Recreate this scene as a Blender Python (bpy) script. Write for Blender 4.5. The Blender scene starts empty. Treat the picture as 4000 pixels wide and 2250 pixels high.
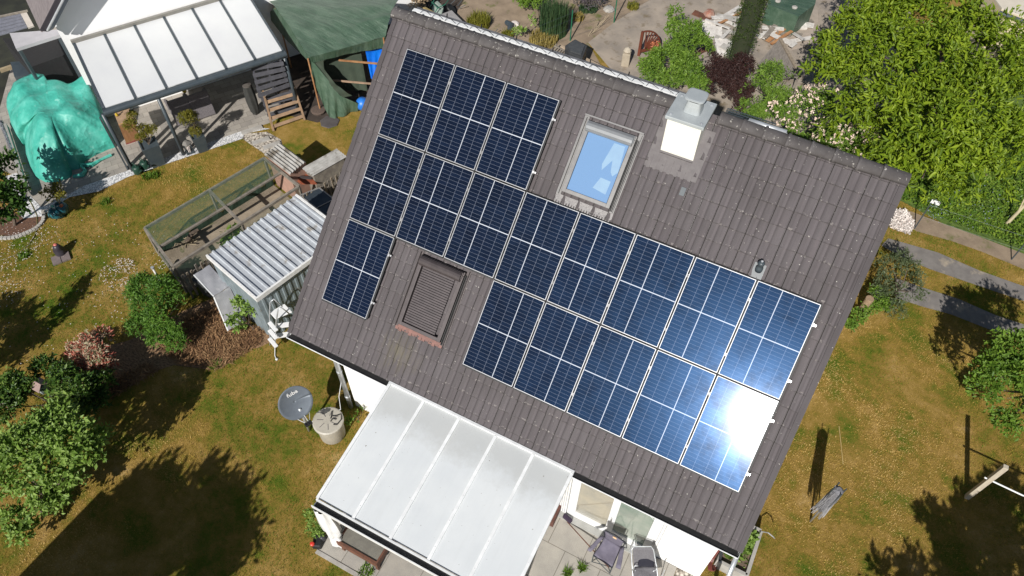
import bpy, math, random
import numpy as np
random.seed(7); rng = np.random.default_rng(11)
sc = bpy.context.scene
# ---------------------------------------------------------------- camera
YAW, PITCH, ROLL = -0.4674927, 0.9207205, 0.0189442
CP = np.array([7.62918, -10.33181, 15.76719]); FPX = 2922.097; TH = 0.7399668
def _rot():
    a, b, c = YAW, PITCH, ROLL
    ca, sa, cb, sb, cc, s_ = math.cos(a), math.sin(a), math.cos(b), math.sin(b), math.cos(c), math.sin(c)
    F = np.array([sa*cb, ca*cb, -sb]); R0 = np.array([ca, -sa, 0]); U0 = np.cross(R0, F)
    return R0*cc + U0*s_, -R0*s_ + U0*cc, F
CR, CU, CF = _rot()
cam = bpy.data.cameras.new('camera'); camo = bpy.data.objects.new('camera', cam)
sc.collection.objects.link(camo); sc.camera = camo
from mathutils import Matrix, Vector
M = Matrix((CR, CU, -CF)).transposed().to_4x4(); M.translation = Vector(CP); camo.matrix_world = M
cam.sensor_width = 36; cam.lens = FPX/4000*36; cam.clip_start = .5; cam.clip_end = 800
# ---------------------------------------------------------------- light
SUN_AZ, SUN_EL = 173.3, 37.3
w = bpy.data.worlds.new('World'); sc.world = w; w.use_nodes = True
nt = w.node_tree; nt.nodes.clear()
sky = nt.nodes.new('ShaderNodeTexSky'); sky.sky_type = 'NISHITA'; sky.sun_disc = False
sky.sun_elevation = math.radians(SUN_EL); sky.sun_rotation = math.radians(SUN_AZ)
sky.air_density = 1.0; sky.dust_density = .6; sky.ozone_density = 1.5
bg = nt.nodes.new('ShaderNodeBackground'); bg.inputs[1].default_value = SKY_S = 0.05
ow = nt.nodes.new('ShaderNodeOutputWorld'); nt.links.new(sky.outputs[0], bg.inputs[0]); nt.links.new(bg.outputs[0], ow.inputs[0])
sl = bpy.data.lights.new('sun', 'SUN'); sl.energy = 5.0; sl.angle = math.radians(.5); sl.color = (1, .965, .91)
so = bpy.data.objects.new('sun', sl); sc.collection.objects.link(so)
az, el = math.radians(SUN_AZ), math.radians(SUN_EL)
SD = Vector((math.sin(az)*math.cos(el), math.cos(az)*math.cos(el), math.sin(el)))
so.rotation_euler = SD.to_track_quat('Z', 'Y').to_euler(); so.location = (0, -30, 40)
sc.view_settings.view_transform = 'Standard'; sc.view_settings.look = 'None'
sc.view_settings.exposure = 0.12; sc.view_settings.gamma = 1
sc.render.engine = 'CYCLES'
# ---------------------------------------------------------------- survey helpers: measured picture points -> metres in the yard
REG = dict(A=(0,0,.38820), B=(900,0,.38820), C=(1800,0,.38820), D=(2700,0,.50466), E=(0,500,.38820), F=(500,500,.38820),
           G=(0,1000,.38820), H=(0,1500,.51752), I=(1000,1350,.62112), J=(2000,1700,.42702), K=(2800,1500,.51769),
           L=(3000,700,.55218), M=(2000,300,.41408), N=(1200,150,.58667), O=(1200,800,.48310), Q=(2400,1000,.69018), W=(0,0,1), V=(0,0,1.55280), S=(700,900,.37965), T=(0,0,.20704), U=(600,250,.27603), X=(1500,0,.1941), Y=(2200,1950,.20704))
def zz(q):
    if isinstance(q[0], str):
        r = REG[q[0]]; return r[0]+q[1]*r[2], r[1]+q[2]*r[2]
    return q[0], q[1]
def ray(q):
    x, y = zz(q); d = CF*FPX + CR*(x-2000) - CU*(y-1125); return d/np.linalg.norm(d)
def P(q, z=0.):
    d = ray(q); return CP + d*((z-CP[2])/d[2])
def HT(foot, q):                      # height above the yard of the point seen at q on the plumb line over foot
    d = ray(q); t = ((foot[0]-CP[0])*d[0] + (foot[1]-CP[1])*d[1])/(d[0]**2+d[1]**2); return float((CP+t*d)[2])
RU = np.array([1., 0, 0]); RV = np.array([0, -math.cos(TH), -math.sin(TH)]); RN = np.array([0, -math.sin(TH), math.cos(TH)])
RO = np.array([0, 0, 6.85])
def R3(u, v, n=0.): return RO + RU*u + RV*v + RN*n
def RUV(q, n=0.):
    d = ray(q); o = RO + RN*n; t = ((o-CP)@RN)/(d@RN); X = CP+t*d-o; return float(X@RU), float(X@RV)
def onvert(q, x0, y0, nx, ny):        # point seen at q on the upright plane through (x0,y0) with normal (nx,ny)
    d = ray(q); t = ((x0-CP[0])*nx+(y0-CP[1])*ny)/(d[0]*nx+d[1]*ny); return CP+t*d
# ---------------------------------------------------------------- mesh helpers
def nrm(a):
    a = np.array(a, float); l = np.linalg.norm(a); return a/l if l > 1e-12 else a
class MB:
    def __init__(s): s.v = []; s.f = []; s.uv = None
    def add(s, vs, fs):
        b = len(s.v); s.v += [tuple(map(float, q)) for q in vs]; s.f += [tuple(i+b for i in f) for f in fs]; return s
    def obox(s, c, X, Y, Z):          # centre and three half-axes
        c, X, Y, Z = [np.array(q, float) for q in (c, X, Y, Z)]
        vs = [c+a*X+b*Y+d*Z for d in (-1, 1) for b in (-1, 1) for a in (-1, 1)]
        return s.add(vs, [(0,2,3,1),(4,5,7,6),(0,1,5,4),(2,6,7,3),(0,4,6,2),(1,3,7,5)])
    def box(s, x0, x1, y0, y1, z0, z1):
        return s.obox(((x0+x1)/2,(y0+y1)/2,(z0+z1)/2), ((x1-x0)/2,0,0), (0,(y1-y0)/2,0), (0,0,(z1-z0)/2))
    def beam(s, a, b, wd, h, up=(0,0,1)):
        a = np.array(a, float); b = np.array(b, float); d = nrm(b-a); up = np.array(up, float)
        if abs(d@nrm(up)) > .98: up = np.array([0, 1., 0])
        sd = nrm(np.cross(d, up)); u = np.cross(sd, d)
        return s.obox((a+b)/2, (b-a)/2, sd*wd/2, u*h/2)
    def tube(s, pts, r, n=8, cap=True):
        pts = [np.array(q, float) for q in pts]; m = len(pts); rr = r if hasattr(r, '__len__') else [r]*m
        ref = np.array([0, 0, 1.]); vs = []; fs = []
        for i, q in enumerate(pts):
            d = nrm(pts[min(i+1, m-1)]-pts[max(i-1, 0)])
            if abs(d@ref) > .95: a = nrm(np.cross(d, [1, .2, 0]))
            else: a = nrm(np.cross(d, ref))
            if i and np.dot(a, pa) < 0: a = -a
            pa = a; b = np.cross(d, a)
            vs += [q+rr[i]*(math.cos(2*math.pi*k/n)*a+math.sin(2*math.pi*k/n)*b) for k in range(n)]
        for i in range(m-1):
            fs += [(i*n+k, i*n+(k+1) % n, (i+1)*n+(k+1) % n, (i+1)*n+k) for k in range(n)]
        if cap: fs += [tuple(range(n))[::-1], tuple((m-1)*n+k for k in range(n))]
        return s.add(vs, fs)
    def lathe(s, c, prof, n=24, ax=(0,0,1)):
        c = np.array(c, float); ax = nrm(ax); a = nrm(np.cross(ax, [1, .1, 0] if abs(ax[0]) < .9 else [0, 1, 0])); b = np.cross(ax, a); vs = []; fs = []
        for r, z in prof: vs += [c+ax*z+r*(math.cos(2*math.pi*k/n)*a+math.sin(2*math.pi*k/n)*b) for k in range(n)]
        for i in range(len(prof)-1): fs += [(i*n+k, i*n+(k+1) % n, (i+1)*n+(k+1) % n, (i+1)*n+k) for k in range(n)]
        if prof[0][0] > 1e-6: fs.append(tuple(range(n))[::-1])
        if prof[-1][0] > 1e-6: fs.append(tuple((len(prof)-1)*n+k for k in range(n)))
        return s.add(vs, fs)
    def slab(s, poly, thick):         # polygon of 3-D points, thickened downwards
        poly = [np.array(q, float) for q in poly]; n = len(poly)
        ar = sum(poly[i][0]*poly[(i+1) % n][1]-poly[(i+1) % n][0]*poly[i][1] for i in range(n))
        if ar < 0: poly = poly[::-1]
        lo = [q-np.array([0, 0, thick]) for q in poly]
        return s.add(poly+lo, [tuple(range(n)), tuple(range(n, 2*n))[::-1]]+[(i, i+n, (i+1) % n+n, (i+1) % n) for i in range(n)])
    def sheet(s, poly):
        poly = [np.array(q, float) for q in poly]; n = len(poly)
        ar = sum(poly[i][0]*poly[(i+1) % n][1]-poly[(i+1) % n][0]*poly[i][1] for i in range(n))
        if ar < 0: poly = poly[::-1]
        return s.add(poly, [tuple(range(n))])
    def grid(s, pts, nu, nv):         # pts[nu*nv], row-major
        return s.add(pts, [(i*nv+j, (i+1)*nv+j, (i+1)*nv+j+1, i*nv+j+1) for i in range(nu-1) for j in range(nv-1)])
ORG = {}
def link(name, me, parent, loc):
    o = bpy.data.objects.new(name, me); sc.collection.objects.link(o); o.location = loc
    if parent is not None: o.parent = parent
    return o
def obj(name, mb, m, parent=None, smooth=False, origin=None, bevel=0):
    V_ = np.array(mb.v, float)
    if parent is not None: org = np.array(ORG[parent.name]); loc = (0, 0, 0)
    else:
        org = np.array(origin if origin is not None else ((V_[:, 0].min()+V_[:, 0].max())/2, (V_[:, 1].min()+V_[:, 1].max())/2, V_[:, 2].min())); loc = tuple(org)
    me = bpy.data.meshes.new(name); me.from_pydata((V_-org).tolist(), [], mb.f); me.materials.append(m)
    if mb.uv is not None:
        ul = me.uv_layers.new(name='UVMap'); ul.data.foreach_set('uv', np.array(mb.uv, dtype=np.float32).ravel())
    if smooth: me.polygons.foreach_set('use_smooth', [True]*len(me.polygons))
    me.update(); o = link(name, me, parent, loc); ORG[o.name] = tuple(org)
    if bevel:
        b = o.modifiers.new('bevel', 'BEVEL'); b.width = bevel; b.segments = 2; b.limit_method = 'ANGLE'
    return o
def tag(o, label=None, cat=None, group=None, kind=None):
    if label: o['label'] = label
    if cat: o['category'] = cat
    if group: o['group'] = group
    if kind: o['kind'] = kind
    return o
def thing(name, label, cat, loc, group=None):
    o = bpy.data.objects.new(name, None); sc.collection.objects.link(o); o.location = tuple(map(float, loc)); o.empty_display_size = .2
    ORG[o.name] = tuple(map(float, loc)); return tag(o, label, cat, group)
def struct(name, mb, m, smooth=False): return tag(obj(name, mb, m, None, smooth), kind='structure')
def copy_tree(o, loc, label, rz=0., parent=None):
    c = o.copy(); sc.collection.objects.link(c)
    if parent is None:
        c.location = tuple(map(float, loc)); c.rotation_euler = (0, 0, rz)
        if label: c['label'] = label
    else: c.parent = parent
    ORG[c.name] = tuple(map(float, loc))
    for ch in list(o.children): copy_tree(ch, loc, None, 0, c)
    return c
# ---------------------------------------------------------------- materials
def newmat(name):
    m = bpy.data.materials.new(name); m.use_nodes = True; n = m.node_tree; b = n.nodes['Principled BSDF']; return m, n, b
def nd(n, t, **kw):
    x = n.nodes.new(t)
    for k, v in kw.items():
        if k.startswith('i_'): x.inputs[k[2:]].default_value = v
        else: setattr(x, k, v)
    return x
def L(n, a, b): n.links.new(a, b)
def c4(c): return (c[0], c[1], c[2], 1)
def noise(n, vec, scale, detail=4, rough=.6):
    x = nd(n, 'ShaderNodeTexNoise'); x.inputs['Scale'].default_value = scale; x.inputs['Detail'].default_value = detail; x.inputs['Roughness'].default_value = rough
    if vec is not None: L(n, vec, x.inputs['Vector'])
    return x.outputs[0]
def ramp(n, fac, stops):
    r = nd(n, 'ShaderNodeValToRGB'); e = r.color_ramp.elements
    while len(e) < len(stops): e.new(.5)
    for i, (p, c) in enumerate(stops): e[i].position = p; e[i].color = c4(c) if len(c) == 3 else c
    L(n, fac, r.inputs[0]); return r.outputs[0]
def mix(n, fac, a, b, mode='MIX'):
    x = nd(n, 'ShaderNodeMix', data_type='RGBA', blend_type=mode)
    for i, v in ((0, fac), (6, a), (7, b)):
        if isinstance(v, (int, float)): x.inputs[i].default_value = v
        elif isinstance(v, tuple): x.inputs[i].default_value = c4(v)
        else: L(n, v, x.inputs[i])
    return x.outputs[2]
def math_(n, op, a, b=None, c=None):
    x = nd(n, 'ShaderNodeMath', operation=op)
    for i, v in enumerate((a, b, c)):
        if v is None: continue
        if isinstance(v, (int, float)): x.inputs[i].default_value = v
        else: L(n, v, x.inputs[i])
    return x.outputs[0]
def bump(n, b, h, st=.3, dist=.01):
    x = nd(n, 'ShaderNodeBump'); x.inputs['Strength'].default_value = st; x.inputs['Distance'].default_value = dist
    L(n, h, x.inputs['Height']); L(n, x.outputs[0], b.inputs['Normal'])
def objc(n): return nd(n, 'ShaderNodeTexCoord').outputs['Object']
def mat(name, c1, c2=None, scale=6, rough=.7, metal=0, bst=.15, bscale=60, spec=.5, stretch=None, lo=.35, hi=.65, dirt=None, coat=0):
    m, n, b = newmat(name); v = objc(n)
    if stretch:
        mp = nd(n, 'ShaderNodeMapping'); mp.inputs['Scale'].default_value = stretch; L(n, v, mp.inputs['Vector']); v = mp.outputs[0]
    c2 = c2 or tuple(x*.8 for x in c1)
    f = noise(n, v, scale); col = ramp(n, f, [(lo, c1), (hi, c2)])
    if dirt: col = mix(n, ramp(n, noise(n, v, dirt[1]), [(dirt[2], (0,0,0)), (min(1, dirt[2]+.12), (1,1,1))]), col, dirt[0])
    L(n, col, b.inputs['Base Color']); b.inputs['Roughness'].default_value = rough; b.inputs['Metallic'].default_value = metal
    b.inputs['Specular IOR Level'].default_value = spec; b.inputs['Coat Weight'].default_value = coat
    if bst: bump(n, b, noise(n, v, bscale, 3), bst)
    return m
M_WHITE = mat('white_render', (.86,.855,.84), (.78,.775,.76), 2.5, .85, bst=.1, bscale=90)
M_WPLA = mat('white_plastic', (.82,.82,.82), (.72,.73,.73), 3, .35, bst=0)
M_WALU = mat('white_aluminium', (.8,.81,.81), (.66,.67,.67), 5, .35, bst=.05)
M_ALU = mat('brushed_aluminium', (.72,.72,.72), (.55,.55,.55), 20, .35, 1, bst=.05)
M_BLACK = mat('black_rubber_and_gap_shade', (.012,.012,.013), (.02,.02,.02), 8, .6, bst=.1)
M_ANTH = mat('anthracite_paint', (.045,.06,.072), (.06,.075,.085), 6, .4, bst=.04)
M_DKBR = mat('dark_brown_aluminium', (.07,.058,.058), (.09,.075,.075), 8, .4, .2, bst=.05)
M_GREYAL = mat('grey_brown_aluminium', (.25,.24,.235), (.33,.32,.31), 7, .42, .3, bst=.05)
M_LEAD = mat('lead_flashing', (.115,.102,.104), (.14,.127,.127), 8, .65, bst=.3, bscale=30)
M_ZINC = mat('zinc', (.62,.64,.66), (.45,.47,.49), 6, .4, .5, bst=.08)
M_WOOD = mat('weathered_wood', (.33,.27,.2), (.2,.16,.12), 5, .85, stretch=(3,3,3), bst=.4, bscale=40)
M_WOODG = mat('grey_aged_wood', (.25,.22,.18), (.15,.13,.11), 7, .9, bst=.4, bscale=40)
M_WOODR = mat('red_brown_wood', (.17,.07,.04), (.1,.045,.03), 6, .7, bst=.3)
M_WOODO = mat('orange_pine', (.42,.22,.1), (.3,.14,.06), 6, .7, bst=.2)
M_CONC = mat('concrete', (.42,.4,.37), (.32,.3,.27), 4, .9, bst=.3)
M_BARK = mat('bark', (.16,.12,.09), (.08,.06,.045), 9, .9, bst=.6, bscale=30)
M_SOIL = mat('soil', (.2,.14,.1), (.12,.085,.06), 3, 1, bst=.8, bscale=25)
# ---------------------------------------------------------------- ground materials
def blobmask(n, v, pts, soft=1.):
    acc = None
    for (c, r, s) in pts:
        sb = nd(n, 'ShaderNodeVectorMath', operation='DISTANCE'); L(n, v, sb.inputs[0]); sb.inputs[1].default_value = (c[0], c[1], 0)
        k = math_(n, 'MULTIPLY', math_(n, 'SUBTRACT', 1., math_(n, 'DIVIDE', sb.outputs[1], r)), s)
        k = nd_clamp(n, k) if s > 0 else math_(n, 'MINIMUM', k, 0.)
        acc = k if acc is None else math_(n, 'ADD', acc, k)
    return acc
def nd_clamp(n, a): return math_(n, 'MAXIMUM', a, 0.)
GREEN = [(P((1250,1480)), 2.8, 1.7), (P((950,1400)), 2.0, 1.4), (P((1250,2120)), 1.6, 1.5), (P((350,1050)), 3.0, .8), (P((150,1150)), 2.6, .75), (P((2900,1350)), 1., .5), (P((3430,1430)), 1.3, .6),
         (P((1500,1420)), 1.6, .6), (P((3500,900)), 1.5, .4), (P((1250,440)), 1.3, .5), (P((1050,1620)), 1.4, .9), (P((1000,2150)), 2.0, .5), (P((3700,1050)), 1.5, .35), (P((2900,2080)), .8, .45),
         (P((720,640)), 1.6, -.35), (P((3300,1500)), 3.4, -.5), (P((1170,1700)), .8, -.4), (P((3300,2050)), 2.4, -.3), (P((1300,2220)), .6, -.5), (P((3500,1850)), 1.3, -.2), (P((600,1700)), 1.6, -.4), (P((250,2050)), 1.6, -.5), (P((850,1280)), .8, -.4)]
SOILY = [(P((1250,520)), 2.0, .8), (P((1150,560)), 1.2, .4), (P((3230,1630)), .8, .35), (P((3330,1750)), .5, .3), (P((3620,1560)), .7, .25)]
def lawnmat(name, blade=False):
    m, n, b = newmat(name); v = objc(n)
    n1 = noise(n, v, .75, 5, .7); n2 = noise(n, v, 4.5, 4, .7); n3 = noise(n, v, 38, 3, .7)
    g = math_(n, 'ADD', math_(n, 'MULTIPLY', math_(n, 'SUBTRACT', n1, .27), 1.75), math_(n, 'MULTIPLY', n2, .55)); g = math_(n, 'ADD', g, math_(n, 'MULTIPLY', n3, .6)); g = math_(n, 'SUBTRACT', g, .05)
    g = math_(n, 'ADD', g, blobmask(n, v, GREEN))
    if blade: g = math_(n, 'ADD', g, math_(n, 'MULTIPLY', math_(n, 'SUBTRACT', nd(n, 'ShaderNodeNewGeometry').outputs['Random Per Island'], .5), .42))
    col = ramp(n, math_(n, 'MULTIPLY', g, .5), [(.22, (.50,.35,.16)), (.35, (.38,.245,.075)), (.46, (.265,.18,.040)), (.56, (.135,.15,.020)), (.66, (.045,.115,.009))])
    if not blade:
        sm = math_(n, 'ADD', blobmask(n, v, SOILY), math_(n, 'MULTIPLY', math_(n, 'SUBTRACT', n2, .62), 1.1))
        col = mix(n, ramp(n, sm, [(.2, (0,0,0)), (.42, (1,1,1))]), col, (.26,.19,.125))
    else: col = mix(n, 1., col, (1.3,1.32,1.2), 'MULTIPLY')
    L(n, col, b.inputs['Base Color']); b.inputs['Roughness'].default_value = .9; b.inputs['Specular IOR Level'].default_value = .05
    if not blade: bump(n, b, noise(n, v, 55, 4, .8), .9, .03)
    return m
M_LAWN = lawnmat('dry_lawn'); M_BLADE = lawnmat('grass_blades', True)
def brickmat(name, c1, c2, mort, bw, bh, rot, offs=.5, mw=.012, rough=.85):
    m, n, b = newmat(name); v = objc(n)
    mp = nd(n, 'ShaderNodeMapping'); mp.inputs['Rotation'].default_value = (0, 0, rot); L(n, v, mp.inputs['Vector'])
    br = nd(n, 'ShaderNodeTexBrick'); br.offset = offs; br.inputs['Scale'].default_value = 1; br.inputs['Mortar Size'].default_value = mw
    br.inputs['Brick Width'].default_value = bw; br.inputs['Row Height'].default_value = bh; br.inputs['Mortar Smooth'].default_value = .3
    br.inputs['Color1'].default_value = c4(c1); br.inputs['Color2'].default_value = c4(c2); br.inputs['Mortar'].default_value = c4(mort); br.inputs['Bias'].default_value = 0
    L(n, mp.outputs[0], br.inputs['Vector'])
    f = noise(n, v, 2.2, 5); col = mix(n, ramp(n, f, [(.3, (.75,.75,.75)), (.7, (1.1,1.08,1.04))]), (0,0,0), br.outputs[0], 'MIX')
    x = mix(n, 1., br.outputs[0], ramp(n, f, [(.3, (.72,.72,.72)), (.7, (1,.99,.96))]), 'MULTIPLY')
    x = mix(n, ramp(n, noise(n, v, 70, 2), [(.35, (0,0,0)), (.9, (.5,.5,.5))]), x, (.12,.11,.1))
    L(n, x, b.inputs['Base Color']); b.inputs['Roughness'].default_value = rough
    bump(n, b, br.outputs[1], -.4, .01); return m
NANG = math.atan2(4.3, 2.75)
M_PAVE = brickmat('concrete_pavers', (.47,.43,.38), (.34,.31,.28), (.2,.18,.155), .34, .22, -NANG, .5, .006)
M_SLAB = brickmat('patio_slabs', (.50,.47,.42), (.44,.41,.37), (.2,.18,.15), .8, .8, 0, 0.5, .008)
def gravelmat(name, c1, c2, dark, sc_=45):
    m, n, b = newmat(name); v = objc(n)
    vo = nd(n, 'ShaderNodeTexVoronoi'); vo.inputs['Scale'].default_value = sc_; L(n, v, vo.inputs['Vector'])
    col = mix(n, vo.outputs['Color'], c1, c2); col = mix(n, ramp(n, vo.outputs['Distance'], [(.35, (0,0,0)), (.75, (1,1,1))]), col, dark)
    L(n, col, b.inputs['Base Color']); b.inputs['Roughness'].default_value = .8; bump(n, b, vo.outputs['Distance'], -.9, .02); return m
M_WGRAV = gravelmat('white_gravel', (.85,.84,.83), (.6,.6,.6), (.3,.3,.31), 28)
M_PGRAV = gravelmat('mixed_gravel', (.7,.64,.55), (.4,.35,.29), (.12,.1,.08), 15)
M_PATH = mat('old_concrete_path', (.37,.31,.25), (.25,.215,.18), 1.3, .95, bst=.4, bscale=30, dirt=((.19,.15,.1), 2.2, .55))
M_TRACK = mat('grey_concrete_track', (.22,.2,.185), (.16,.145,.135), 3, .95, bst=.5, bscale=30, dirt=((.36,.3,.23), 1.7, .56))
M_DIRT = mat('dry_garden_soil', (.31,.235,.165), (.22,.165,.115), 2, 1, bst=.9, bscale=28, dirt=((.12,.13,.035), 1.6, .58))
M_MULCH = mat('bark_mulch', (.17,.085,.05), (.07,.04,.028), 22, 1, bst=1, bscale=40)
M_STRAW = mat('dry_plant_litter', (.36,.22,.12), (.12,.07,.04), 14, 1, bst=1, bscale=40, stretch=(1,2.2,1))
M_GCOV = mat('ground_cover_leaves', (.12,.18,.03), (.05,.09,.015), 9, .9, bst=1, bscale=40)
# ---------------------------------------------------------------- ground
def gp(l, z=0.):
    r = [P(q, 0.) for q in l]
    return [np.array([a[0], a[1], z]) for a in r]
g = MB(); g.sheet([(-260,-260,0),(280,-260,0),(280,300,0),(-260,300,0)]); struct('lawn', g, M_LAWN)
NOGRASS = []
def patch(name, l, m, z, thick=0):
    poly = gp(l, z); NOGRASS.append([(a[0], a[1]) for a in poly]); b_ = MB()
    (b_.slab(poly, thick) if thick else b_.sheet(poly)); return struct(name, b_, m)
patch('paving', [(-500,300),(-700,-500),(900,-500),(1000,-100),(1060,130),(1120,330),(1120,440),(1063,478),('E',2430,40),('E',1280,440),('E',850,585),('E',420,820),('E',250,880),('E',180,490),('E',0,420),(-300,560)], M_PAVE, .008)
patch('gravel_strip', [('F',1340,0),('E',2430,35),('E',1280,435),('E',860,580),('E',640,700),('E',420,800),('E',300,680),('E',190,450),('E',50,490),('E',120,620),('E',180,760),('E',180,860),('E',240,915),('E',430,890),('E',560,790),('E',700,700),('E',1000,640),('E',1280,500),('E',1600,390),('E',2430,115),('F',1150,110),('F',1180,60),('F',1430,10)], M_WGRAV, .016)
patch('soil_under_shelter', [(1100,445),(1040,130),(980,-100),(1500,-250),(1900,-150),(1620,330),(1480,400),(1240,480)], mat('soil_in_painted_shade', (.07,.05,.038), (.03,.024,.02), 3, 1, bst=.8, bscale=25), .012)  # soil darkened to paint in the black shade beside the shelter
patch('painted_shade_ground', [(-700,-400),(130,-300),(110,20),(200,180),(40,275),(0,420),(-700,560)], mat('painted_shade_soil', (.03,.032,.02), (.015,.016,.012), 2, 1, bst=.8, bscale=20), .012)  # near-black colour stands for the shade lying on this ground
sb_ = [('F',1150,110),('F',1180,60),('F',1400,40),('F',1540,120),('F',1560,200),('F',1370,260)]
patch('pebble_path', sb_, M_PGRAV, .01)
patch('bark_mulch_bed', [(-200,820),('E',60,800),('E',240,915),('E',430,890),('E',435,960),('E',340,1040),('E',170,1100),('E',0,1080),(-200,1000)], M_MULCH, .012)
patch('planting_bed', [('G',1830,560),('G',2150,420),('G',2300,700),('G',2700,700),(1070,1330),(1010,1360),('G',2450,940),('G',2150,1150),('G',1750,1100),('G',1350,1230),('G',1050,1420),('G',700,1300),('G',700,1000),('G',1300,850)], M_STRAW, .008)
patch('garden_soil', [(1620,20),(1500,-200),(2750,-400),(2560,0),('C',1280,430),('C',1400,640),('C',1600,1000),(1700,300)], M_DIRT, .006)
patch('concrete_path', [('C',1280,430),('C',1540,230),('C',1900,0),(2620,-150),(2900,-200),(3600,-200),(3500,400),(3000,560),(2500,400),('C',1500,690)], M_PATH, .010)
patch('vegetation_strip', [(3300,690),(3000,560),(3500,300),(4400,200),(4500,1150),(4000,1040),('L',1770,570),('L',1500,420),('L',1250,320),('L',950,160)], M_GCOV, .006)
patch('earth_strip', [('L',930,200),('L',1250,320),('L',1500,410),('L',1811,530),(4400,1180),(4400,1240),('L',1811,640),('L',1500,510),('L',1300,440),('L',1050,370),('L',950,300)], M_DIRT, .011)
patch('driveway', [('L',800,470),('L',850,420),('L',1200,520),('L',1500,650),('L',1811,760),(4400,1260),(4400,1330),('L',1811,865),('L',1500,760),('L',1150,640),('L',950,560)], M_TRACK, .012)
patch('driveway', [('L',900,700),('L',1100,770),('L',1350,850),('L',1600,960),('L',1811,1030),(4400,1420),(4500,1520),('L',1811,1130),('L',1550,1060),('L',1300,960),('L',1080,900),('L',900,840)], M_TRACK, .012)
b_ = MB(); b_.box(1.84, 8.6, -7.62, -4.46, -.05, .035); struct('patio', b_, M_SLAB); NOGRASS.append([(1.84,-7.7),(8.6,-7.7),(8.6,-4.4),(1.84,-4.4)])
b_ = MB(); b_.box(1.84, 8.6, -7.70, -7.621, -.05, .05); struct('patio_kerb', b_, M_CONC)
b_ = MB(); b_.box(8.61, 9.5, -7.5, -4.46, -.05, .02); struct('gravel_border', b_, M_PGRAV); NOGRASS.append([(8.6,-7.5),(9.5,-7.5),(9.5,-4.4),(8.6,-4.4)])
_o = [P(q, 1.05)[:2] for q in (('F', 480, 1380), ('F', 1720, 590))]; _n = [P(q, 1.05)[:2] for q in (('F', 1370, 305), ('F', 170, 1010))]
NOGRASS.append([tuple(a) for a in (_o[0], _o[1], _n[0], _n[1])])
def inpoly(x, y, poly):
    ins = np.zeros(len(x), bool); j = len(poly)-1
    for i in range(len(poly)):
        xi, yi = poly[i]; xj, yj = poly[j]
        if abs(yj-yi) > 1e-9: ins ^= ((yi > y) != (yj > y)) & (x < (xj-xi)*(y-yi)/(yj-yi)+xi)
        j = i
    return ins
def rawmesh(name, V_, F3, m, parent=None, org=(0,0,0), smooth=False, nv=3):
    me = bpy.data.meshes.new(name); me.vertices.add(len(V_)); me.vertices.foreach_set('co', (V_-np.array(org)).astype(np.float32).ravel())
    nf = len(F3); me.loops.add(nf*nv); me.loops.foreach_set('vertex_index', F3.astype(np.int32).ravel())
    me.polygons.add(nf); me.polygons.foreach_set('loop_start', np.arange(0, nf*nv, nv, dtype=np.int32)); me.update(calc_edges=True)
    me.materials.append(m); o = link(name, me, parent, (0,0,0) if parent is not None else org); ORG[o.name] = tuple(org); return o
def proj(Pw):
    d = Pw-CP; z = d@CF; return 2000+FPX*(d@CR)/z, 1125-FPX*(d@CU)/z
def scatter_grass(N, h=(.025,.055), wd=.006, seed=1, area=None):
    r = np.random.default_rng(seed); x = r.uniform(-14, 17.5, N); y = r.uniform(-12.5, 9, N)
    u, v = proj(np.stack([x, y, 0*x], 1)); k = (u > -60) & (u < 4060) & (v > -60) & (v < 2310)
    k &= ~((x > .7) & (x < 9) & (y > -4.4) & (y < 5.5))
    for p in NOGRASS: k &= ~inpoly(x, y, p)
    for (c, rr, s) in SOILY: k &= ~((np.hypot(x-c[0], y-c[1]) < rr*.75) & (r.random(N) < .75))
    return x[k], y[k]
gx, gy = scatter_grass(760000)
n_ = len(gx); hh = rng.uniform(.018, .05, n_)*(1+.25*(np.sin(gx*3.7+np.sin(gy*2.9)*2)*np.sin(gy*4.3+gx)>.35)); an = rng.uniform(0, 6.283, n_); ln = rng.uniform(.1, .9, n_)*hh; la = rng.uniform(0, 6.283, n_); wd = rng.uniform(.006, .013, n_)
base = np.stack([gx, gy, np.full(n_, .0)], 1); sdv = np.stack([np.cos(an), np.sin(an), 0*an], 1)*wd[:, None]/2
tip = base+np.stack([np.cos(la)*ln, np.sin(la)*ln, hh], 1)
Vg = np.stack([base-sdv, base+sdv, tip], 1).reshape(-1, 3); Fg = np.arange(3*n_).reshape(-1, 3)
tag(rawmesh('grass', Vg, Fg, M_BLADE), 'short patchy green and straw coloured grass blades of the dry lawn', 'grass', kind='stuff')
# ---------------------------------------------------------------- main house
X0, X1, YW, YB = .60, 9.06, -4.45, 5.2
NT = -.125                            # tile plane below the panel plane
VRIDGE, VEAVE = -.62, 6.335
UL, UR = -.58, 9.38
rp = R3(0, VRIDGE, NT); ep = R3(0, VEAVE, NT); RY, RZ, EY, EZ = rp[1], rp[2], ep[1], ep[2]
house = thing('house', 'white rendered house under a dark tiled gable roof carrying solar panels', 'house', ((X0+X1)/2, YW, 0))
M_HW = mat('house_render', (.88,.875,.86), (.8,.795,.78), 2.5, .85, bst=.12, bscale=110, dirt=((.6,.57,.5), 3, .68))
def gz(y): return RZ-.22-abs(y-RY)*math.tan(TH)
b_ = MB(); prof = [(YW, -.3), (YW, gz(YW)), (RY, RZ-.22), (YB, gz(YB)), (YB, -.3)]
b_.add([(X0, y, z) for y, z in prof]+[(X1, y, z) for y, z in prof], [(0,1,2,3,4)[::-1], (5,6,7,8,9)]+[(i, (i+1) % 5, (i+1) % 5+5, i+5)[::-1] for i in range(5)])
wall = obj('wall', b_, M_HW, house)
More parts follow.
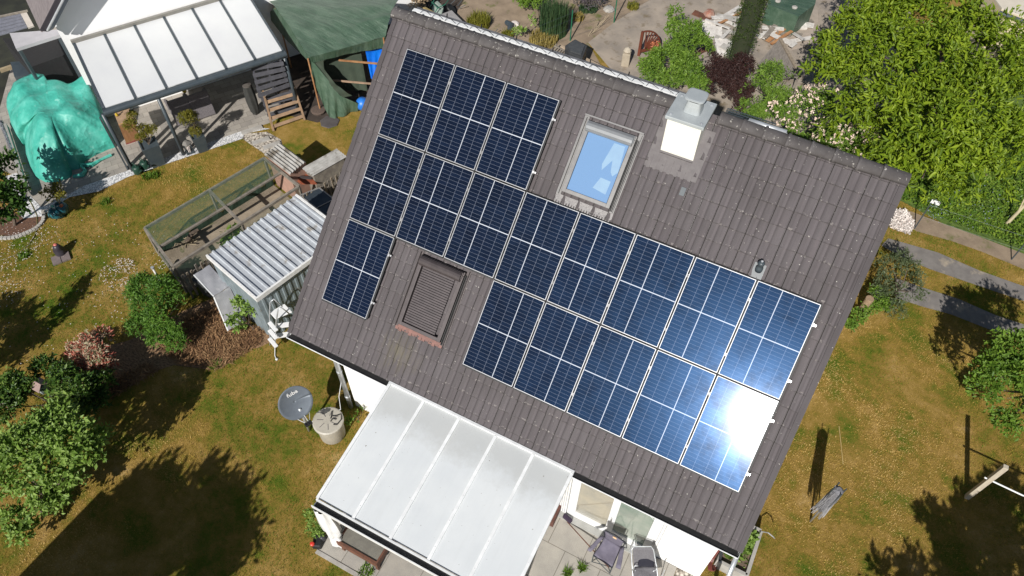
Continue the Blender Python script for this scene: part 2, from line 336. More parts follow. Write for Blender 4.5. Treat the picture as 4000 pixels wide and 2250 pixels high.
# roof tiles
def tilemat():
    m, n, b = newmat('concrete_roof_tiles'); uv = nd(n, 'ShaderNodeUVMap').outputs[0]; sp = nd(n, 'ShaderNodeSeparateXYZ'); L(n, uv, sp.inputs[0])
    fl = nd(n, 'ShaderNodeVectorMath', operation='FLOOR'); L(n, uv, fl.inputs[0]); wn = nd(n, 'ShaderNodeTexWhiteNoise', noise_dimensions='3D'); L(n, fl.outputs[0], wn.inputs[0])
    fx = math_(n, 'FRACT', sp.outputs[0]); fy = math_(n, 'FRACT', sp.outputs[1])
    col = ramp(n, wn.outputs[0], [(0, (.083,.073,.076)), (.5, (.087,.077,.080)), (1, (.092,.082,.085))])
    v = objc(n); mp = nd(n, 'ShaderNodeMapping'); mp.inputs['Scale'].default_value = (19, 1.2, 1.2); L(n, v, mp.inputs['Vector'])
    st = noise(n, mp.outputs[0], 1, 3, .6); col = mix(n, 1., col, ramp(n, st, [(.3, (.88,.87,.87)), (.5, (1,1,1)), (.72, (1.12,1.1,1.1))]), 'MULTIPLY')
    big = noise(n, v, .8, 4); col = mix(n, 1., col, ramp(n, big, [(.3, (.88,.87,.86)), (.7, (1.12,1.12,1.13))]), 'MULTIPLY')
    fine = noise(n, v, 120, 2); col = mix(n, 1., col, ramp(n, fine, [(.3, (.82,.82,.82)), (.7, (1.15,1.15,1.15))]), 'MULTIPLY')
    tw = math_(n, 'FRACT', math_(n, 'ADD', math_(n, 'MULTIPLY', fx, 2), .1)); col = mix(n, 1., col, ramp(n, tw, [(0, (.72,.71,.71)), (.1, (.84,.83,.83)), (.35, (1.0,1.0,1.0)), (.62, (1.06,1.05,1.05)), (.93, (1.2,1.19,1.2))]), 'MULTIPLY')  # rib shading painted in: dark-to-light ramp across each half tile
    # dirt lying in the side lock and under the course above
    nj = noise(n, v, 9, 3)
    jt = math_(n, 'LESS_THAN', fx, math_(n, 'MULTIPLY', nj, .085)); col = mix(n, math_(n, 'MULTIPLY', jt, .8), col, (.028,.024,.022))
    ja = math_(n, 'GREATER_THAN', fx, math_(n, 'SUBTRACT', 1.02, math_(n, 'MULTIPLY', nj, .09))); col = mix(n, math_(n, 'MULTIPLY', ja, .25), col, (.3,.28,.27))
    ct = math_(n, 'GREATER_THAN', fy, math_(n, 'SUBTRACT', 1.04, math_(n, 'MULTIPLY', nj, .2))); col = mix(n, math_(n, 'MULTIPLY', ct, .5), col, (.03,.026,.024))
    # lichen along the lower edges, bird lime and moss
    ed = math_(n, 'GREATER_THAN', fy, .84); li = noise(n, v, 17, 3, .7); lm = math_(n, 'MULTIPLY', ed, math_(n, 'GREATER_THAN', li, .6)); col = mix(n, math_(n, 'MULTIPLY', lm, .26), col, (.46,.42,.38))
    sp2 = math_(n, 'GREATER_THAN', noise(n, v, 34, 1, .4), .79); col = mix(n, sp2, col, (.6,.58,.52))
    mc = R3(*RUV((1560, 1370), NT), NT); ds = nd(n, 'ShaderNodeVectorMath', operation='DISTANCE'); L(n, v, ds.inputs[0]); ds.inputs[1].default_value = (mc[0]-ROFO[0], mc[1]-ROFO[1], mc[2]-ROFO[2])
    mm = math_(n, 'MULTIPLY', ramp(n, math_(n, 'ADD', ds.outputs[1], math_(n, 'MULTIPLY', noise(n, v, 3, 5, .7), .9)), [(.0, (1,1,1)), (.45, (1,1,1)), (1., (.0,.0,.0))]), ramp(n, noise(n, mp.outputs[0], 1.3, 4), [(.4, (0,0,0)), (.6, (1,1,1))]))
    col = mix(n, math_(n, 'MULTIPLY', mm, .38), col, (.17,.15,.07))
    L(n, col, b.inputs['Base Color']); b.inputs['Roughness'].default_value = .72; b.inputs['Specular IOR Level'].default_value = .35
    bump(n, b, noise(n, v, 140, 2), .25, .004); return m
ROFO = ORG[house.name]; M_TILE = tilemat()
prof = [(0,.004),(.012,.02),(.045,.018),(.085,.004),(.115,0),(.145,.006),(.16,.011),(.18,.006),(.21,0),(.25,.001),(.288,.008),(.2995,.012)]
VC = [.17+.317*k for k in range(-2, 20)]; VC[0] = VRIDGE+.02; VC = VC[:-1]+[VEAVE] if VC[-1] < VEAVE else VC
VC = [VRIDGE] + [v for v in (.17+.317*k for k in range(-2, 20)) if v > VRIDGE+.05] + [VEAVE+.0]
U0 = 1.614-.3*7-.0; ncol = 33
b_ = MB(); uvs = []
def tile_course(b_, ua, ub, va, vb, ki, uvi):
    jit = rng.uniform(-.003, .003)
    rows = []
    for (v, nn) in ((va-.02, NT), (vb, NT+.026), (vb, NT+.0)):
        rows.append([R3(ua+(ub-ua)*pu/.3, v, nn+ph*(1 if nn > NT-.001 else 0)+jit) for pu, ph in prof])
    b0 = len(b_.v)
    for r in rows: b_.v += [tuple(q) for q in r]
    m = len(prof)
    for i in range(2):
        for j in range(m-1):
            b_.f.append((b0+i*m+j, b0+(i+1)*m+j, b0+(i+1)*m+j+1, b0+i*m+j+1))
            ya, yb = (0.02, .97) if i == 0 else (.99, .999)
            xa, xb = prof[j][0]/.3, prof[j+1][0]/.3
            uvs.extend([(uvi+xa, ki+ya), (uvi+xa, ki+yb), (uvi+xb, ki+yb), (uvi+xb, ki+ya)])
for k in range(len(VC)-1):
    for i in range(ncol):
        ua = U0+.3*i; tile_course(b_, max(ua, UL+.02) if i == 0 else ua, min(ua+.3, UR-.01), VC[k], VC[k+1], k, i)
# verge tiles that wrap over the gable edges
for side in (0, 1):
    for k in range(len(VC)-1):
        va, vb = VC[k]-.02, VC[k+1]; u_a, u_b = (UL, UL+.1) if side == 0 else (UR-.1, UR)
        c = (R3(0, va, 0)+R3(0, vb, 0))/2
        n0 = len(b_.f); b_.obox(R3((u_a+u_b)/2, (va+vb)/2, NT-.03+.004), RU*(u_b-u_a)/2, (RV*(vb-va)/2+RN*.012), RN*.062)
        for f in b_.f[n0:]: uvs.extend([(200+side+.5, k+.5)]*4)
b_.uv = uvs
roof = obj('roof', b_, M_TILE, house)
b_ = MB(); bk = RZ-math.tan(TH)*(5.6-RY)  # rear slope, boards under the tiles and the flat dormer strip behind the ridge
b_.obox((np.array([4.4, RY, RZ-.05])+np.array([4.4, 5.6, bk-.05]))/2, ((UR-UL)/2, 0, 0), (0, (5.6-RY)/2, (bk-RZ)/2), np.array([0, math.sin(TH), math.cos(TH)])*.03)
obj('rear_slope', b_, mat('rear_tiles', (.11,.1,.095), (.09,.08,.076), 5, .8), house)
b_ = MB(); mid = R3((UL+UR)/2, (VRIDGE+VEAVE)/2, NT-.06); b_.obox(mid, RU*((UR-UL)/2-.03), RV*((VEAVE-VRIDGE)/2-.02), RN*.03)
obj('roof_boarding', b_, M_WPLA, house)
b_ = MB(); b_.box(-.52, 5.36, .78, 1.04, 6.80, 6.965); b_.box(-.52, 5.36, 1.115, 1.23, 6.78, 6.93)
obj('dormer_edge', b_, mat('grey_membrane', (.14,.14,.15), (.1,.1,.11), 6, .8), house)
b_ = MB(); arc = [(-.52+i*.1, 0) for i in range(59)]
for i in range(15):
    x = -.5+i*.4; b_.box(x, x+.397, .995, 1.085, 6.966, 6.99+.004*(i % 2))
obj('rear_gutter', b_, M_WALU, house)
b_ = MB()
for i in range(20):
    x = -.3+i*.29
    b_.tube([(x, .985, 6.99), (x+.03, 1.04, 7.03+.01*(i % 3)), (x+.09, 1.08, 7.0), (x+.16, 1.05, 7.0), (x+.24, 1.0, 7.005)], .005, 5)
for i in range(7): b_.tube([(.2+i*.8, 1.2, 6.93), (.2+i*.8, 1.22, 7.0)], .013, 6)
obj('cable', b_, M_BLACK, house)
# ridge
m, n, b = newmat('ridge_tile_concrete'); av = nd(n, 'ShaderNodeVectorMath', operation='ADD'); L(n, objc(n), av.inputs[0]); L(n, math_(n, 'MULTIPLY', nd(n, 'ShaderNodeObjectInfo').outputs['Random'], 23.), av.inputs[1]); v = av.outputs[0]
col = ramp(n, noise(n, v, 5, 5), [(.3, (.075,.067,.066)), (.7, (.115,.105,.104))]); col = mix(n, ramp(n, noise(n, v, 14, 3, .7), [(.62, (0,0,0)), (.67, (.8,.8,.8))]), col, (.45,.43,.39)); L(n, col, b.inputs['Base Color']); b.inputs['Roughness'].default_value = .75; bump(n, b, noise(n, v, 70), .3); M_RIDGE = m
def ridge_cap(x, L_=.43):
    b_ = MB(); seg = 10; pts = []
    for (xx, r) in ((x-.01, .16), (x+.03, .162), (x+.04, .145), (x+L_, .136)):
        for k in range(seg+1):
            a = math.pi*(.02+.96*k/seg); pts.append((xx, RY+r*math.cos(a)*1.02, RZ-.045+r*math.sin(a)*.92))
    b_.grid(pts, 4, seg+1); b_.f = [f[::-1] for f in b_.f]
    return b_
caps = obj('ridge_tile', ridge_cap(UL-.02), M_RIDGE, house, smooth=True); so_ = caps.modifiers.new('thick', 'SOLIDIFY'); so_.thickness = .015
i = 1
while True:
    x = i*.398
    if UL-.02+x+.43 > UR+.1: break
    if not (5.30 < UL+x+.2 < 6.1):
        c = caps.copy(); sc.collection.objects.link(c); c.parent = house; c.location = (x, 0, rng.uniform(-.006, .006)); c.rotation_euler = (0, rng.uniform(-.012, .012)*0, 0)
    i += 1
# front gutter
b_ = MB(); gp_, seg = [], 10; GC = (EY-.045, EZ-.055)
def arcgrid(b_, r, xa, xb, fl=False):
    pts = [(x, GC[0]+r*math.cos(a), GC[1]+r*math.sin(a)) for x in (xa, xb) for a in [math.pi+math.pi*k/seg for k in range(seg+1)]]
    n0 = len(b_.f); b_.grid(pts, 2, seg+1)
arcgrid(b_, .07, UL+.03, UR-.03); b_.tube([(UL+.03, GC[0]-.07, GC[1]), (UR-.03, GC[0]-.07, GC[1])], .011, 6); b_.box(UL+.03, UR-.03, EY+.03, EY+.055, EZ-.22, EZ-.07)
for x in (UL+.028, UR-.032): b_.lathe((x, GC[0], GC[1]-.0), [(0, 0), (.0705, 0), (.0705, .004), (0, .004)], 20, (1,0,0))
obj('gutter', b_, M_WALU, house)
b_ = MB(); arcgrid(b_, .062, UL+.05, UR-.05); b_.box(UL+.05, UR-.05, GC[0]-.058, GC[0]+.1, GC[1]-.03, GC[1]-.02); obj('gutter_lining', b_, M_BLACK, house)
# downpipe
pf = P(('I', 590, 395)); ptp = (pf[0]-.02, GC[0], GC[1]-.07)
b_ = MB(); b_.tube([ptp, (pf[0]-.01, GC[0]+.02, 2.35), (pf[0], pf[1]+.05, 2.2), (pf[0], pf[1]+.05, 0)], .055, 14)
for z in (.5, 1.6): b_.lathe((pf[0], pf[1]+.05, z), [(.06, 0), (.064, .005), (.064, .035), (.06, .04)], 14)
obj('downpipe', b_, M_ZINC, house, smooth=True)
b_ = MB(); b_.tube([(9.33, GC[0], GC[1]-.06), (9.36, -5.0, 1.9), (9.5, -5.25, .7), (9.5, -5.25, .3)], .045, 12); obj('downpipe', b_, M_ZINC, house, smooth=True)
# patio door
M_CURT = mat('interior_light', (.5,.46,.38), (.33,.32,.27), 1.4, .9, bst=0)
def glassmat(name, tint, rough=.03):
    m, n, b = newmat(name); v = objc(n); L(n, ramp(n, noise(n, v, 1.3, 3), [(.35, tint[0]), (.65, tint[1])]), b.inputs['Base Color'])
    b.inputs['Roughness'].default_value = rough; b.inputs['Specular IOR Level'].default_value = .8; b.inputs['Coat Weight'].default_value = .6; b.inputs['Coat Roughness'].default_value = .02; return m
door = obj('patio_door', MB().box(6.10, 7.95, YW-.045, YW+.04, 0.04, .30).box(6.10, 6.28, YW-.045, YW+.04, .301, 2.05).box(6.97, 7.12, YW-.045, YW+.04, .301, 2.05).box(7.80, 7.95, YW-.045, YW+.04, .301, 2.05).box(6.10, 7.95, YW-.045, YW+.04, 2.051, 2.2), M_WPLA, house, bevel=.006)
ORG[door.name] = ORG[house.name]
obj('pane', MB().box(6.281, 6.969, YW-.012, YW+.012, .302, 2.04), glassmat('door_glass_beige', ((.42,.38,.29), (.3,.29,.25))), door)
obj('pane', MB().box(7.121, 7.799, YW-.012, YW+.012, .302, 2.04), glassmat('door_glass_green', ((.2,.27,.22), (.34,.37,.32))), door)
b_ = MB().box(7.03, 7.06, YW-.075, YW-.046, .95, 1.0).box(7.03, 7.06, YW-.09, YW-.075, .85, 1.0); obj('handle', b_, M_ALU, door)
b_ = MB()
for q in range(4): b_.box(5.92+q*.045, 5.955+q*.045, YW-.05-.01*q, YW-.001, .04, 2.2)
obj('shutter_guide', b_, M_WPLA, house); b_ = MB().box(8.0, 8.05, YW-.05, YW-.001, .04, 2.2).box(8.06, 8.09, YW-.035, YW-.001, .04, 2.2); obj('shutter_guide', b_, M_WPLA, house)
b_ = MB().box(5.9, 8.1, YW-.2, YW-.05, .036, .07); obj('door_sill', b_, mat('grey_stone', (.4,.4,.38), (.33,.33,.31), 5), house)
# ---- skylight with grey shutter box
def rbox(b_, ua, ub, va, vb, na, nb):
    return b_.obox(R3((ua+ub)/2, (va+vb)/2, (na+nb)/2), RU*(ub-ua)/2, RV*(vb-va)/2, RN*(nb-na)/2)
def rroll(b_, ua, ub, vc, nc, r, ry=1.):
    pts = []; k = 12
    for u in (ua, ub):
        for i in range(k): a = 2*math.pi*i/k; pts.append(R3(u, vc+r*math.cos(a)*ry, nc+r*math.sin(a)))
    return b_.add(pts, [(i, (i+1) % k, (i+1) % k+k, i+k)[::-1] for i in range(k)]+[tuple(range(k)), tuple(range(k, 2*k))[::-1]])
def window(kind, u0, u1, v0, v1, name, mf, mbx):
    f = MB(); rbox(f, u0+.04, u0+.12, v0+.12, v1-.16, NT, .02); rbox(f, u1-.14, u1-.06, v0+.12, v1-.16, NT, .02)
    rbox(f, u0+.04, u1-.06, v1-.235, v1-.161, NT, .015); rbox(f, u0+.04, u1-.06, v0+.04, v0+.119, NT, .01)
    wn_ = obj(name, f, mf, house, bevel=.006); ORG[wn_.name] = ORG[house.name]
    fl = MB(); rbox(fl, u0-.06, u0+.035, v0-.03, v1-.1, NT, NT+.05); rbox(fl, u1-.055, u1+.03, v0-.03, v1-.1, NT, NT+.05); rbox(fl, u0-.06, u1+.03, v0-.06, v0-.031, NT, NT+.09)
    rbox(fl, u0-.012, u0-.002, v0, v1-.1, NT, -.01); rbox(fl, u1+.002, u1+.012, v0, v1-.1, NT, -.01)
    obj('flashing', fl, mf, wn_)
    bx = MB(); rroll(bx, u0+.07, u1-.09, v0+.15, .03, .10); rbox(bx, u0+.05, u1-.08, v0+.05, v0+.2, NT+.02, .06); obj('shutter_box', bx, mbx, wn_, bevel=.008)
    rl = MB(); rbox(rl, u1-.05, u1-.035, v0+.1, v1-.12, NT, -.02); rbox(rl, u1-.02, u1-.01, v0+.1, v1-.12, NT, -.03); obj('side_rail', rl, M_BLACK, wn_)
    return wn_
w1 = window('glass', 3.93, 5.0, .12, 1.70, 'skylight', mat('grey_window_frame', (.17,.165,.165), (.21,.205,.2), 7, .42, .2, bst=.05), mat('light_grey_shutter', (.27,.28,.29), (.23,.24,.25), 6, .4, .2, bst=.03))
m, n, b = newmat('skylight_glass'); b.inputs['Base Color'].default_value = (.27,.46,.75,1); b.inputs['Roughness'].default_value = .012; b.inputs['Metallic'].default_value = .45; M_SKYG = m  # blue base colour also stands in for the sky reflected in the pane
pn = obj('pane', rbox(MB(), 4.055, 4.85, .34, 1.47, -.03, -.012), M_SKYG, w1)
b_ = MB(); b_.add([R3(*RUV(('M', x, y), -.011), -.0105) for x, y in ((760, 1045), (838, 950), (932, 990), (880, 1112))], [(3,2,1,0)]); b_.add([R3(*RUV(('M', x, y), -.011), -.0105) for x, y in ((965, 625), (1068, 660), (1000, 905), (945, 940), (930, 900), (948, 790), (845, 880), (850, 820))], [(7,6,5,4,3,2,1,0)])
obj('interior_blind', b_, mat('pale_blind', (.20,.33,.47), (.18,.30,.45), 5, .5, bst=0), w1)
b_ = MB(); rbox(b_, 3.87, 5.03, 1.60, 1.72, NT+.01, NT+.03)
for q in range(22):
    u = 3.88+q*.052; rbox(b_, u, u+.032, 1.70, 1.86, NT+.012, NT+.034)
obj('apron_flashing', b_, mat('pleated_aluminium', (.24,.23,.225), (.17,.16,.16), 20, .5, .3, bst=.5, bscale=60), w1)
w2 = window('roll', 1.73, 2.82, 3.62, 5.30, 'shuttered_skylight', M_DKBR, M_DKBR)
b_ = MB(); ns = 24
for q in range(ns):
    va = 3.88+q*(5.07-3.88)/ns; c = R3(2.225, va+.018, -.055); b_.obox(c, RU*.36, RV*.019, RN*.012)
obj('roller_shutter', b_, mat('brown_slats', (.08,.066,.068), (.06,.05,.052), 10, .45, .3, bst=0), w2)
b_ = MB(); rbox(b_, 1.72, 2.80, 5.07+.02, 5.22, NT+.012, NT+.045)
for q in range(14):
    u = 1.72+q*.0775; rbox(b_, u, u+.07, 5.2, 5.27+.02*math.sin(q*1.9), NT+.012, NT+.04)
obj('apron_flashing', b_, mat('faded_red_apron', (.24,.12,.1), (.17,.09,.075), 12, .7, bst=.3), w2)
b_ = MB()
for q in range(60):
    u = rng.uniform(2.02, 2.7); rr = rng.uniform(.012, .03); b_.lathe(R3(u, 3.53+rng.uniform(-.03, .03), NT+.03), [(0, -rr), (rr, 0), (0, rr*.8)], 6)
obj('dead_leaves', b_, M_STRAW, w2)
# ---- chimney
ch = obj('chimney', MB().box(5.40, 6.01, -.11, .50, 6.2, 7.352), mat('white_chimney', (.84,.82,.74), (.76,.74,.67), 4, .6, bst=.1, dirt=((.6,.57,.5), 5, .66)), house); ORG[ch.name] = ORG[house.name]
cg = mat('pale_grey_metal', (.42,.45,.46), (.37,.4,.41), 5, .45, .1, bst=.06, dirt=((.2,.21,.22), 16, .72))
obj('cap_plate', MB().box(5.355, 6.05, -.16, .56, 7.354, 7.425), cg, ch, bevel=.012)
for x in (5.43, 5.975):
    for y in (-.08, .48): obj('bolt', MB().lathe((x, y, 7.426), [(.03, 0), (.03, .006), (.012, .008), (.012, .016), (0, .016)], 12), M_ZINC, ch)
def rsq(c, s, z, k=20, rot=0):
    out = []
    for i in range(k):
        a = 2*math.pi*i/k+rot; ca, sa = math.cos(a), math.sin(a); e = .45
        out.append((c[0]+s*math.copysign(abs(ca)**e, ca), c[1]+s*math.copysign(abs(sa)**e, sa), z))
    return out
def stack(b_, c, levels, k=20):
    vs = []
    for s, z in levels: vs += rsq(c, s, z, k)
    m = len(levels)
    return b_.add(vs, [(i*k+j, i*k+(j+1) % k, (i+1)*k+(j+1) % k, (i+1)*k+j) for i in range(m-1) for j in range(k)]+[tuple(range(k))[::-1], tuple((m-1)*k+j for j in range(k))])
ct = (5.73, .21)
obj('cowl', stack(MB(), ct, [(.155, 7.427), (.15, 7.46), (.135, 7.56), (.115, 7.64)]), cg, ch, smooth=False, bevel=.004)
obj('cowl_opening', stack(MB(), ct, [(.1, 7.641), (.1, 7.70)]), M_BLACK, ch)
obj('cowl_lid', stack(MB(), ct, [(.165, 7.701), (.18, 7.712), (.178, 7.726), (.15, 7.735)]), cg, ch)
b_ = MB(); vb = RUV(('M', 1550, 745), NT)[1]
rbox(b_, 5.22, 5.40, -.35, vb+.1, NT+.01, NT+.035); rbox(b_, 6.01, 6.2, -.35, vb+.1, NT+.01, NT+.035); rbox(b_, 5.22, 6.2, vb+.04, vb+.34, NT+.012, NT+.038); b_.beam(R3(5.40, vb+.02, NT+.06), R3(6.01, vb+.02, NT+.06), .03, .06, RN)
for q in range(7): rbox(b_, 5.26+q*.13, 5.32+q*.13, vb+.08, vb+.36, NT+.02, NT+.046)
obj('flashing', b_, M_LEAD, ch)
obj('flashing_tab', rbox(MB(), 6.0, 6.09, vb+.48, vb+.63, NT+.02, NT+.05), M_ANTH, ch)
# sweep grating and rung behind the ridge
b_ = MB(); ga, gb = np.array([6.15, .95, 6.85]), np.array([7.05, .95, 6.85])
for k in range(17): b_.beam(ga+(gb-ga)*k/16, ga+(gb-ga)*k/16+np.array([0, .32, 0]), .008, .02)
for k in range(6): b_.beam(ga+np.array([0, .064*k, 0]), gb+np.array([0, .064*k, 0]), .008, .02)
b_.beam(ga+[.2,0,0], ga+[.2,-.25,-.05], .03, .02); b_.beam(gb-[.2,0,0], gb+[-.2,-.25,-.05], .03, .02)
obj('roof_grating', b_, M_ANTH, house)
ra, rb_ = P(('D', 440, 940), 7.2), P(('D', 740, 1020), 7.2); ra[1] = rb_[1] = (ra[1]+rb_[1])/2
b_ = MB(); b_.tube([ra, rb_], .05, 14); b_.tube([ra, ra+[0,-.05,-.3]], .02, 6); b_.tube([rb_, rb_+[0,-.05,-.3]], .02, 6); obj('roof_rung', b_, M_ZINC, house, smooth=True)
# vent
uv_, vv_ = 7.76, 1.62
vp = obj('roof_vent', rbox(MB(), uv_-.10, uv_+.10, vv_-.12, 1.80, NT+.01, NT+.035), M_ANTH, house); ORG[vp.name] = ORG[house.name]
b_ = MB(); c_ = R3(uv_, vv_, NT); b_.lathe(c_, [(.07, 0), (.065, .08), (.045, .1), (.045, .15), (.06, .16), (.06, .2), (.04, .225), (0, .23)], 20); obj('vent_pipe', b_, M_ANTH, vp, smooth=True)
obj('vent_cap', MB().lathe(c_+np.array([0, 0, .231]), [(.02, 0), (.025, .02), (0, .035)], 10), M_ZINC, vp)
# ---------------------------------------------------------------- solar panels
PW, PH, GP, KV = 1.084, 1.741, .034, 1.0077519
PHs = PH*KV; RP_ = (1.754+.022)*KV
def panelmat(flip):
    m, n, b = newmat('photovoltaic_cells'+('_b' if flip else '_a')); uv = nd(n, 'ShaderNodeUVMap').outputs[0]; sp = nd(n, 'ShaderNodeSeparateXYZ'); L(n, uv, sp.inputs[0])
    x, y = sp.outputs[0], sp.outputs[1]
    def line(c, cnt, wd):          # 1 inside a line at every integer of c*cnt
        f = math_(n, 'FRACT', math_(n, 'ADD', math_(n, 'MULTIPLY', c, cnt), .5)); return math_(n, 'LESS_THAN', math_(n, 'ABSOLUTE', math_(n, 'SUBTRACT', f, .5)), wd)
    v = objc(n); geo = nd(n, 'ShaderNodeObjectInfo').outputs['Random']
    cell = nd(n, 'ShaderNodeVectorMath', operation='FLOOR'); ml = nd(n, 'ShaderNodeVectorMath', operation='MULTIPLY'); L(n, uv, ml.inputs[0]); ml.inputs[1].default_value = (5, 24, 1); L(n, ml.outputs[0], cell.inputs[0])
    wn = nd(n, 'ShaderNodeTexWhiteNoise', noise_dimensions='4D'); L(n, cell.outputs[0], wn.inputs[0]); L(n, geo, wn.inputs['W'])
    col = ramp(n, wn.outputs[0], [(0, (.003,.005,.012)), (1, (.005,.009,.022))])
    col = mix(n, math_(n, 'MULTIPLY', geo, .5), col, (.004,.010,.03))
    bb = line(x, 55, .12); col = mix(n, math_(n, 'MULTIPLY', bb, .02), col, (.35,.4,.5))
    g1 = math_(n, 'MAXIMUM', line(x, 5, .011), line(y, 24, .022)); col = mix(n, math_(n, 'MULTIPLY', g1, .4), col, (.42,.47,.58))
    thx = math_(n, 'LESS_THAN', math_(n, 'ABSOLUTE', math_(n, 'SUBTRACT', x, .4 if flip else .6)), .0062)
    thy = math_(n, 'LESS_THAN', math_(n, 'ABSOLUTE', math_(n, 'SUBTRACT', y, .5)), .0048)
    col = mix(n, math_(n, 'MAXIMUM', thx, thy), col, (.5,.53,.58))
    ex = math_(n, 'MAXIMUM', math_(n, 'GREATER_THAN', math_(n, 'ABSOLUTE', math_(n, 'SUBTRACT', x, .5)), .4935), math_(n, 'GREATER_THAN', math_(n, 'ABSOLUTE', math_(n, 'SUBTRACT', y, .5)), .496)); col = mix(n, ex, col, (.012,.014,.02))
    L(n, col, b.inputs['Base Color']); b.inputs['Roughness'].default_value = .27; b.inputs['Specular IOR Level'].default_value = .17; b.inputs['Specular Tint'].default_value = (.14,.42,1,1); b.inputs['Coat Weight'].default_value = .45; b.inputs['Coat Roughness'].default_value = .098; b.inputs['Coat IOR'].default_value = 1.36
    wv = nd(n, 'ShaderNodeVectorMath', operation='ADD'); L(n, v, wv.inputs[0]); L(n, math_(n, 'MULTIPLY', geo, 9.), wv.inputs[1]); du = noise(n, wv.outputs[0], 2.3, 5, .7)
    L(n, ramp(n, du, [(.3, (.2,.2,.2)), (.7, (.34,.34,.34))]), b.inputs['Roughness']); bump(n, b, noise(n, v, 3, 2), .03, .01)
    return m
M_PV = (panelmat(False), panelmat(True)); M_FR = mat('anodised_frame', (.50,.51,.53), (.42,.43,.45), 10, .45, .25, bst=0)
def panel_proto(flip):
    o = thing('solar_panel', 'x', 'solar panel', R3(0, 0, -.035), 'solar panels on the tiled roof'); f = MB(); t = .010
    for a in ((0, PW, 0, t), (0, PW, PHs-t, PHs), (0, t, t, PHs-t), (PW-t, PW, t, PHs-t)): rbox(f, *a, -.035, .001)
    obj('frame', f, M_FR, o); b_ = MB(); pts = [R3(u, v, -.003) for u, v in ((t, t), (t, PHs-t), (PW-t, PHs-t), (PW-t, t))]
    b_.add(pts, [(0,1,2,3)]); b_.uv = [(0,0),(0,1),(1,1),(1,0)]; obj('cell_sheet', b_, M_PV[flip], o)
    k = MB(); e_ = GP/2-.001; pts = [R3(u, v, -.0365) for u, v in ((-e_, -e_), (PW+e_, -e_), (PW+e_, PHs+e_), (-e_, PHs+e_))]; k.add(pts, [(0,1,2,3)]); obj('backing_sheet', k, M_BLACK, o)
    return o
def rel(b_):                          # from the first panel's place to this panel's
    off = np.array(ORG[o.name])-np.array(R3(0, 0, -.035)); b_.v = [tuple(np.array(q)+off) for q in b_.v]
protos = [panel_proto(0), panel_proto(1)]; used = [False, False]
def gridp(c, r): return R3(c*(PW+GP), r*RP_, -.035)
rowname = {0: 'top row of three', 1: 'long middle row of eight', 2: 'bottom row'}
ordn = ['leftmost', 'second', 'third', 'fourth', 'fifth', 'sixth', 'seventh', 'rightmost']
allp = [(c, 0) for c in range(3)]+[(c, 1) for c in range(8)]+[(c, 2) for c in (0, 3, 4, 5, 6, 7)]
for c, r in allp:
    if r == 0: lab = ['leftmost solar panel in the top row of three', 'middle solar panel in the top row of three', 'solar panel in the top row of three, nearest the open blue skylight'][c]
    elif r == 1: lab = '%s solar panel%s in the long middle row of eight' % (ordn[c], ' from the left' if 0 < c < 7 else '')
    elif c == 0: lab = 'single solar panel left of the closed brown roller shutter'
    else: lab = ['', '', '', 'bottom row solar panel just right of the closed roller shutter', 'second solar panel from the roller shutter in the bottom row of five', 'middle solar panel of the bottom row of five', 'bottom row solar panel directly left of the one with white sun glare', 'bottom right solar panel with the white sun glare on its glass'][c]
    k = 1 if r == 1 else 0
    if not used[k]: o = protos[k]; o.location = tuple(gridp(c, r)); used[k] = True; o['label'] = lab
    else: o = copy_tree(protos[k], gridp(c, r), lab)
    o.rotation_euler = (math.radians(-.9), math.radians(.25), 0) if (c, r) == (7, 1) else (math.radians(rng.uniform(-.12, .12)), math.radians(rng.uniform(-.1, .1)), 0)
    if (c, r) in ((2, 0), (7, 1), (0, 2), (7, 2)):
        for vv in (.36, PHs-.36):
            b_ = MB(); rbox(b_, PW+.001, PW+.065, vv-.018, vv+.018, -.055, -.02); rbox(b_, PW+.001, PW+.03, vv-.02, vv+.02, -.02, .008)
            cl = obj('end_clamp', b_, M_ALU, o, origin=None)
            # built at the first panel's place, so keep it local
            me = cl.data; off = np.array(ORG[o.name])-np.array(R3(0, 0, -.035)); 
            for vt in me.vertices: vt.co = vt.co+Vector(tuple(off))
    if c < 7 and (c+1, r) in allp:
        for vv in (.36, PHs-.36):
            b_ = MB(); rbox(b_, PW+.004, PW+GP-.004, vv-.03, vv+.03, -.02, .004); cl = obj('mid_clamp', b_, M_GREYAL, o)
            off = np.array(ORG[o.name])-np.array(R3(0, 0, -.035))
            for vt in cl.data.vertices: vt.co = vt.co+Vector(tuple(off))
        b_ = MB(); rbox(b_, PW+.001, PW+GP-.001, 0, PHs, -.034, -.006); rel(b_); obj('gap_shade_strip', b_, M_BLACK, o)  # black strip paints the shade in the gap between columns
    if r < 2 and (c, r+1) in allp:
        b_ = MB(); rbox(b_, 0, PW, PHs+.001, RP_-.001, -.034, -.006); rel(b_); obj('gap_shade_strip', b_, M_BLACK, o)  # gap shade between rows, painted as a black strip too
# mounting rails
for r, spans in ((0, [(0, 3)]), (1, [(0, 8)]), (2, [(0, 1), (3, 8)])):
    for a, z in spans:
        for j, vv in enumerate((.36, PHs-.36)):
            b_ = MB(); rbox(b_, a*(PW+GP)-.0, z*(PW+GP)+.0, r*RP_+vv-.02, r*RP_+vv+.02, -.075, -.036)
            lab = '%s mounting rail under %s' % ('upper' if j == 0 else 'lower', 'the single solar panel left of the roller shutter' if (r == 2 and a == 0) else 'the %s solar panels' % ('top row of three' if r == 0 else 'middle row of eight' if r == 1 else 'bottom row of five'))
            tag(obj('mounting_rail', b_, M_ANTH), lab, 'mounting rail', 'aluminium rails under the solar panels')
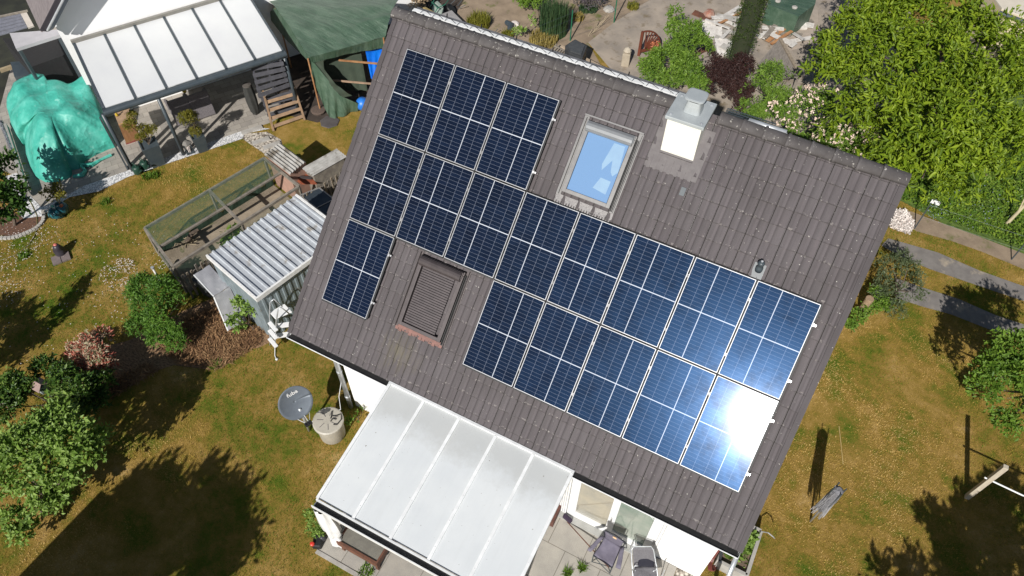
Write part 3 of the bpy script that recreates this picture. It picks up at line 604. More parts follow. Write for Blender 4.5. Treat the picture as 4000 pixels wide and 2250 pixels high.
# ---------------------------------------------------------------- terrace canopy in front of the house
def v3(*a): return np.array(a, float)
M_OPAL = mat('opal_roof_sheet', (.60,.63,.645), (.53,.56,.575), 1.1, .35, bst=.02, spec=.4)
m, n, b = newmat('opal_sheet_weathered'); v = objc(n); f = noise(n, v, 1.1, 5, .6); col = ramp(n, f, [(.3, (.575,.60,.615)), (.7, (.645,.665,.67))])
sp_ = nd(n, 'ShaderNodeSeparateXYZ'); L(n, v, sp_.inputs[0]); gr = math_(n, 'ADD', math_(n, 'MULTIPLY', math_(n, 'SUBTRACT', sp_.outputs[1], .35), .5), math_(n, 'MULTIPLY', noise(n, v, 2.2, 6, .75), .6))
col = mix(n, ramp(n, gr, [(.36, (0,0,0)), (.58, (.45,.45,.45)), (.8, (.45,.45,.45))]), col, (.33,.33,.31))
mp = nd(n, 'ShaderNodeMapping'); mp.inputs['Scale'].default_value = (14, .8, 1); L(n, v, mp.inputs['Vector']); col = mix(n, ramp(n, noise(n, mp.outputs[0], 1, 4, .7), [(.5, (0,0,0)), (.8, (.1,.1,.1))]), col, (.36,.36,.33)); col = mix(n, math_(n, 'GREATER_THAN', noise(n, v, 26, 1, .4), .79), col, (.16,.14,.1)); L(n, col, b.inputs['Base Color']); b.inputs['Roughness'].default_value = .35; M_OPALW = m
ZH, ZL, YH, YL = 2.5, 2.13, -4.66, -7.22
can = thing('terrace_canopy', 'white framed terrace canopy with opal roof sheets below the eaves of the solar roof', 'canopy', (4.0, -6.0, 0))
xr = [P(('I', 835, 235), ZH)[0], P(('I', 1045, 340), ZH)[0], P(('I', 1270, 450), ZH)[0], P(('I', 1500, 560), ZH)[0], P(('V', 1338, 1140), ZH)[0], P(('J', 548, 350), ZH)[0]]
xr = list(np.linspace(xr[0]+.03, xr[-1], 6)); sl_ = (ZH-ZL)/(YH-YL)
for i in range(5):
    b_ = MB(); b_.slab([(xr[i]+.025, YH, ZH-.02), (xr[i+1]-.025, YH, ZH-.02), (xr[i+1]-.025, YL+.03, ZL-.02), (xr[i]+.025, YL+.03, ZL-.02)], .016)
    o = obj('roof_sheet', b_, M_OPALW, can)
for i in range(6):
    b_ = MB(); b_.beam((xr[i], YH, ZH-.03), (xr[i], YL+.02, ZL-.03), .06, .09); 
    for q in range(5): b_.lathe((xr[i], YH+(YL-YH)*(.1+.2*q), ZH+(ZL-ZH)*(.1+.2*q)+.012), [(.009, 0), (.009, .006), (0, .008)], 6)
    obj('rafter', b_, M_WALU, can)
obj('wall_plate', MB().box(xr[0]-.03, xr[-1]+.03, YH+.001, YH+.05, ZH-.12, ZH+.03), M_WALU, can)
b_ = MB(); b_.box(xr[0]-.03, xr[-1]+.03, YL-.15, YL-.135, ZL-.13, ZL-.025); b_.box(xr[0]-.03, xr[-1]+.03, YL-.01, YL+.019, ZL-.13, ZL-.045); b_.box(xr[0]-.03, xr[-1]+.03, YL-.134, YL-.011, ZL-.13, ZL-.12)
b_.beam((xr[0]+.02, YL-.02+.01, ZL-.0), (xr[-1]-.02, YL-.01, ZL-.0), .03, .03); obj('gutter', b_, M_WALU, can)
obj('gutter_lining', MB().box(xr[0]-.01, xr[-1]+.01, YL-.134, YL-.012, ZL-.119, ZL-.11), M_BLACK, can)
for x in (xr[0]+.05, xr[-1]-.05): obj('post', MB().box(x-.045, x+.045, YL-.06, YL+.03, .04, ZL-.131), M_WALU, can, bevel=.006)
# tied curtain
b_ = MB(); pts = []; cf = v3(xr[0]+.10, YL-.09, 0); nz, nk = 30, 20
for i in range(nz):
    t = i/(nz-1); z = 1.98-1.86*t; wv = .135+.05*math.sin(t*3.0)-.055*math.exp(-((t-.72)/.06)**2)+.04*max(0, t-.75)
    for k in range(nk+1):
        a = 2*math.pi*k/nk; r = wv*(1+.16*math.sin(5*a+t*4)+.08*math.sin(9*a)); pts.append(cf+v3(r*math.cos(a)+.05*math.sin(t*2.6), r*.7*math.sin(a), z))
b_.grid(pts, nz, nk+1); ct_ = thing('curtain', 'white tied curtain hanging at the front left post of the terrace canopy', 'curtain', (cf[0], cf[1], .1))
obj('cloth', b_, mat('white_cloth', (.8,.8,.79), (.7,.7,.7), 6, .9, bst=.2, bscale=20), ct_, smooth=True); obj('tieback', MB().lathe((cf[0]+.045, cf[1], .64), [(.075, -.015), (.082, 0), (.075, .015)], 20), M_WPLA, ct_)
# brown wooden cold frame box beneath the canopy
def frame2(a, b, z=0.):              # local axes from two ground points
    a = v3(a[0], a[1], z); b = v3(b[0], b[1], z); d = nrm(b-a); return a, d, v3(-d[1], d[0], 0), np.linalg.norm(b-a)
bx = thing('wooden_box_table', 'red-brown wooden box table with a grey top under the front left corner of the canopy', 'table', (2.72, -7.06, .035))
b_ = MB(); b_.box(2.3, 3.2, -7.35, -6.75, .47, .5); obj('top', b_, mat('grey_felt_top', (.2,.19,.16), (.15,.14,.12), 5, .9), bx)
b_ = MB(); b_.box(2.26, 3.24, -7.40, -7.351, .32, .53); b_.box(2.26, 3.24, -6.749, -6.70, .32, .53); b_.box(2.26, 2.299, -7.35, -6.75, .32, .53); b_.box(3.201, 3.24, -7.35, -6.75, .32, .53); obj('rim', b_, M_WOODR, bx)
for x in (2.30, 3.14):
    for y in (-7.38, -6.78): obj('leg', MB().box(x, x+.07, y, y+.07, .036, .319), M_WOODR, bx)
# ---- satellite dish
pd_ = P(('I', 335, 535)); dt = v3(pd_[0]-.02, pd_[1], .78); dish = thing('satellite_dish', 'grey satellite dish on a short mast standing on the lawn beside the rain barrel', 'satellite dish', (pd_[0], pd_[1], 0))
dc = v3(pd_[0]-.12, pd_[1]+.04, 1.22)
e1 = nrm(v3(.80, -.38, .42)); M_DISH = mat('slate_grey_dish', (.15,.175,.205), (.13,.15,.18), 5, .45, .1, bst=.03)
ax_ = e1; ua = nrm(np.cross([0,0,1.], ax_)); ub_ = np.cross(ax_, ua)
b_ = MB(); pts = []; R_ = .40
for i in range(9):
    r = R_*i/8
    for k in range(37): a = 2*math.pi*k/36; pts.append(dc+ua*r*math.cos(a)*.94+ub_*r*math.sin(a)*1.06+ax_*(.09*(r/R_)**2))
b_.grid(pts, 9, 37); o = obj('reflector', b_, M_DISH, dish, smooth=True); sm = o.modifiers.new('t', 'SOLIDIFY'); sm.thickness = .012
b_ = MB(); b_.tube([(pd_[0], pd_[1], 0), (pd_[0], pd_[1], 1.05)], .03, 12); obj('mast', b_, M_ZINC, dish, smooth=True)
b_ = MB(); b_.obox(dc-ax_*.07, ua*.06, ub_*.09, ax_*.055); obj('bracket', b_, M_DISH, dish)
lnb = dc+ax_*.52-ub_*.34; b_ = MB(); b_.tube([dc-ub_*.4+ua*.04+ax_*.08, lnb+ua*.02], .011, 6); b_.tube([dc-ub_*.4-ua*.12+ax_*.08, lnb-ua*.02], .008, 6); b_.tube([dc-ub_*.4+ua*.16+ax_*.08, lnb+ua*.03], .008, 6); obj('feed_arm', b_, M_WPLA, dish)
b_ = MB(); 
for s_ in (-1, 0, 1): b_.lathe(lnb+ua*.055*s_, [(.026, -.05), (.03, 0), (.022, .04), (.03, .06), (0, .065)], 10, -ax_)
b_.obox(lnb+ax_*.02, ua*.08, ub_*.02, ax_*.02); obj('receiver_head', b_, M_BLACK, dish)
def text3(s_, c, xa, ya, size, m_, parent, name='lettering'):
    cu = bpy.data.curves.new(name, 'FONT'); cu.body = s_; cu.size = size; cu.align_x = 'CENTER'; cu.align_y = 'CENTER'; cu.extrude = .002; cu.offset = .002
    t = bpy.data.objects.new('tmp', cu); sc.collection.objects.link(t); bpy.context.view_layer.update(); dg = bpy.context.evaluated_depsgraph_get()
    me = bpy.data.meshes.new_from_object(t.evaluated_get(dg)); bpy.data.objects.remove(t); me.materials.clear(); me.materials.append(m_)
    za = np.cross(xa, ya); mt = Matrix(((*xa,), (*ya,), (*za,))).transposed().to_4x4(); mt.translation = Vector(c-np.array(ORG[parent.name])); me.transform(mt)
    o = link(name, me, parent, (0,0,0)); ORG[o.name] = ORG[parent.name]; return o
text3('fuba', dc+ub_*.24+ua*.03+ax_*.052, ua, nrm(ub_+ax_*.22), .15, M_WPLA, dish)
# ---- rain barrel
bc = P(('I', 475, 560)); bc = v3(bc[0]+.03, bc[1]+.03, 0); brl = thing('rain_barrel', 'beige plastic rain barrel with a round lid next to the satellite dish', 'rain barrel', bc)
M_BEI = mat('beige_plastic', (.45,.42,.36), (.38,.355,.3), 5, .5, bst=.1, bscale=12)
obj('barrel', MB().lathe(bc, [(.26, 0), (.285, .05), (.30, .5), (.31, .62), (.31, .64)], 32), M_BEI, brl, smooth=True)
b_ = MB().lathe(bc, [(.335, .60), (.345, .62), (.345, .67), (.32, .69), (.12, .70), (0, .70)], 32); obj('lid', b_, M_BEI, brl)
for k in range(7):
    a = 2*math.pi*k/7; obj('lid_rib', MB().beam(bc+v3(.1*math.cos(a), .1*math.sin(a), .703), bc+v3(.24*math.cos(a), .24*math.sin(a), .696), .012, .006), M_LEAD, brl)
br2 = thing('bracket_piece', 'black bent metal brackets lying on the lid of the rain barrel', 'bracket', bc+v3(.08, .1, .70)); b_ = MB()
q0 = bc+v3(.06, .1, .712)
b_.tube([q0+v3(-.1,.12,0), q0+v3(-.04,.02,0), q0+v3(.04,.06,0), q0+v3(.12,.16,0), q0+v3(.2,.06,0), q0+v3(.19,-.1,0), q0+v3(.12,-.13,0)], .014, 5); b_.tube([q0+v3(-.04,.02,0), q0+v3(-.02,-.04,0)], .014, 5); b_.tube([q0+v3(.02,-.02,0), q0+v3(.1,-.0,0)], .014, 5); b_.tube([q0+v3(.02,-.02,0), q0+v3(.02,-.1,0)], .014, 5)
obj('bar', b_, M_BLACK, br2)
# small things by the wall
tag(obj('cable_loop', MB().tube([(pf[0], pf[1], 1.2), (pf[0]+.02, pf[1]-.2, .9), (bc[0]+.1, bc[1]+.35, .7), (bc[0]-.2, bc[1]+.2, .5), (pd_[0], pd_[1], .3)], .007, 5), M_WPLA), 'thin white cable running from the downpipe to the satellite mast', 'cable')
# ---- chairs on the patio
M_CHA = mat('grey_violet_canvas', (.17,.155,.2), (.13,.12,.16), 7, .85, bst=.15, bscale=15); M_NAVY = mat('black_navy_cloth', (.012,.012,.022), (.02,.02,.03), 6, .9)
cc = P(('Y', 800, 1000), .45); ccr = thing('camping_chair', 'blue-grey folding camping chair with a round badge, in front of the patio door', 'chair', (cc[0], cc[1], .035))
def yP(x, y, z): return P(('Y', x, y), z)
seat = [yP(570, 1060, .44), yP(925, 1290, .44), yP(1090, 900, .52), yP(790, 700, .55)]; back = [yP(790, 720, .52), yP(1095, 900, .5), yP(1165, 820, .95), yP(1060, 740, 1.0), yP(850, 590, 1.0), yP(775, 640, .95)]
def quadgrid(b_, q, nu=10, nv=10, sag=.0, thick=0):
    pts = []
    for i in range(nu):
        for j in range(nv):
            s_, t = i/(nu-1), j/(nv-1); p_ = (1-s_)*((1-t)*q[0]+t*q[1])+s_*((1-t)*q[3]+t*q[2]); pts.append(p_+v3(0, 0, -sag*math.sin(math.pi*s_)*math.sin(math.pi*t)+.008*math.sin(9*s_+7*t)))
    return b_.grid(pts, nu, nv)
o = obj('seat', quadgrid(MB(), seat, sag=.05), M_CHA, ccr, smooth=True); o.modifiers.new('t', 'SOLIDIFY').thickness = .012
bq = [back[0], back[1], yP(1140, 800, 1.0), yP(790, 600, 1.0)]; o = obj('backrest', quadgrid(MB(), bq, sag=.02), M_CHA, ccr, smooth=True); o.modifiers.new('t', 'SOLIDIFY').thickness = .012
obj('piping', MB().tube([back[0], yP(775, 640, .95), yP(800, 590, 1.0), yP(990, 680, 1.02), yP(1165, 810, .97), yP(1140, 880, .8), back[1]], .012, 5).tube([yP(570,1055,.45), yP(925,1290,.45)], .012, 5).tube([yP(570,1055,.45), yP(790,720,.55)], .01, 5).tube([yP(925,1290,.45), yP(1090,900,.55)], .01, 5), M_NAVY, ccr)
for a1_, a2_, a3_, a4_ in (((445, 960), (520, 1000), (790, 700), (700, 690)), ((985, 1290), (1080, 1330), (1160, 900), (1080, 910))):
    o = obj('armrest', quadgrid(MB(), [yP(*a1_, .62), yP(*a2_, .62), yP(*a3_, .66), yP(*a4_, .66)], 6, 4), M_CHA, ccr, smooth=True); o.modifiers.new('t', 'SOLIDIFY').thickness = .02
ch_ = yP(550, 910, .625); obj('cup_holder', MB().lathe(ch_, [(.035, .012), (.05, .012), (.05, .018), (.035, .018)], 16).lathe(ch_, [(.03, .014), (0, .013)], 12), M_NAVY, ccr)
bd = yP(975, 722, .97); nb_ = nrm(np.cross(bq[1]-bq[0], bq[3]-bq[0])); obj('badge', MB().lathe(bd+nb_*.0, [(.045, .004), (.045, .016), (.03, .02)], 16, nb_).lathe(bd, [(.026, .021), (0, .024)], 12, nb_), mat('orange_badge', (.7,.35,.1), (.85,.75,.6), 60, .6), ccr)
for a, z_ in (((540, 1180), (570, 1060)), ((880, 1400), (925, 1290)), ((1200, 920), (1120, 900)), ((700, 690), (780, 690))):
    f_ = P(('Y', *a), .04); obj('leg', MB().tube([f_, yP(*z_, .45)], .011, 6), M_ANTH, ccr)
obj('brace', MB().tube([P(('Y', 545, 1180), .06), yP(720, 1230, .25), yP(925, 1290, .42)], .009, 6).tube([P(('Y', 880, 1400), .06), yP(720, 1240, .25), yP(570, 1060, .42)], .009, 6), M_ANTH, ccr)
lc = P(('Y', 1530, 1200), .4); lcr = thing('reclining_chair', 'grey folding garden recliner with tubular frame and dark cushion, right of the camping chair', 'chair', (lc[0], lc[1], .035))
M_MESHG = mat('grey_textile_mesh', (.12,.115,.125), (.16,.155,.165), 30, .7)
q = [yP(1330, 1270, .42), yP(1760, 1270, .42), yP(1700, 920, .95), yP(1310, 900, .95)]; o = obj('backrest', quadgrid(MB(), q, sag=.04), M_MESHG, lcr, smooth=True); o.modifiers.new('t', 'SOLIDIFY').thickness = .01
q = [yP(1340, 1640, .42), yP(1790, 1640, .42), yP(1770, 1270, .42), yP(1330, 1270, .42)]; o = obj('seat', quadgrid(MB(), q, sag=.03), M_MESHG, lcr, smooth=True); o.modifiers.new('t', 'SOLIDIFY').thickness = .01
obj('tube_frame', MB().tube([yP(1330, 1640, .44), yP(1305, 1330, .44), yP(1280, 960, .95), yP(1330, 895, 1.0), yP(1660, 895, 1.0), yP(1705, 960, .95), yP(1770, 1330, .44), yP(1800, 1640, .44)], .013, 8).tube([yP(1305, 1345, .46), yP(1350, 1255, .6), yP(1415, 1258, .62)], .011, 6).tube([yP(1690, 1360, .6), yP(1740, 1340, .6), yP(1775, 1260, .5)], .011, 6), M_ZINC, lcr, smooth=True)
for a in ((1290, 1500), (1250, 990), (1830, 1500), (1840, 1100)):
    f_ = P(('Y', *a), .04); obj('leg', MB().tube([f_, f_+v3(.0, .05, .42)], .012, 6), M_ZINC, lcr)
cu_ = [yP(1400, 1250, .47), yP(1705, 1250, .47), yP(1705, 1045, .62), yP(1440, 1050, .62)]; ku = thing('cushion', 'black-navy seat cushion lying on the grey garden recliner', 'cushion', (lc[0], lc[1], .46)); o = obj('pad', quadgrid(MB(), cu_, 8, 8, -.03), M_NAVY, ku, smooth=True); o.modifiers.new('t', 'SOLIDIFY').thickness = .05
# broom, crate, planter, hose
b0, b1 = yP(80, 430, .07), yP(1040, 1440, .45); mid_ = yP(480, 870, .25)
br_ = thing('broom', 'long handled broom with dark head leaning across the patio, red-brown handle', 'broom', b0); obj('handle', MB().tube([b0, mid_, mid_+(mid_-b0)*.9], .012, 8), M_WOODR, br_)
obj('head', MB().beam(yP(10, 300, .1), yP(155, 430, .1), .1, .09), mat('dark_bristles', (.05,.035,.06), (.03,.02,.04), 60, 1, bst=1), br_, bevel=.02)
a, b2 = P(('J', 345, 830), .04), P(('J', 435, 640), .04); b_ = MB(); 
pb = thing('stacked_bricks', 'red-brown brick stack standing against the wall at the right canopy edge', 'bricks', a)
b_.beam(a+v3(0,0,.14), b2+v3(0,0,.14), .14, .28); obj('brick_block', b_, mat('red_brown_brick', (.14,.06,.045), (.09,.04,.03), 9, .9), pb, bevel=.01)
pl = thing('raised_planter', 'concrete raised planter with leafy green plants at the right house corner', 'planter', (9.6, -4.9, 0))
pA, pB, pC = P(('J', 1890, 1150), .35), P(('J', 2150, 1280), .35), P(('J', 2280, 875), .35)
dx = pB-pA; dy_ = pC-pB; b_ = MB()
for p1, p2 in ((pA, pB), (pB, pC), (pC, pC-dx), (pC-dx, pA)): b_.beam(p1-v3(0,0,.17), p2-v3(0,0,.17), .07, .36)
obj('box', b_, M_CONC, pl); b_ = MB(); b_.slab([pA+v3(0,0,-.08), pB+v3(0,0,-.08), pC+v3(0,0,-.08), pC-dx+v3(0,0,-.08)], .1); obj('earth', b_, M_SOIL, pl)
hp = P(('J', 1860, 1150), .03); b_ = MB()
for q in range(4): b_.tube([hp+v3(.06*math.cos(a_)+.02*q-.05, .2*math.sin(a_)-.05, .015+.02*q+.3*max(0, math.sin(a_))) for a_ in np.linspace(0, 6.3, 20)], .012, 6)
tag(obj('garden_hose', b_, mat('brown_red_hose', (.2,.05,.04), (.13,.04,.03), 5, .5)), 'coiled reddish garden hose hanging beside the raised planter at the house corner', 'hose')
t0 = P(('J', 2280, 880), .36); t1 = P(('J', 2390, 930), .5); b_ = MB().tube([t0, (t0+t1)/2+v3(0,0,.08), t1], .012, 6).tube([t1, t1+v3(.05,.03,-.1)], .012, 6)
tag(obj('water_tap', b_, M_ZINC), 'small water tap fitting sticking out over the lawn beside the raised planter', 'tap')
# ---- lawn things on the right
f_ = P(('K', 705, 1035)); dr = thing('rotary_dryer', 'folded rotary clothes dryer with grey lines standing on the dry lawn', 'clothes dryer', f_); tp = v3(f_[0], f_[1], 1.74)
obj('pole', MB().tube([f_, tp], .024, 10), M_ZINC, dr, smooth=True); b_ = MB()
for k in range(4):
    a = 2*math.pi*k/4+.4; b_.tube([f_+v3(0,0,.55), f_+v3(.10*math.cos(a), .10*math.sin(a), 1.1), f_+v3(.12*math.cos(a), .12*math.sin(a), 1.80)], .013, 6)
obj('arms', b_, M_ANTH, dr); b_ = MB()
obj('folded_bundle', MB().lathe(f_+v3(0,0,.6), [(.03, 0), (.09, .25), (.12, .7), (.10, 1.1), (.05, 1.15)], 12), mat('dark_grey_lines', (.22,.22,.24), (.1,.1,.11), 30, .8, bst=.6), dr)
for k in range(46):
    a = rng.uniform(0, 6.28); a2 = a+rng.uniform(.7, 1.6); r = rng.uniform(.08, .15); z0, z1 = rng.uniform(.4, .7), rng.uniform(1.2, 1.75)
    b_.tube([f_+v3(r*.8*math.cos(a), r*.8*math.sin(a), z1), f_+v3(r*math.cos((a+a2)/2), r*math.sin((a+a2)/2), z0), f_+v3(r*.8*math.cos(a2), r*.8*math.sin(a2), z1)], .006, 4)
obj('clothes_lines', b_, mat('grey_plastic_line', (.5,.5,.52), (.35,.35,.38), 20, .5), dr)
f_ = P(('K', 1885, 855)); pr = thing('clothes_post', 'pale square wooden post with a white cross bar on the lawn near the right edge', 'post', f_)
obj('post', MB().box(f_[0]-.05, f_[0]+.05, f_[1]-.05, f_[1]+.05, 0, 1.62), mat('pale_timber', (.52,.46,.36), (.42,.36,.28), 5, .8, stretch=(5,5,1)), pr, bevel=.008)
zb = HT(f_, ('K', 2060, 725)); e_ = onvert(('K', 2318, 845), f_[0], f_[1], 0, 1); e_ = P(('K', 2318, 845), zb); d_ = nrm(v3(e_[0]-f_[0], e_[1]-f_[1], 0))
obj('cross_bar', MB().tube([f_-d_*.1+v3(0,0,zb), f_+d_*2.6+v3(0,0,zb)], .018, 8), M_WPLA, pr); f2 = f_+d_*2.5
obj('post', MB().box(f2[0]-.05, f2[0]+.05, f2[1]-.05, f2[1]+.05, 0, 1.62), M_WOOD, pr)
tag(obj('bamboo_cane', MB().tube([P(('K', 922, 318), .02), P(('K', 937, 450), .03), P(('K', 953, 605), .02)], .009, 6), mat('straw_cane', (.5,.38,.16), (.42,.3,.12), 5, .7)), 'thin straw-yellow cane lying on the bare patch of the right lawn', 'cane')
lg = P(('L', 655, 945)); lt = v3(lg[0], lg[1], .0); stm = thing('tree_stump', 'cut tree stump standing beside the shrub at the right gable', 'tree stump', lt)
b_ = MB().lathe(lt, [(.15, 0), (.11, .1), (.1, .5), (.105, .62), (.1, .63), (0, .63)], 14); obj('trunk', b_, mat('bare_stump_wood', (.36,.25,.15), (.22,.15,.1), 12, .9, stretch=(4,4,1)), stm)
# fence posts at the drive
for nm, f0, t_, lab in (('fence_post', ('L', 1035, 350), ('L', 1180, 175), 'thin dark fence post with a small white plate, beside the white flowers'), ('fence_post', ('L', 1720, 570), ('L', 1811, 445), 'thin dark fence post at the right edge of the picture, above the driveway')):
    f_ = P(f0); h_ = max(1.05, min(1.3, HT(f_, t_))); fp = thing(nm, lab, 'fence post', f_, 'fence posts along the driveway'); obj('post', MB().tube([f_, f_+v3(0,0,h_)], .018, 6), M_ANTH, fp)
    obj('wire', MB().tube([f_+v3(0,0,h_-.1), f_+v3(3.2, .0, h_-.1)], .003, 4).tube([f_+v3(0,0,.5), f_+v3(3.2, .0, .5)], .003, 4), M_ANTH, fp)
    if 'plate' in lab: obj('plate', MB().box(f_[0]-.03, f_[0]+.2, f_[1]-.012, f_[1]+.012, h_-.02, h_+.1), M_WPLA, fp)
# ---------------------------------------------------------------- corrugated shed left of the house
fB = P(('S', 935, 1180)); hS = HT(fB, ('S', 800, 712)); hS = min(2.1, max(1.75, hS))
sA, sB, sD = P(('S', 290, 252), hS), P(('S', 795, 692), hS), P(('F', 1690, 690), hS)
ex = nrm(sB-sA); ey = v3(-ex[1], ex[0], 0); LX = np.linalg.norm(sB-sA); LY = float((sD-sA)@ey)
M_CORR = mat('galvanised_sheet', (.56,.59,.62), (.46,.48,.51), 3, .42, .25, bst=.08, bscale=30, dirt=((.3,.27,.23), 2.6, .6))
M_CORW = mat('blue_grey_sheet_wall', (.27,.32,.345), (.2,.245,.265), 3, .5, .2, bst=.05, dirt=((.2,.19,.17), 3, .6))
shd = thing('metal_shed', 'small corrugated sheet metal shed with ribbed grey roof beside the left gable', 'shed', (sA+sB)/2*v3(1,1,0))
def corr(b_, o, ux, uy, lx, ly, z, pitch, hgt, drop=0., prof=((0,0),(.58,0),(.66,1),(.86,1),(.94,0),(1,0)), lift=None):
    # ribs run along ux, repeated along uy
    nr = max(1, int(round(ly/pitch))); pts = []
    for i in range(nr):
        for t, hh_ in prof[:-1]: pts.append(((i+t)*ly/nr, hh_*hgt))
    pts.append((ly, 0)); n0 = len(b_.v)
    rows = [[o+ux*a*lx+uy*y_+v3(0, 0, z+h_-drop*a) for y_, h_ in pts] for a in (0, .5, 1)]
    return b_.grid([q for r in rows for q in r], 3, len(pts))
o = obj('roof', corr(MB(), sA*v3(1,1,0), ex, ey, LX, LY, hS-.015, .2, .04), M_CORR, shd); o.modifiers.new('t', 'SOLIDIFY').thickness = .004
b_ = MB(); b_.beam(sA-v3(0,0,.03)-ey*.02, sB-v3(0,0,.03)-ey*.02, .05, .11); b_.beam(sB-v3(0,0,.031)+ex*.03-ey*.045, sB+ey*LY-v3(0,0,.031)+ex*.03, .05, .13); b_.beam(sA+ey*(LY+.03)-v3(0,0,.02), sB+ey*(LY+.03)-v3(0,0,.02), .06, .10)
obj('fascia', b_, mat('white_painted_board', (.8,.8,.79), (.66,.65,.63), 14, .6, dirt=((.35,.32,.28), 9, .66)), shd)
def corrwall(b_, a, b2, z0, z1, pitch, dep):
    a = a*v3(1,1,0); b2 = b2*v3(1,1,0); d = nrm(b2-a); nn_ = v3(d[1], -d[0], 0); ln_ = np.linalg.norm(b2-a); nr = max(1, int(round(ln_/pitch))); xs = []
    for i in range(nr):
        for t, q in ((0,0),(.55,0),(.65,1),(.9,1)): xs.append(((i+t)*ln_/nr, q*dep))
    xs.append((ln_, 0)); pts = [a+d*x+nn_*q+v3(0,0,z) for z in (z0, z1) for x, q in xs]; return b_.grid(pts, 2, len(xs))
for a, c_ in ((sA+ex*.1, sB-ex*.08), (sB-ex*.08, sB-ex*.08+ey*LY), (sB-ex*.08+ey*LY, sA+ex*.1+ey*LY), (sA+ex*.1+ey*LY, sA+ex*.1)):
    obj('wall', corrwall(MB(), a, c_, 0, hS-.02, .19, .022), M_CORW, shd)
# aluminium sheet structure in front of the shed (bent sheet over a bin)
q1 = [P(('S', *a), 1.0) for a in ((150,460), (355,680), (515,575), (310,355))]; q2 = [P(('S', 355, 682), .98), P(('S', 500, 1030), .06), P(('S', 690, 935), .12), P(('S', 517, 577), .98)]
shp = thing('sheet_metal_cover', 'pale grey bent metal sheets leaning against the front of the corrugated shed', 'metal sheet', P(('S', 450, 800)))
M_SHT = mat('pale_zinc_sheet', (.40,.40,.415), (.31,.31,.33), 3, .45, .2, bst=.1, bscale=8, dirt=((.56,.54,.55), 2.5, .6))
for nm, q in (('top_sheet', q1), ('front_sheet', q2)):
    b_ = MB(); b_ = quadgrid(b_, q, 12, 6, -.01); o = obj(nm, b_, M_SHT, shp); o.modifiers.new('t', 'SOLIDIFY').thickness = .006
obj('frame', MB().beam(q2[0]-v3(0,0,.01), q2[1]-v3(0,0,.01), .03, .03).beam(q1[0], q1[1], .025, .03), M_WALU, shp)
bnp = P(('S', 300, 700)); tub = thing('grey_tub', 'dark grey tub standing in the shade under the bent metal sheets', 'tub', bnp); obj('tub', stack(MB(), (bnp[0]-.1, bnp[1]+.2), [(.17, 0), (.21, .6), (.23, .61), (.23, .64), (.2, .64)], 20), mat('dark_grey_plastic', (.07,.075,.08), (.05,.055,.06), 6, .5), tub)
# pool ladder
pl0 = P(('S', 985, 1200)); ld = thing('pool_ladder', 'white and grey folding pool ladder beside the corrugated shed', 'ladder', pl0)
zt = 1.15; lt_ = [P(('S', 930, 850), 1.12), P(('S', 1000, 935), 1.05), P(('S', 1165, 845), 1.12), P(('S', 1080, 745), 1.18)]
b_ = MB(); b_.slab([a*v3(1,1,0)+v3(0,0,zt) for a in lt_], .03); obj('platform', b_, M_WPLA, ld, bevel=.01)
for k, (yy, z_) in enumerate(((940, .86), (1020, .58), (1105, .28))):
    a, c_ = P(('S', 925, yy), z_+.02), P(('S', 1000, yy+90), z_+.02); a[2] = c_[2] = z_; obj('step', MB().beam(a, c_, .1, .035, (0,0,1)), M_WPLA, ld, bevel=.008)
for k, (xx, yy, z_) in enumerate(((1000, 960, .8), (1000, 1060, .45))):
    q_ = [P(('S', a, c_), z_) for a, c_ in ((xx, yy), (xx+130, yy-20), (xx+125, yy+25), (xx, yy+45))]; b_ = MB(); b_.slab(q_, .03); obj('step', b_, M_WPLA, ld)
fa, fb = P(('S', 935, 1180)), P(('S', 985, 1215)); ta, tb = P(('S', 930, 860), 1.13), P(('S', 998, 940), 1.13)
b_ = MB(); b_.tube([fa, ta, P(('S', 935, 740), 1.62), P(('S', 970, 705), 1.68), P(('S', 1060, 780), 1.3)], .017, 8); b_.tube([fb, tb, P(('S', 1015, 820), 1.6), P(('S', 1050, 792), 1.64), P(('S', 1130, 855), 1.25)], .017, 8); obj('handrail', b_, M_ZINC, ld, smooth=True)
b_ = MB().tube([P(('S', 985, 1215), .05), P(('S', 985, 1290), .02), P(('S', 1005, 1335), .03)], .012, 6); b_.lathe(P(('S', 1005, 1330), 0), [(.03, 0), (.035, .03), (0, .05)], 10); tag(obj('hose_end', b_, M_WPLA), 'short white hose end lying on grass below the pool ladder', 'hose')
# cold frames with dark glass behind the shed
qa = [P(q, .9) for q in (('F', 1730, 680), ('F', 1925, 605), ('F', 2050, 700), ('F', 1985, 880))]
cfm = thing('cold_frame', 'dark glass cold frame with thin metal edge behind the corrugated shed', 'cold frame', P(('F', 1900, 760))); dq = qa[1]-qa[0]; dr_ = (qa[3]-qa[0])*1.2
qq = [qa[0], qa[1], qa[2]+(qa[2]-qa[1])*1.4, qa[3]+(qa[3]-qa[0])*.3]
b_ = MB(); b_.slab(qq, .02); obj('glass', b_, mat('dark_glass', (.03,.04,.05), (.05,.06,.07), 2, .12, bst=0), cfm); b_ = MB()
for i in range(4): b_.beam(qq[i]+v3(0,0,.005), qq[(i+1) % 4]+v3(0,0,.005), .025, .035)
b_.beam((qq[0]+qq[3])/2+v3(0,0,.006), (qq[1]+qq[2])/2+v3(0,0,.006), .02, .03); obj('frame', b_, M_GREYAL, cfm)
b_ = MB(); b_.slab([a-v3(0,0,.05) for a in qq], .8); obj('box', b_, M_WOOD, cfm)
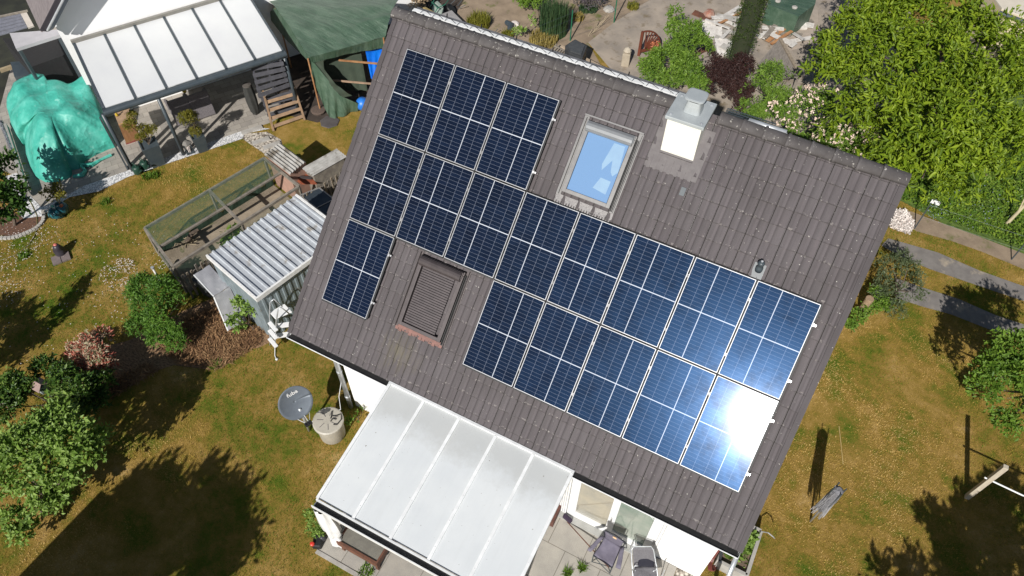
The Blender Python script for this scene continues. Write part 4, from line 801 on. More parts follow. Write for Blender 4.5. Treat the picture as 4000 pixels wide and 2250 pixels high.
# ---------------------------------------------------------------- chicken run
HR = 1.05
nA, nB = P(('F', 170, 1010), HR), P(('F', 1370, 305), HR); oA, oB = P(('F', 480, 1380), HR), P(('F', 1720, 590), HR)
oA, oB = oA+(oA-oB)*.02, oB; run = thing('chicken_run', 'long wooden framed chicken run covered with wire mesh on the lawn', 'chicken run', (nA+oA)/2*v3(1,1,0))
def beamS(nm, a, c_, w_=.06, h_=.07, m_=M_WOODG, par=run): return obj(nm, MB().beam(a, c_, w_, h_), m_, par)
mid1, mid2 = (nA*.48+nB*.52), (oA*.48+oB*.52)
beamS('top_rail', nA, nB); beamS('top_rail', oA, oB); beamS('cross_beam', nA+v3(0,0,.01), oA+v3(0,0,.01), .07, .06); beamS('cross_beam', mid1+v3(0,0,.01), mid2+v3(0,0,.01), .07, .06); beamS('cross_beam', nB+v3(0,0,.01), oB+v3(0,0,.01), .07, .06)
cA, cB = (nA+oA)/2, (nB+oB)/2; beamS('top_rail', cA+v3(0,0,-.012), cB+v3(0,0,-.012), .07, .05)
for q in (nA, mid1, nB, oA, mid2, oB): beamS('post', q*v3(1,1,0), q-v3(0,0,.036), .06, .06)
beamS('bottom_rail', nA*v3(1,1,0)+v3(0,0,.05), nB*v3(1,1,0)+v3(0,0,.05), .05, .09); beamS('bottom_rail', nA*v3(1,1,0)+v3(0,0,.05), oA*v3(1,1,0)+v3(0,0,.05), .05, .09); beamS('bottom_rail', oA*v3(1,1,0)+v3(0,0,.05), oB*v3(1,1,0)+v3(0,0,.05), .05, .09)
beamS('brace', nA*v3(1,1,0)+v3(.02,0,.08), (nA+oA)/2-v3(0,0,.05), .045, .04)
m, n, b = newmat('wire_mesh_netting'); v = nd(n, 'ShaderNodeUVMap').outputs[0]; sp_ = nd(n, 'ShaderNodeSeparateXYZ'); L(n, v, sp_.inputs[0])
wl = None
for k_ in (0, 1):
    f = math_(n, 'FRACT', math_(n, 'MULTIPLY', (math_(n, 'ADD', sp_.outputs[0], sp_.outputs[1]) if k_ == 0 else math_(n, 'SUBTRACT', sp_.outputs[0], sp_.outputs[1])), 1/.028)); q_ = math_(n, 'LESS_THAN', f, .16); wl = q_ if wl is None else math_(n, 'MAXIMUM', wl, q_)
L(n, wl, b.inputs['Alpha']); b.inputs['Base Color'].default_value = (.10,.17,.11,1); b.inputs['Roughness'].default_value = .5; M_NET = m
def netting(a, b2, c_, d_, par=run, nm='netting'):
    b_ = MB(); b_.add([a, b2, c_, d_], [(0,1,2,3)]); w_, h_ = np.linalg.norm(b2-a), np.linalg.norm(d_-a); b_.uv = [(0,0), (w_,0), (w_,h_), (0,h_)]; return obj(nm, b_, M_NET, par)
z5 = v3(0,0,.045)
netting(nA+z5, nB+z5, cB+z5, cA+z5); netting(nA*v3(1,1,0), nB*v3(1,1,0), nB, nA); netting(oA*v3(1,1,0), oB*v3(1,1,0), oB, oA); netting(nA*v3(1,1,0), oA*v3(1,1,0), oA, nA)
sc_ = [nA*v3(1,1,0), nB*v3(1,1,0)]; inw = nrm((oA-nA)*v3(1,1,0)); b_ = MB(); pts = []
for k in range(40):
    q = sc_[0]+(sc_[1]-sc_[0])*k/39; pts += [q+inw*.05+v3(0,0,.03), q+inw*(.06+.02*math.sin(k*1.3))+v3(0,0,.3+.07*math.sin(k*.5)+.03*math.sin(k*1.7))]
obj('shade_cloth', b_.grid(pts, 40, 2), mat('green_shade_cloth', (.02,.05,.03), (.035,.07,.045), 5, .9, bst=.6), run)
b_ = MB(); g0 = [nA*v3(1,1,0)+v3(0,0,.02), oA*v3(1,1,0)+v3(0,0,.02), oB*v3(1,1,0)+v3(0,0,.02), nB*v3(1,1,0)+v3(0,0,.02)]; ii = cA*v3(1,1,0)+v3(0,0,.02); jj = cB*v3(1,1,0)+v3(0,0,.02)
b_.sheet(g0); struct('run_earth', b_, mat('run_soil', (.33,.27,.20), (.24,.195,.14), 2.5, 1, bst=.9, bscale=30, dirt=((.1,.13,.04), 3, .58)))
# coops
def coop(label, q, z, col, back, nrib, wallcol):
    pts = [P(a, z) for a in q]; o = thing('chicken_coop', label, 'chicken coop', sum(pts)/4*v3(1,1,0), 'coops with corrugated roofs at the end of the chicken run')
    ux = nrm(pts[1]-pts[0]); ly = np.linalg.norm(pts[3]-pts[0]); uy = nrm(pts[3]-pts[0]); lx = np.linalg.norm(pts[1]-pts[0])
    r = obj('roof', corr(MB(), pts[0]*v3(1,1,0), ux, uy, lx, ly, z, .1, .045, prof=((0,0),(.25,.35),(.5,1),(.75,.35),(1,0))), col, o, smooth=False); r.modifiers.new('t', 'SOLIDIFY').thickness = .004
    b_ = MB(); b_.slab([sum(pts)/4+(a-sum(pts)/4)*.86-v3(0,0,.06) for a in pts], z-.08); obj('wall', b_, wallcol, o); return o
M_OLDC = mat('dirty_corrugated_sheet', (.42,.41,.39), (.28,.26,.23), 3, .6, .1, bst=.1, dirt=((.13,.11,.085), 3.4, .5), stretch=(1,1,1))
M_PINK = mat('pinkish_plaster_board', (.42,.25,.19), (.34,.21,.16), 4, .85); M_RUST = mat('rust_red_board', (.33,.09,.04), (.22,.06,.03), 8, .7)
coop('chicken coop with a dirty corrugated roof at the run end, with pinkish side wall', [('F', 1370, 270), ('F', 1630, 470), ('F', 1815, 330), ('F', 1530, 150)], 1.2, M_OLDC, 1, 9, M_PINK)
coop('narrow chicken coop with light corrugated roof nearest the house gable', [('F', 1850, 490), ('F', 2200, 290), ('F', 2090, 215), ('F', 1745, 405)][0:4], 1.0, mat('light_corrugated_sheet', (.48,.47,.45), (.3,.29,.27), 3, .55, .1, dirt=((.16,.14,.11), 4, .55)), 1, 5, M_WOODG)
b_ = MB(); qd = [P(('F', *a), .75) for a in ((1640,480), (1760,410), (1900,560), (1740,560))]; b_.slab(qd, .03); tag(obj('rust_red_board', b_, M_RUST), 'rust-red board lying between the two corrugated coop roofs', 'board')
tag(obj('plank', MB().beam(P(('F', 1640, 485), .82), P(('F', 1850, 505), .82), .09, .03), M_DKBR), 'dark plank lying across the rust-red board', 'plank')
rd = thing('orange_stick', 'small orange bent stick inside the chicken run', 'stick', P(('F', 860, 880))); obj('stick', MB().tube([P(('F', 850, 910), .05), P(('F', 880, 840), .08), P(('F', 875, 820), .3)], .015, 6), mat('orange_plastic', (.6,.27,.04), (.5,.2,.03), 5, .5), rd)
b_ = MB(); c_ = P(('F', 600, 1150)); tg = thing('dry_branches', 'tangle of dry pale branches on the ground in the chicken run', 'branches', c_)
for k in range(12):
    a = rng.uniform(0, 6.28); s_ = c_+v3(rng.uniform(-.2, .2), rng.uniform(-.15, .15), .04); b_.tube([s_, s_+v3(.12*math.cos(a), .12*math.sin(a), .1), s_+v3(.25*math.cos(a+.5), .25*math.sin(a+.5), .06)], .014, 5)
obj('twigs', b_, mat('pale_branch', (.45,.36,.22), (.3,.25,.18), 8, .8), tg)
b_ = MB(); c_ = P(('F', 670, 1140)); bn = thing('timber_log', 'dark grey forked log lying in the chicken run beside the dry branches', 'log', c_); b_.tube([c_+v3(-.1,-.15,.08), c_+v3(0,0,.3), c_+v3(.1,.2,.35)], [.07,.06,.04], 8); b_.tube([c_+v3(0,0,.25), c_+v3(.15,-.1,.4)], [.05,.03], 8); obj('log', b_, M_BARK, bn)
# picket fence between run and shed
pk0, pk1 = P(('F', 560, 1380), .0), P(('F', 2190, 440), .0); pk0 = oA*v3(1,1,0)+v3(.25,-.05,0); dpk = nrm((oB-oA)*v3(1,1,0)); pk1 = pk0+dpk*5.2
pf_ = thing('picket_fence', 'weathered rustic picket fence between the chicken run and the corrugated shed', 'fence', (pk0+pk1)/2)
for z_ in (.28, .78): obj('rail', MB().beam(pk0+v3(0,0,z_), pk1+v3(0,0,z_), .035, .07), M_WOODG, pf_)
npk = 38
for k in range(npk):
    q = pk0+(pk1-pk0)*k/(npk-1)+v3(.03,-.02,0); hh_ = .95+rng.uniform(-.05, .05); ln2 = v3(rng.uniform(-.03, .03), rng.uniform(-.03, .03), 0)
    obj('picket', MB().beam(q, q+ln2+v3(0,0,hh_), .06, .022, (1,0,0)), M_WOOD if k % 3 else M_WOODG, pf_)
# white-capped stake at the run corner
s0, s1 = P(('G', 1615, 255), .0), P(('G', 1665, 160), .55); stk = thing('stake', 'white stake with a grey cap at the near corner of the chicken run', 'stake', s0); s1 = v3(s0[0], s0[1], .55); obj('pole', MB().tube([s0, s1], .03, 10), M_WPLA, stk); obj('cap', MB().lathe(s1, [(.045, 0), (.045, .05), (0, .06)], 12), M_ZINC, stk)
# ---------------------------------------------------------------- neighbour: canopy, wall, porch
FL, FR, BL = P(('A', 1040, 1095), 2.3), P(('B', 528, 508), 2.3), P(('A', 722, 435), 2.72)
nd_ = nrm((FR-FL)*v3(1,1,0)); nn = v3(-nd_[1], nd_[0], 0); LN = float((FR-FL)@nd_); DN = float((BL-FL)@nn); FL = v3(FL[0], FL[1], 2.3); rise = .42
nc = thing('neighbour_canopy', 'anthracite framed canopy with white roof sheets over the neighbour terrace', 'canopy', (FL+nd_*LN/2)*v3(1,1,0))
def NC(a, d, z): return FL*v3(1,1,0)+nd_*a+nn*d+v3(0,0,z)
M_NSH = mat('white_opal_sheet', (.62,.63,.63), (.58,.59,.6), .8, .4, bst=0)
for i in range(6):
    a0, a1_ = LN*i/6+.03, LN*(i+1)/6-.03; b_ = MB(); b_.slab([NC(a0, .03, 2.3), NC(a1_, .03, 2.3), NC(a1_, DN, 2.3+rise), NC(a0, DN, 2.3+rise)], .016); obj('roof_sheet', b_, M_NSH, nc)
for i in range(7): obj('rafter', MB().beam(NC(LN*i/6, 0, 2.28), NC(LN*i/6, DN, 2.28+rise), .06, .1), M_ANTH, nc)
obj('gutter_beam', MB().tube([NC(-.05, -.06, 2.2), NC(LN+.05, -.06, 2.2)], .085, 12).beam(NC(-.04, -.0, 2.2), NC(LN+.04, -.0, 2.2), .05, .16), M_ANTH, nc)
obj('wall_beam', MB().beam(NC(-.04, DN+.0, 2.3+rise+.03), NC(LN+.04, DN+.0, 2.3+rise+.03), .09, .12), mat('taupe_metal', (.24,.23,.2), (.2,.19,.17), 5, .5), nc)
for q in ((1850, 270), (1340, 432)):
    f_ = P(('E', *q)); obj('post', MB().tube([f_, f_+v3(0,0,2.14)], .055, 12), M_ANTH, nc, smooth=True)
f_ = NC(LN-.02, -.03, 0); obj('post', MB().tube([f_, f_+v3(0,0,2.14)], .055, 12), M_ANTH, nc, smooth=True)
f_ = P(('E', 1290, 425)); obj('side_panel', MB().beam(f_+v3(0,0,.95), f_-nd_*.0+nn*.16+v3(0,0,.95), .04, 1.9), M_ANTH, nc)
wz = 6.5; nh = thing('neighbour_house', 'bright white rendered neighbour house wall behind the white sheet canopy', 'house', NC(LN/2, DN+.1, 0))
b_ = MB(); a0, a1_ = -.22, 11.; b_.slab([NC(a0, DN+.06, wz), NC(a1_, DN+.06, wz), NC(a1_, DN+7, wz), NC(a0, DN+7, wz)], wz); obj('wall', b_, mat('bright_render', (.92,.92,.92), (.89,.89,.89), 2, .85), nh)
# roof corner of the neighbour that overhangs the wall
def TZ(x, y, z): return P(('T', x, y), z)
def wedge(nm, tip1, tip2, f2, f1, th, m_):
    e2, e1 = f2+(f2-tip2)*.5, f1+(f1-tip1)*.5; b_ = MB(); b_.slab([tip1, tip2, e2, e1], th); return obj(nm, b_, m_, nh)
wedge('roof', TZ(742, 545, 3.56), TZ(775, 548, 3.56), TZ(1030, 0, 4.3), TZ(490, 0, 4.3), .1, mat('grey_violet_roof_tiles', (.2,.175,.18), (.15,.13,.135), 5, .8, stretch=(9,1.2,1.2), bst=.5, bscale=12))
wedge('verge_board', TZ(750, 560, 3.6), TZ(890, 575, 3.52), TZ(1185, 0, 4.26), TZ(1032, 0, 4.32), .04, mat('dark_verge_board', (.05,.045,.055), (.04,.035,.045), 5, .6))
wedge('fascia', TZ(900, 575, 3.4), TZ(1000, 520, 3.3), TZ(1270, 0, 4.05), TZ(1187, 0, 4.18), .04, mat('grey_blue_board', (.12,.14,.18), (.1,.12,.15), 5, .6))
obj('gutter', MB().tube([TZ(895, 578, 3.53), TZ(1188, 0, 4.28), TZ(1188, 0, 4.28)*1.5-TZ(895, 578, 3.53)*.5], .03, 10), M_ZINC, nh)
# porch slab
pq = [P(('T', *a), 2.3) for a in ((180,625), (300,915), (1135,650), (1095,555))]; pr_ = thing('porch_canopy', 'flat light grey canopy slab over a dark passage left of the neighbour wall', 'canopy', sum(pq)/4*v3(1,1,0))
b_ = MB(); b_.slab(pq, .1); obj('slab', b_, mat('light_grey_membrane', (.40,.39,.41), (.35,.34,.36), 3, .8), pr_)
b_ = MB()
for a in (pq[1], pq[2]): b_.beam(a*v3(1,1,0)+(sum(pq)/4-a)*v3(.1,.1,0), a*v3(1,1,0)+(sum(pq)/4-a)*v3(.1,.1,0)+v3(0,0,2.19), .08, .08)
obj('posts', b_, M_ANTH, pr_)
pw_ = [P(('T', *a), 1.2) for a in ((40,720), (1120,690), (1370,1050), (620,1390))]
dk = thing('dark_cabin', 'timber clad cabin wall painted nearly black for the shade below the light grey slab', 'cabin', sum(pw_)/4*v3(1,1,0)); b_ = MB(); b_.slab([pw_[0], pw_[1], pw_[2]-(pw_[2]-pw_[1])*.15, pw_[3]-(pw_[3]-pw_[0])*.15], 1.2); obj('wall', b_, mat('timber_in_painted_shade', (.012,.012,.013), (.018,.017,.018), 6, .9, stretch=(6,1,1)), dk)  # near-black colour carries the deep shade of the passage
lq = [P(('T', *a), 1.9) for a in ((0,330), (70,650), (520,520), (380,250))]; lv = thing('slatted_screen', 'grey slatted timber screen at the far left beyond the porch slab', 'screen', sum(lq)/4*v3(1,1,0)); 
for k in range(5):
    t0_, t1_ = k/5+.01, (k+1)/5-.03; a, b2, c_, d_ = lq[0]+(lq[1]-lq[0])*t0_, lq[3]+(lq[2]-lq[3])*t0_, lq[3]+(lq[2]-lq[3])*t1_, lq[0]+(lq[1]-lq[0])*t1_; b_ = MB(); b_.slab([a-(b2-a)*.4, b2, c_, d_-(c_-d_)*.4], .03); obj('slat', b_, mat('grey_blue_slat', (.16,.165,.2), (.12,.125,.15), 9, .8) if k == 0 else bpy.data.materials['grey_blue_slat'], lv)
b_ = MB(); b_.beam(lq[0]-(lq[3]-lq[0])*.4+v3(0,0,.03), lq[3]+(lq[3]-lq[0])*.4+v3(0,0,.03), .06, .05); obj('top_rail', b_, M_WOODG, lv)
bq_ = [P(('T', *a), 1.9) for a in ((385,255), (500,230), (635,480), (525,520))]; b_ = MB(); b_.slab(bq_, .05); tag(obj('cream_board', b_, mat('cream_board_paint', (.5,.45,.4), (.44,.4,.36), 5, .8)), 'cream coloured board between the slatted screen and the neighbour roof corner', 'board')
# long dark hedge edge / planter beams at far left
pbx = [P(('T', *a), .75) for a in ((195,1170), (440,1150), (600,1400), (270,1449))]; ob = thing('grey_block_planter', 'dark grey rectangular planter box left of the turquoise tarpaulin', 'planter', sum(pbx)/4*v3(1,1,0)); b_ = MB(); b_.slab(pbx, .72); obj('box', b_, M_ANTH, ob)
tag(obj('timber_beam', MB().beam(P(('T', 0, 1335), .25), P(('T', 225, 1260), .25), .1, .12), mat('tan_timber', (.35,.28,.17), (.28,.22,.14), 6, .8)), 'tan timber edging beam at the far left border of the picture', 'beam')
# crates / wooden rack between canopy and tarp
rk0 = P(('A', 690, 790)); rk = thing('wooden_rack', 'dark slatted wooden rack standing left of the neighbour canopy', 'rack', rk0)
for k in range(4):
    a = P(('A', 640+k*28, 740-k*10), .5); obj('slat', MB().beam(a*v3(1,1,0), a*v3(1,1,0)+nn*.5+v3(0,0,.9), .1, .025, (1,0,0)), M_WOODG, rk)
obj('rail', MB().beam(P(('A', 640, 790), .4), P(('A', 790, 720), .4), .05, .08), M_WOODG, rk)
# turquoise tarpaulin over a pile
M_TURQ = None
m, n, b = newmat('turquoise_tarpaulin'); v = objc(n); f = noise(n, v, 2.2, 5, .6); col = ramp(n, f, [(.3, (.03,.27,.21)), (.5, (.06,.38,.30)), (.7, (.12,.47,.39))])
wr = noise(n, v, 5, 6, .7); col = mix(n, ramp(n, wr, [(.6, (0,0,0)), (.7, (.55,.55,.55))]), col, (.35,.62,.55)); L(n, col, b.inputs['Base Color']); b.inputs['Roughness'].default_value = .5; b.inputs['Specular IOR Level'].default_value = .35
nz1 = noise(n, v, 1.5, 3, .5); rdg = math_(n, 'SUBTRACT', 1., math_(n, 'MULTIPLY', math_(n, 'ABSOLUTE', math_(n, 'SUBTRACT', nz1, .5)), 9.)); rdg = math_(n, 'MAXIMUM', rdg, 0.)
bump(n, b, math_(n, 'ADD', rdg, math_(n, 'MULTIPLY', noise(n, v, 3.2, 2, .5), .9)), .45, .04); M_TURQ = m
outl = [(('A',330,742),1.15), (('A',240,775),1.1), (('A',130,825),1.0), (('A',75,930),.9), (('A',68,1080),.75), (('A',110,1240),.6), (('A',175,1370),.4), (('E',250,110),.2), (('E',262,260),.12), (('E',305,390),.08), (('E',360,490),.03), (('E',460,548),.0), (('E',560,550),.0), (('E',700,505),.0), (('E',730,470),.0), (('E',720,420),.03), (('E',790,400),.05), (('E',850,310),.1), (('E',940,240),.15), (('E',1060,170),.2), (('E',1110,80),.45), (('A',1030,1200),.9), (('A',975,1010),1.05), (('A',900,860),1.2), (('A',840,750),1.25), (('A',770,790),1.25), (('A',670,832),1.2), (('A',560,815),1.15), (('A',470,800),1.15), (('A',435,745),1.15)]
def drape(name, outl, ctr, zt, m_, label, cat, nr=22, amp=.07, par=None):
    op = [P(q, z) for q, z in outl]; c_ = P(ctr, zt); K = []
    for i in range(len(op)):        # densify
        a, b2 = op[i], op[(i+1) % len(op)]
        for t in (0, .25, .5, .75): K.append(a*(1-t)+b2*t)
    pts = []
    for i in range(nr):
        s_ = 1-i/(nr-1)
        for k, q in enumerate(K):
            xy = c_+(q-c_)*s_; zz_ = q[2]+(zt-q[2])*(1-s_**2.6)
            r_ = amp*(math.sin(xy[0]*5.1+math.sin(xy[1]*3)*1.3)*.5+math.sin(xy[1]*7.3+xy[0]*3.1)*.35)
            pts.append(v3(xy[0], xy[1], max(.01, zz_+r_*min(1, q[2]+ (1-s_)*2))))
    nk = len(K); b_ = MB(); b_.add(pts, [(i*nk+k, i*nk+(k+1) % nk, (i+1)*nk+(k+1) % nk, (i+1)*nk+k) for i in range(nr-1) for k in range(nk)])
    sk = [q*v3(1,1,0)+v3(0,0,.0) for q in pts[:nk]]; b0 = len(b_.v); b_.v += [tuple(q) for q in sk]; b_.f += [(b0+k, b0+(k+1) % nk, (k+1) % nk, k) for k in range(nk)]
    o = obj(name, b_, m_, None, smooth=True); return tag(o, label, cat)
drape('tarpaulin', outl, ('A', 520, 1150), 1.3, M_TURQ, 'bunched turquoise tarpaulin covering a pile on the paved yard at left', 'tarpaulin', amp=.11)
b_ = MB(); stp = [P(('E', 740, 490), .03), P(('E', 830, 470), .06), P(('E', 860, 430), .05), P(('E', 820, 380), .06), P(('E', 930, 370), .05), P(('E', 1010, 320), .06), P(('E', 1120, 270), .05)]
b_.tube(stp, [.05, .08, .05, .1, .07, .04, .05], 7); tag(obj('tarpaulin_scrap', b_, M_TURQ), 'trailing twisted scrap of turquoise tarpaulin on the pavers', 'tarpaulin')
# ---- furniture under the neighbour canopy
def nyaw(): return math.atan2(nd_[1], nd_[0])
def wicker(label, q, group):
    f_ = P(q); o = thing('wicker_chair', label, 'chair', f_, group); s_ = .30
    def W(a, d, z): return f_+nd_*a+nn*d+v3(0,0,z)
    M_ = bpy.data.materials.get('grey_wicker') or mat('grey_wicker', (.22,.2,.21), (.11,.1,.105), 45, .8, bst=.8, bscale=60)
    b_ = MB(); b_.obox(W(0, .33, .38), nd_*.28, nn*.27, v3(0,0,.05)); obj('seat', b_, M_, o, bevel=.02)
    b_ = MB(); b_.obox(W(0, 0, .48), nd_*.31, nn*.03, nn*.05+v3(0,0,.43)); obj('backrest', b_, M_, o, bevel=.015)
    for sgn in (-1, 1): obj('armrest', MB().beam(W(.31*sgn, .05, .62), W(.31*sgn, .62, .6), .07, .05), M_, o, bevel=.01)
    for a in (-.27, .27): obj('leg', MB().beam(W(a, .6, 0), W(a, .6, .58), .05, .05), M_, o)
    return o
wicker('left grey wicker armchair under the neighbour canopy', ('U', 470, 830), 'wicker armchairs on the neighbour terrace')
wicker('right grey wicker armchair under the neighbour canopy, half in sun', ('U', 745, 750), 'wicker armchairs on the neighbour terrace')
f_ = P(('U', 640, 470), 0); tb_ = thing('terrace_table', 'brown terrace table behind the two wicker armchairs', 'table', f_+nn*.6)
b_ = MB(); b_.obox(f_+nn*1.0+v3(0,0,.7), nd_*.95, nn*.42, v3(0,0,.02)); obj('top', b_, mat('taupe_table_top', (.26,.21,.16), (.2,.17,.13), 5, .7), tb_)
for s_ in (-.8, .8):
    for d_ in (.7, 1.3): obj('leg', MB().beam(f_+nd_*s_+nn*d_, f_+nd_*s_+nn*d_+v3(0,0,.68), .06, .06), M_ANTH, tb_)
yl = P(('U', 435, 380), .8); tag(obj('yellow_ball', MB().lathe(yl-v3(0,0,.07), [(0, 0), (.045, .015), (.07, .06), (.06, .1), (0, .13)], 12), mat('yellow_rubber', (.6,.42,.03), (.5,.36,.03), 5, .6), smooth=True), 'small yellow ball on the brown terrace table', 'ball')
sbq = [P(('A', *a), .85) for a in ((1140,1120), (1300,1090), (1350,1210), (1190,1260))]; sbl = [P(('E', *a), .8) for a in ((1190,0), (1340,-60), (1420,100), (1270,155))]
sb2 = thing('sideboard', 'warm brown wooden sideboard cabinet under the neighbour canopy by the corner post', 'cabinet', sum(sbl)/4*v3(1,1,0))
q4 = [P(('A', 1140, 1125), .9), P(('A', 1300, 1085), .9), P(('A', 1350, 1205), .9), P(('A', 1195, 1260), .9)]; b_ = MB(); b_.slab(q4, .03); obj('top', b_, mat('light_brown_top', (.4,.27,.17), (.3,.19,.12), 5, .7), sb2)
q5 = [q4[3], q4[2], P(('E', 1415, 100), .06), P(('E', 1272, 155), .06)]; b_ = MB(); o = obj('front', quadgrid(b_, q5, 4, 4), mat('orange_brown_boards', (.45,.23,.1), (.3,.14,.055), 4, .6, stretch=(1,8,1)), sb2); o.modifiers.new('t', 'SOLIDIFY').thickness = .03
obj('plinth', MB().beam(P(('E', 1268, 158), .03), P(('E', 1420, 108), .03), .04, .07), mat('dark_red_trim', (.25,.06,.05), (.2,.05,.04), 5, .6), sb2)
yd = P(('A', 1180, 1165), .92); tag(obj('yellow_figurine', MB().lathe(yd, [(.035, 0), (.045, .05), (.02, .1), (.03, .14), (0, .17)], 12), bpy.data.materials['yellow_rubber'], smooth=True), 'small yellow figurine standing on the wooden sideboard', 'figurine')
# parasol in a dark cover
f_ = P(('U', 1450, 700)); hP = HT(f_, ('U', 1370, 300)); pc = thing('covered_parasol', 'tall closed parasol in a dark cover next to the grey pallets', 'parasol', f_); b_ = MB(); pts = []
for i in range(16):
    t = i/15; r = .13+.03*math.sin(t*3.1)-.03*(t < .1)
    for k in range(25): a = 2*math.pi*k/24; pts.append(f_+v3(0,0,.02+hP*t)+r*(1+.1*math.sin(6*a+t*2))*v3(math.cos(a), math.sin(a), 0))
b_.grid(pts, 16, 25); obj('cover', b_, mat('black_green_cover', (.03,.032,.03), (.045,.045,.042), 8, .7), pc, smooth=True); obj('cap', MB().lathe(f_+v3(0,0,hP+.02), [(.14, 0), (.13, .04), (0, .07)], 16), mat('brown_cap', (.09,.08,.07), (.07,.06,.055), 6, .8), pc)
# leaning pallets
def pallet(label, tl, tr, bl_, br__, z0, z1, m_, nsl, hm, gap=.42):
    a, b2, c_, d_ = P(tl, z1), P(tr, z1), P(br__, z0), P(bl_, z0); o = thing('pallet', label, 'pallet', (c_+d_)/2*v3(1,1,0)+v3(0,0,z0), 'pallets leaning by the neighbour terrace')
    for k in range(nsl):
        t = (k+.5)/nsl; p1, p2 = a+(d_-a)*t, b2+(c_-b2)*t; dn = nrm(d_-a); obj('slat', MB().beam(p1, p2, .022, np.linalg.norm(d_-a)/nsl*(1-gap), dn), m_, o)
    for t in ((.06, .5, .94) if gap < .5 else (-.01, 1.01)): obj('runner', MB().beam(a+(b2-a)*t-nn*(-.05 if gap < .5 else .02), d_+(c_-d_)*t-nn*(-.05 if gap < .5 else .02), .05, .07, nn), m_, o)
    return o
M_PALG = mat('grey_painted_pallet', (.085,.085,.10), (.06,.06,.07), 8, .8); M_PALW = mat('light_pallet_wood', (.33,.21,.125), (.22,.145,.09), 6, .8)
pallet('upright dark grey painted pallet under the canopy corner', ('U', 1370, 20), ('U', 1830, -50), ('U', 1490, 500), ('U', 1930, 330), 1.0, 2.1, M_PALG, 5, 0)
pallet('lower dark grey painted pallet behind the light wooden one', ('U', 1480, 400), ('U', 1930, 290), ('U', 1620, 760), ('U', 2050, 640), .1, 1.0, M_PALG, 5, 0)
pallet('light brown wooden pallet leaning open beside the white gravel', ('U', 1545, 370), ('U', 1960, 260), ('U', 1700, 945), ('U', 2130, 790), .02, .95, M_PALW, 5, 0, .6)
# planters, lantern, cans
def topiary(label, q, s_, balls):
    f_ = P(q); o = thing('topiary_planter', label, 'potted tree', f_, 'potted topiary trees on the gravel strip')
    b_ = MB(); 
    lo, hi = .15*s_, .2*s_; hh_ = .62*s_
    b_.add([f_+nd_*a*r+nn*d*r+v3(0,0,z) for r, z in ((lo, 0), (hi, hh_), (hi*.85, hh_), (hi*.85, hh_-.05)) for a, d in ((-1,-1), (1,-1), (1,1), (-1,1))], [(i*4+k, i*4+(k+1) % 4, (i+1)*4+(k+1) % 4, (i+1)*4+k) for i in range(3) for k in range(4)]+[(12,13,14,15)])
    obj('pot', b_, M_ANTH, o); top = f_+v3(0,0,hh_); 
    b_ = MB(); cen = []
    for (a, d, z, r) in balls: c_ = top+nd_*a+nn*d+v3(0,0,z); cen.append((c_, r)); b_.tube([top-v3(0,0,.04), top+(c_-top)*.5+v3(.03,.02,0), c_], [.018, .014, .01], 6)
    obj('trunk', b_, M_BARK, o); return o, cen
# ---------------------------------------------------------------- vegetation
def leafmat(name, cs, tr=.28, rough=.45):
    m, n, b = newmat(name); g_ = nd(n, 'ShaderNodeNewGeometry').outputs['Random Per Island']; v = objc(n)
    f = math_(n, 'ADD', math_(n, 'MULTIPLY', g_, .5), math_(n, 'MULTIPLY', noise(n, v, 1.1, 3), .5)); k = len(cs)
    col = ramp(n, f, [(.15+.7*i/max(1, k-1), c) for i, c in enumerate(cs)]); L(n, col, b.inputs['Base Color']); b.inputs['Roughness'].default_value = rough; b.inputs['Specular IOR Level'].default_value = .22
    t = nd(n, 'ShaderNodeBsdfTranslucent'); L(n, mix(n, 1., col, (1.2,1.35,.7), 'MULTIPLY'), t.inputs[0]); ms = nd(n, 'ShaderNodeMixShader'); ms.inputs[0].default_value = tr
    L(n, b.outputs[0], ms.inputs[1]); L(n, t.outputs[0], ms.inputs[2]); L(n, ms.outputs[0], n.nodes['Material Output'].inputs[0]); return m
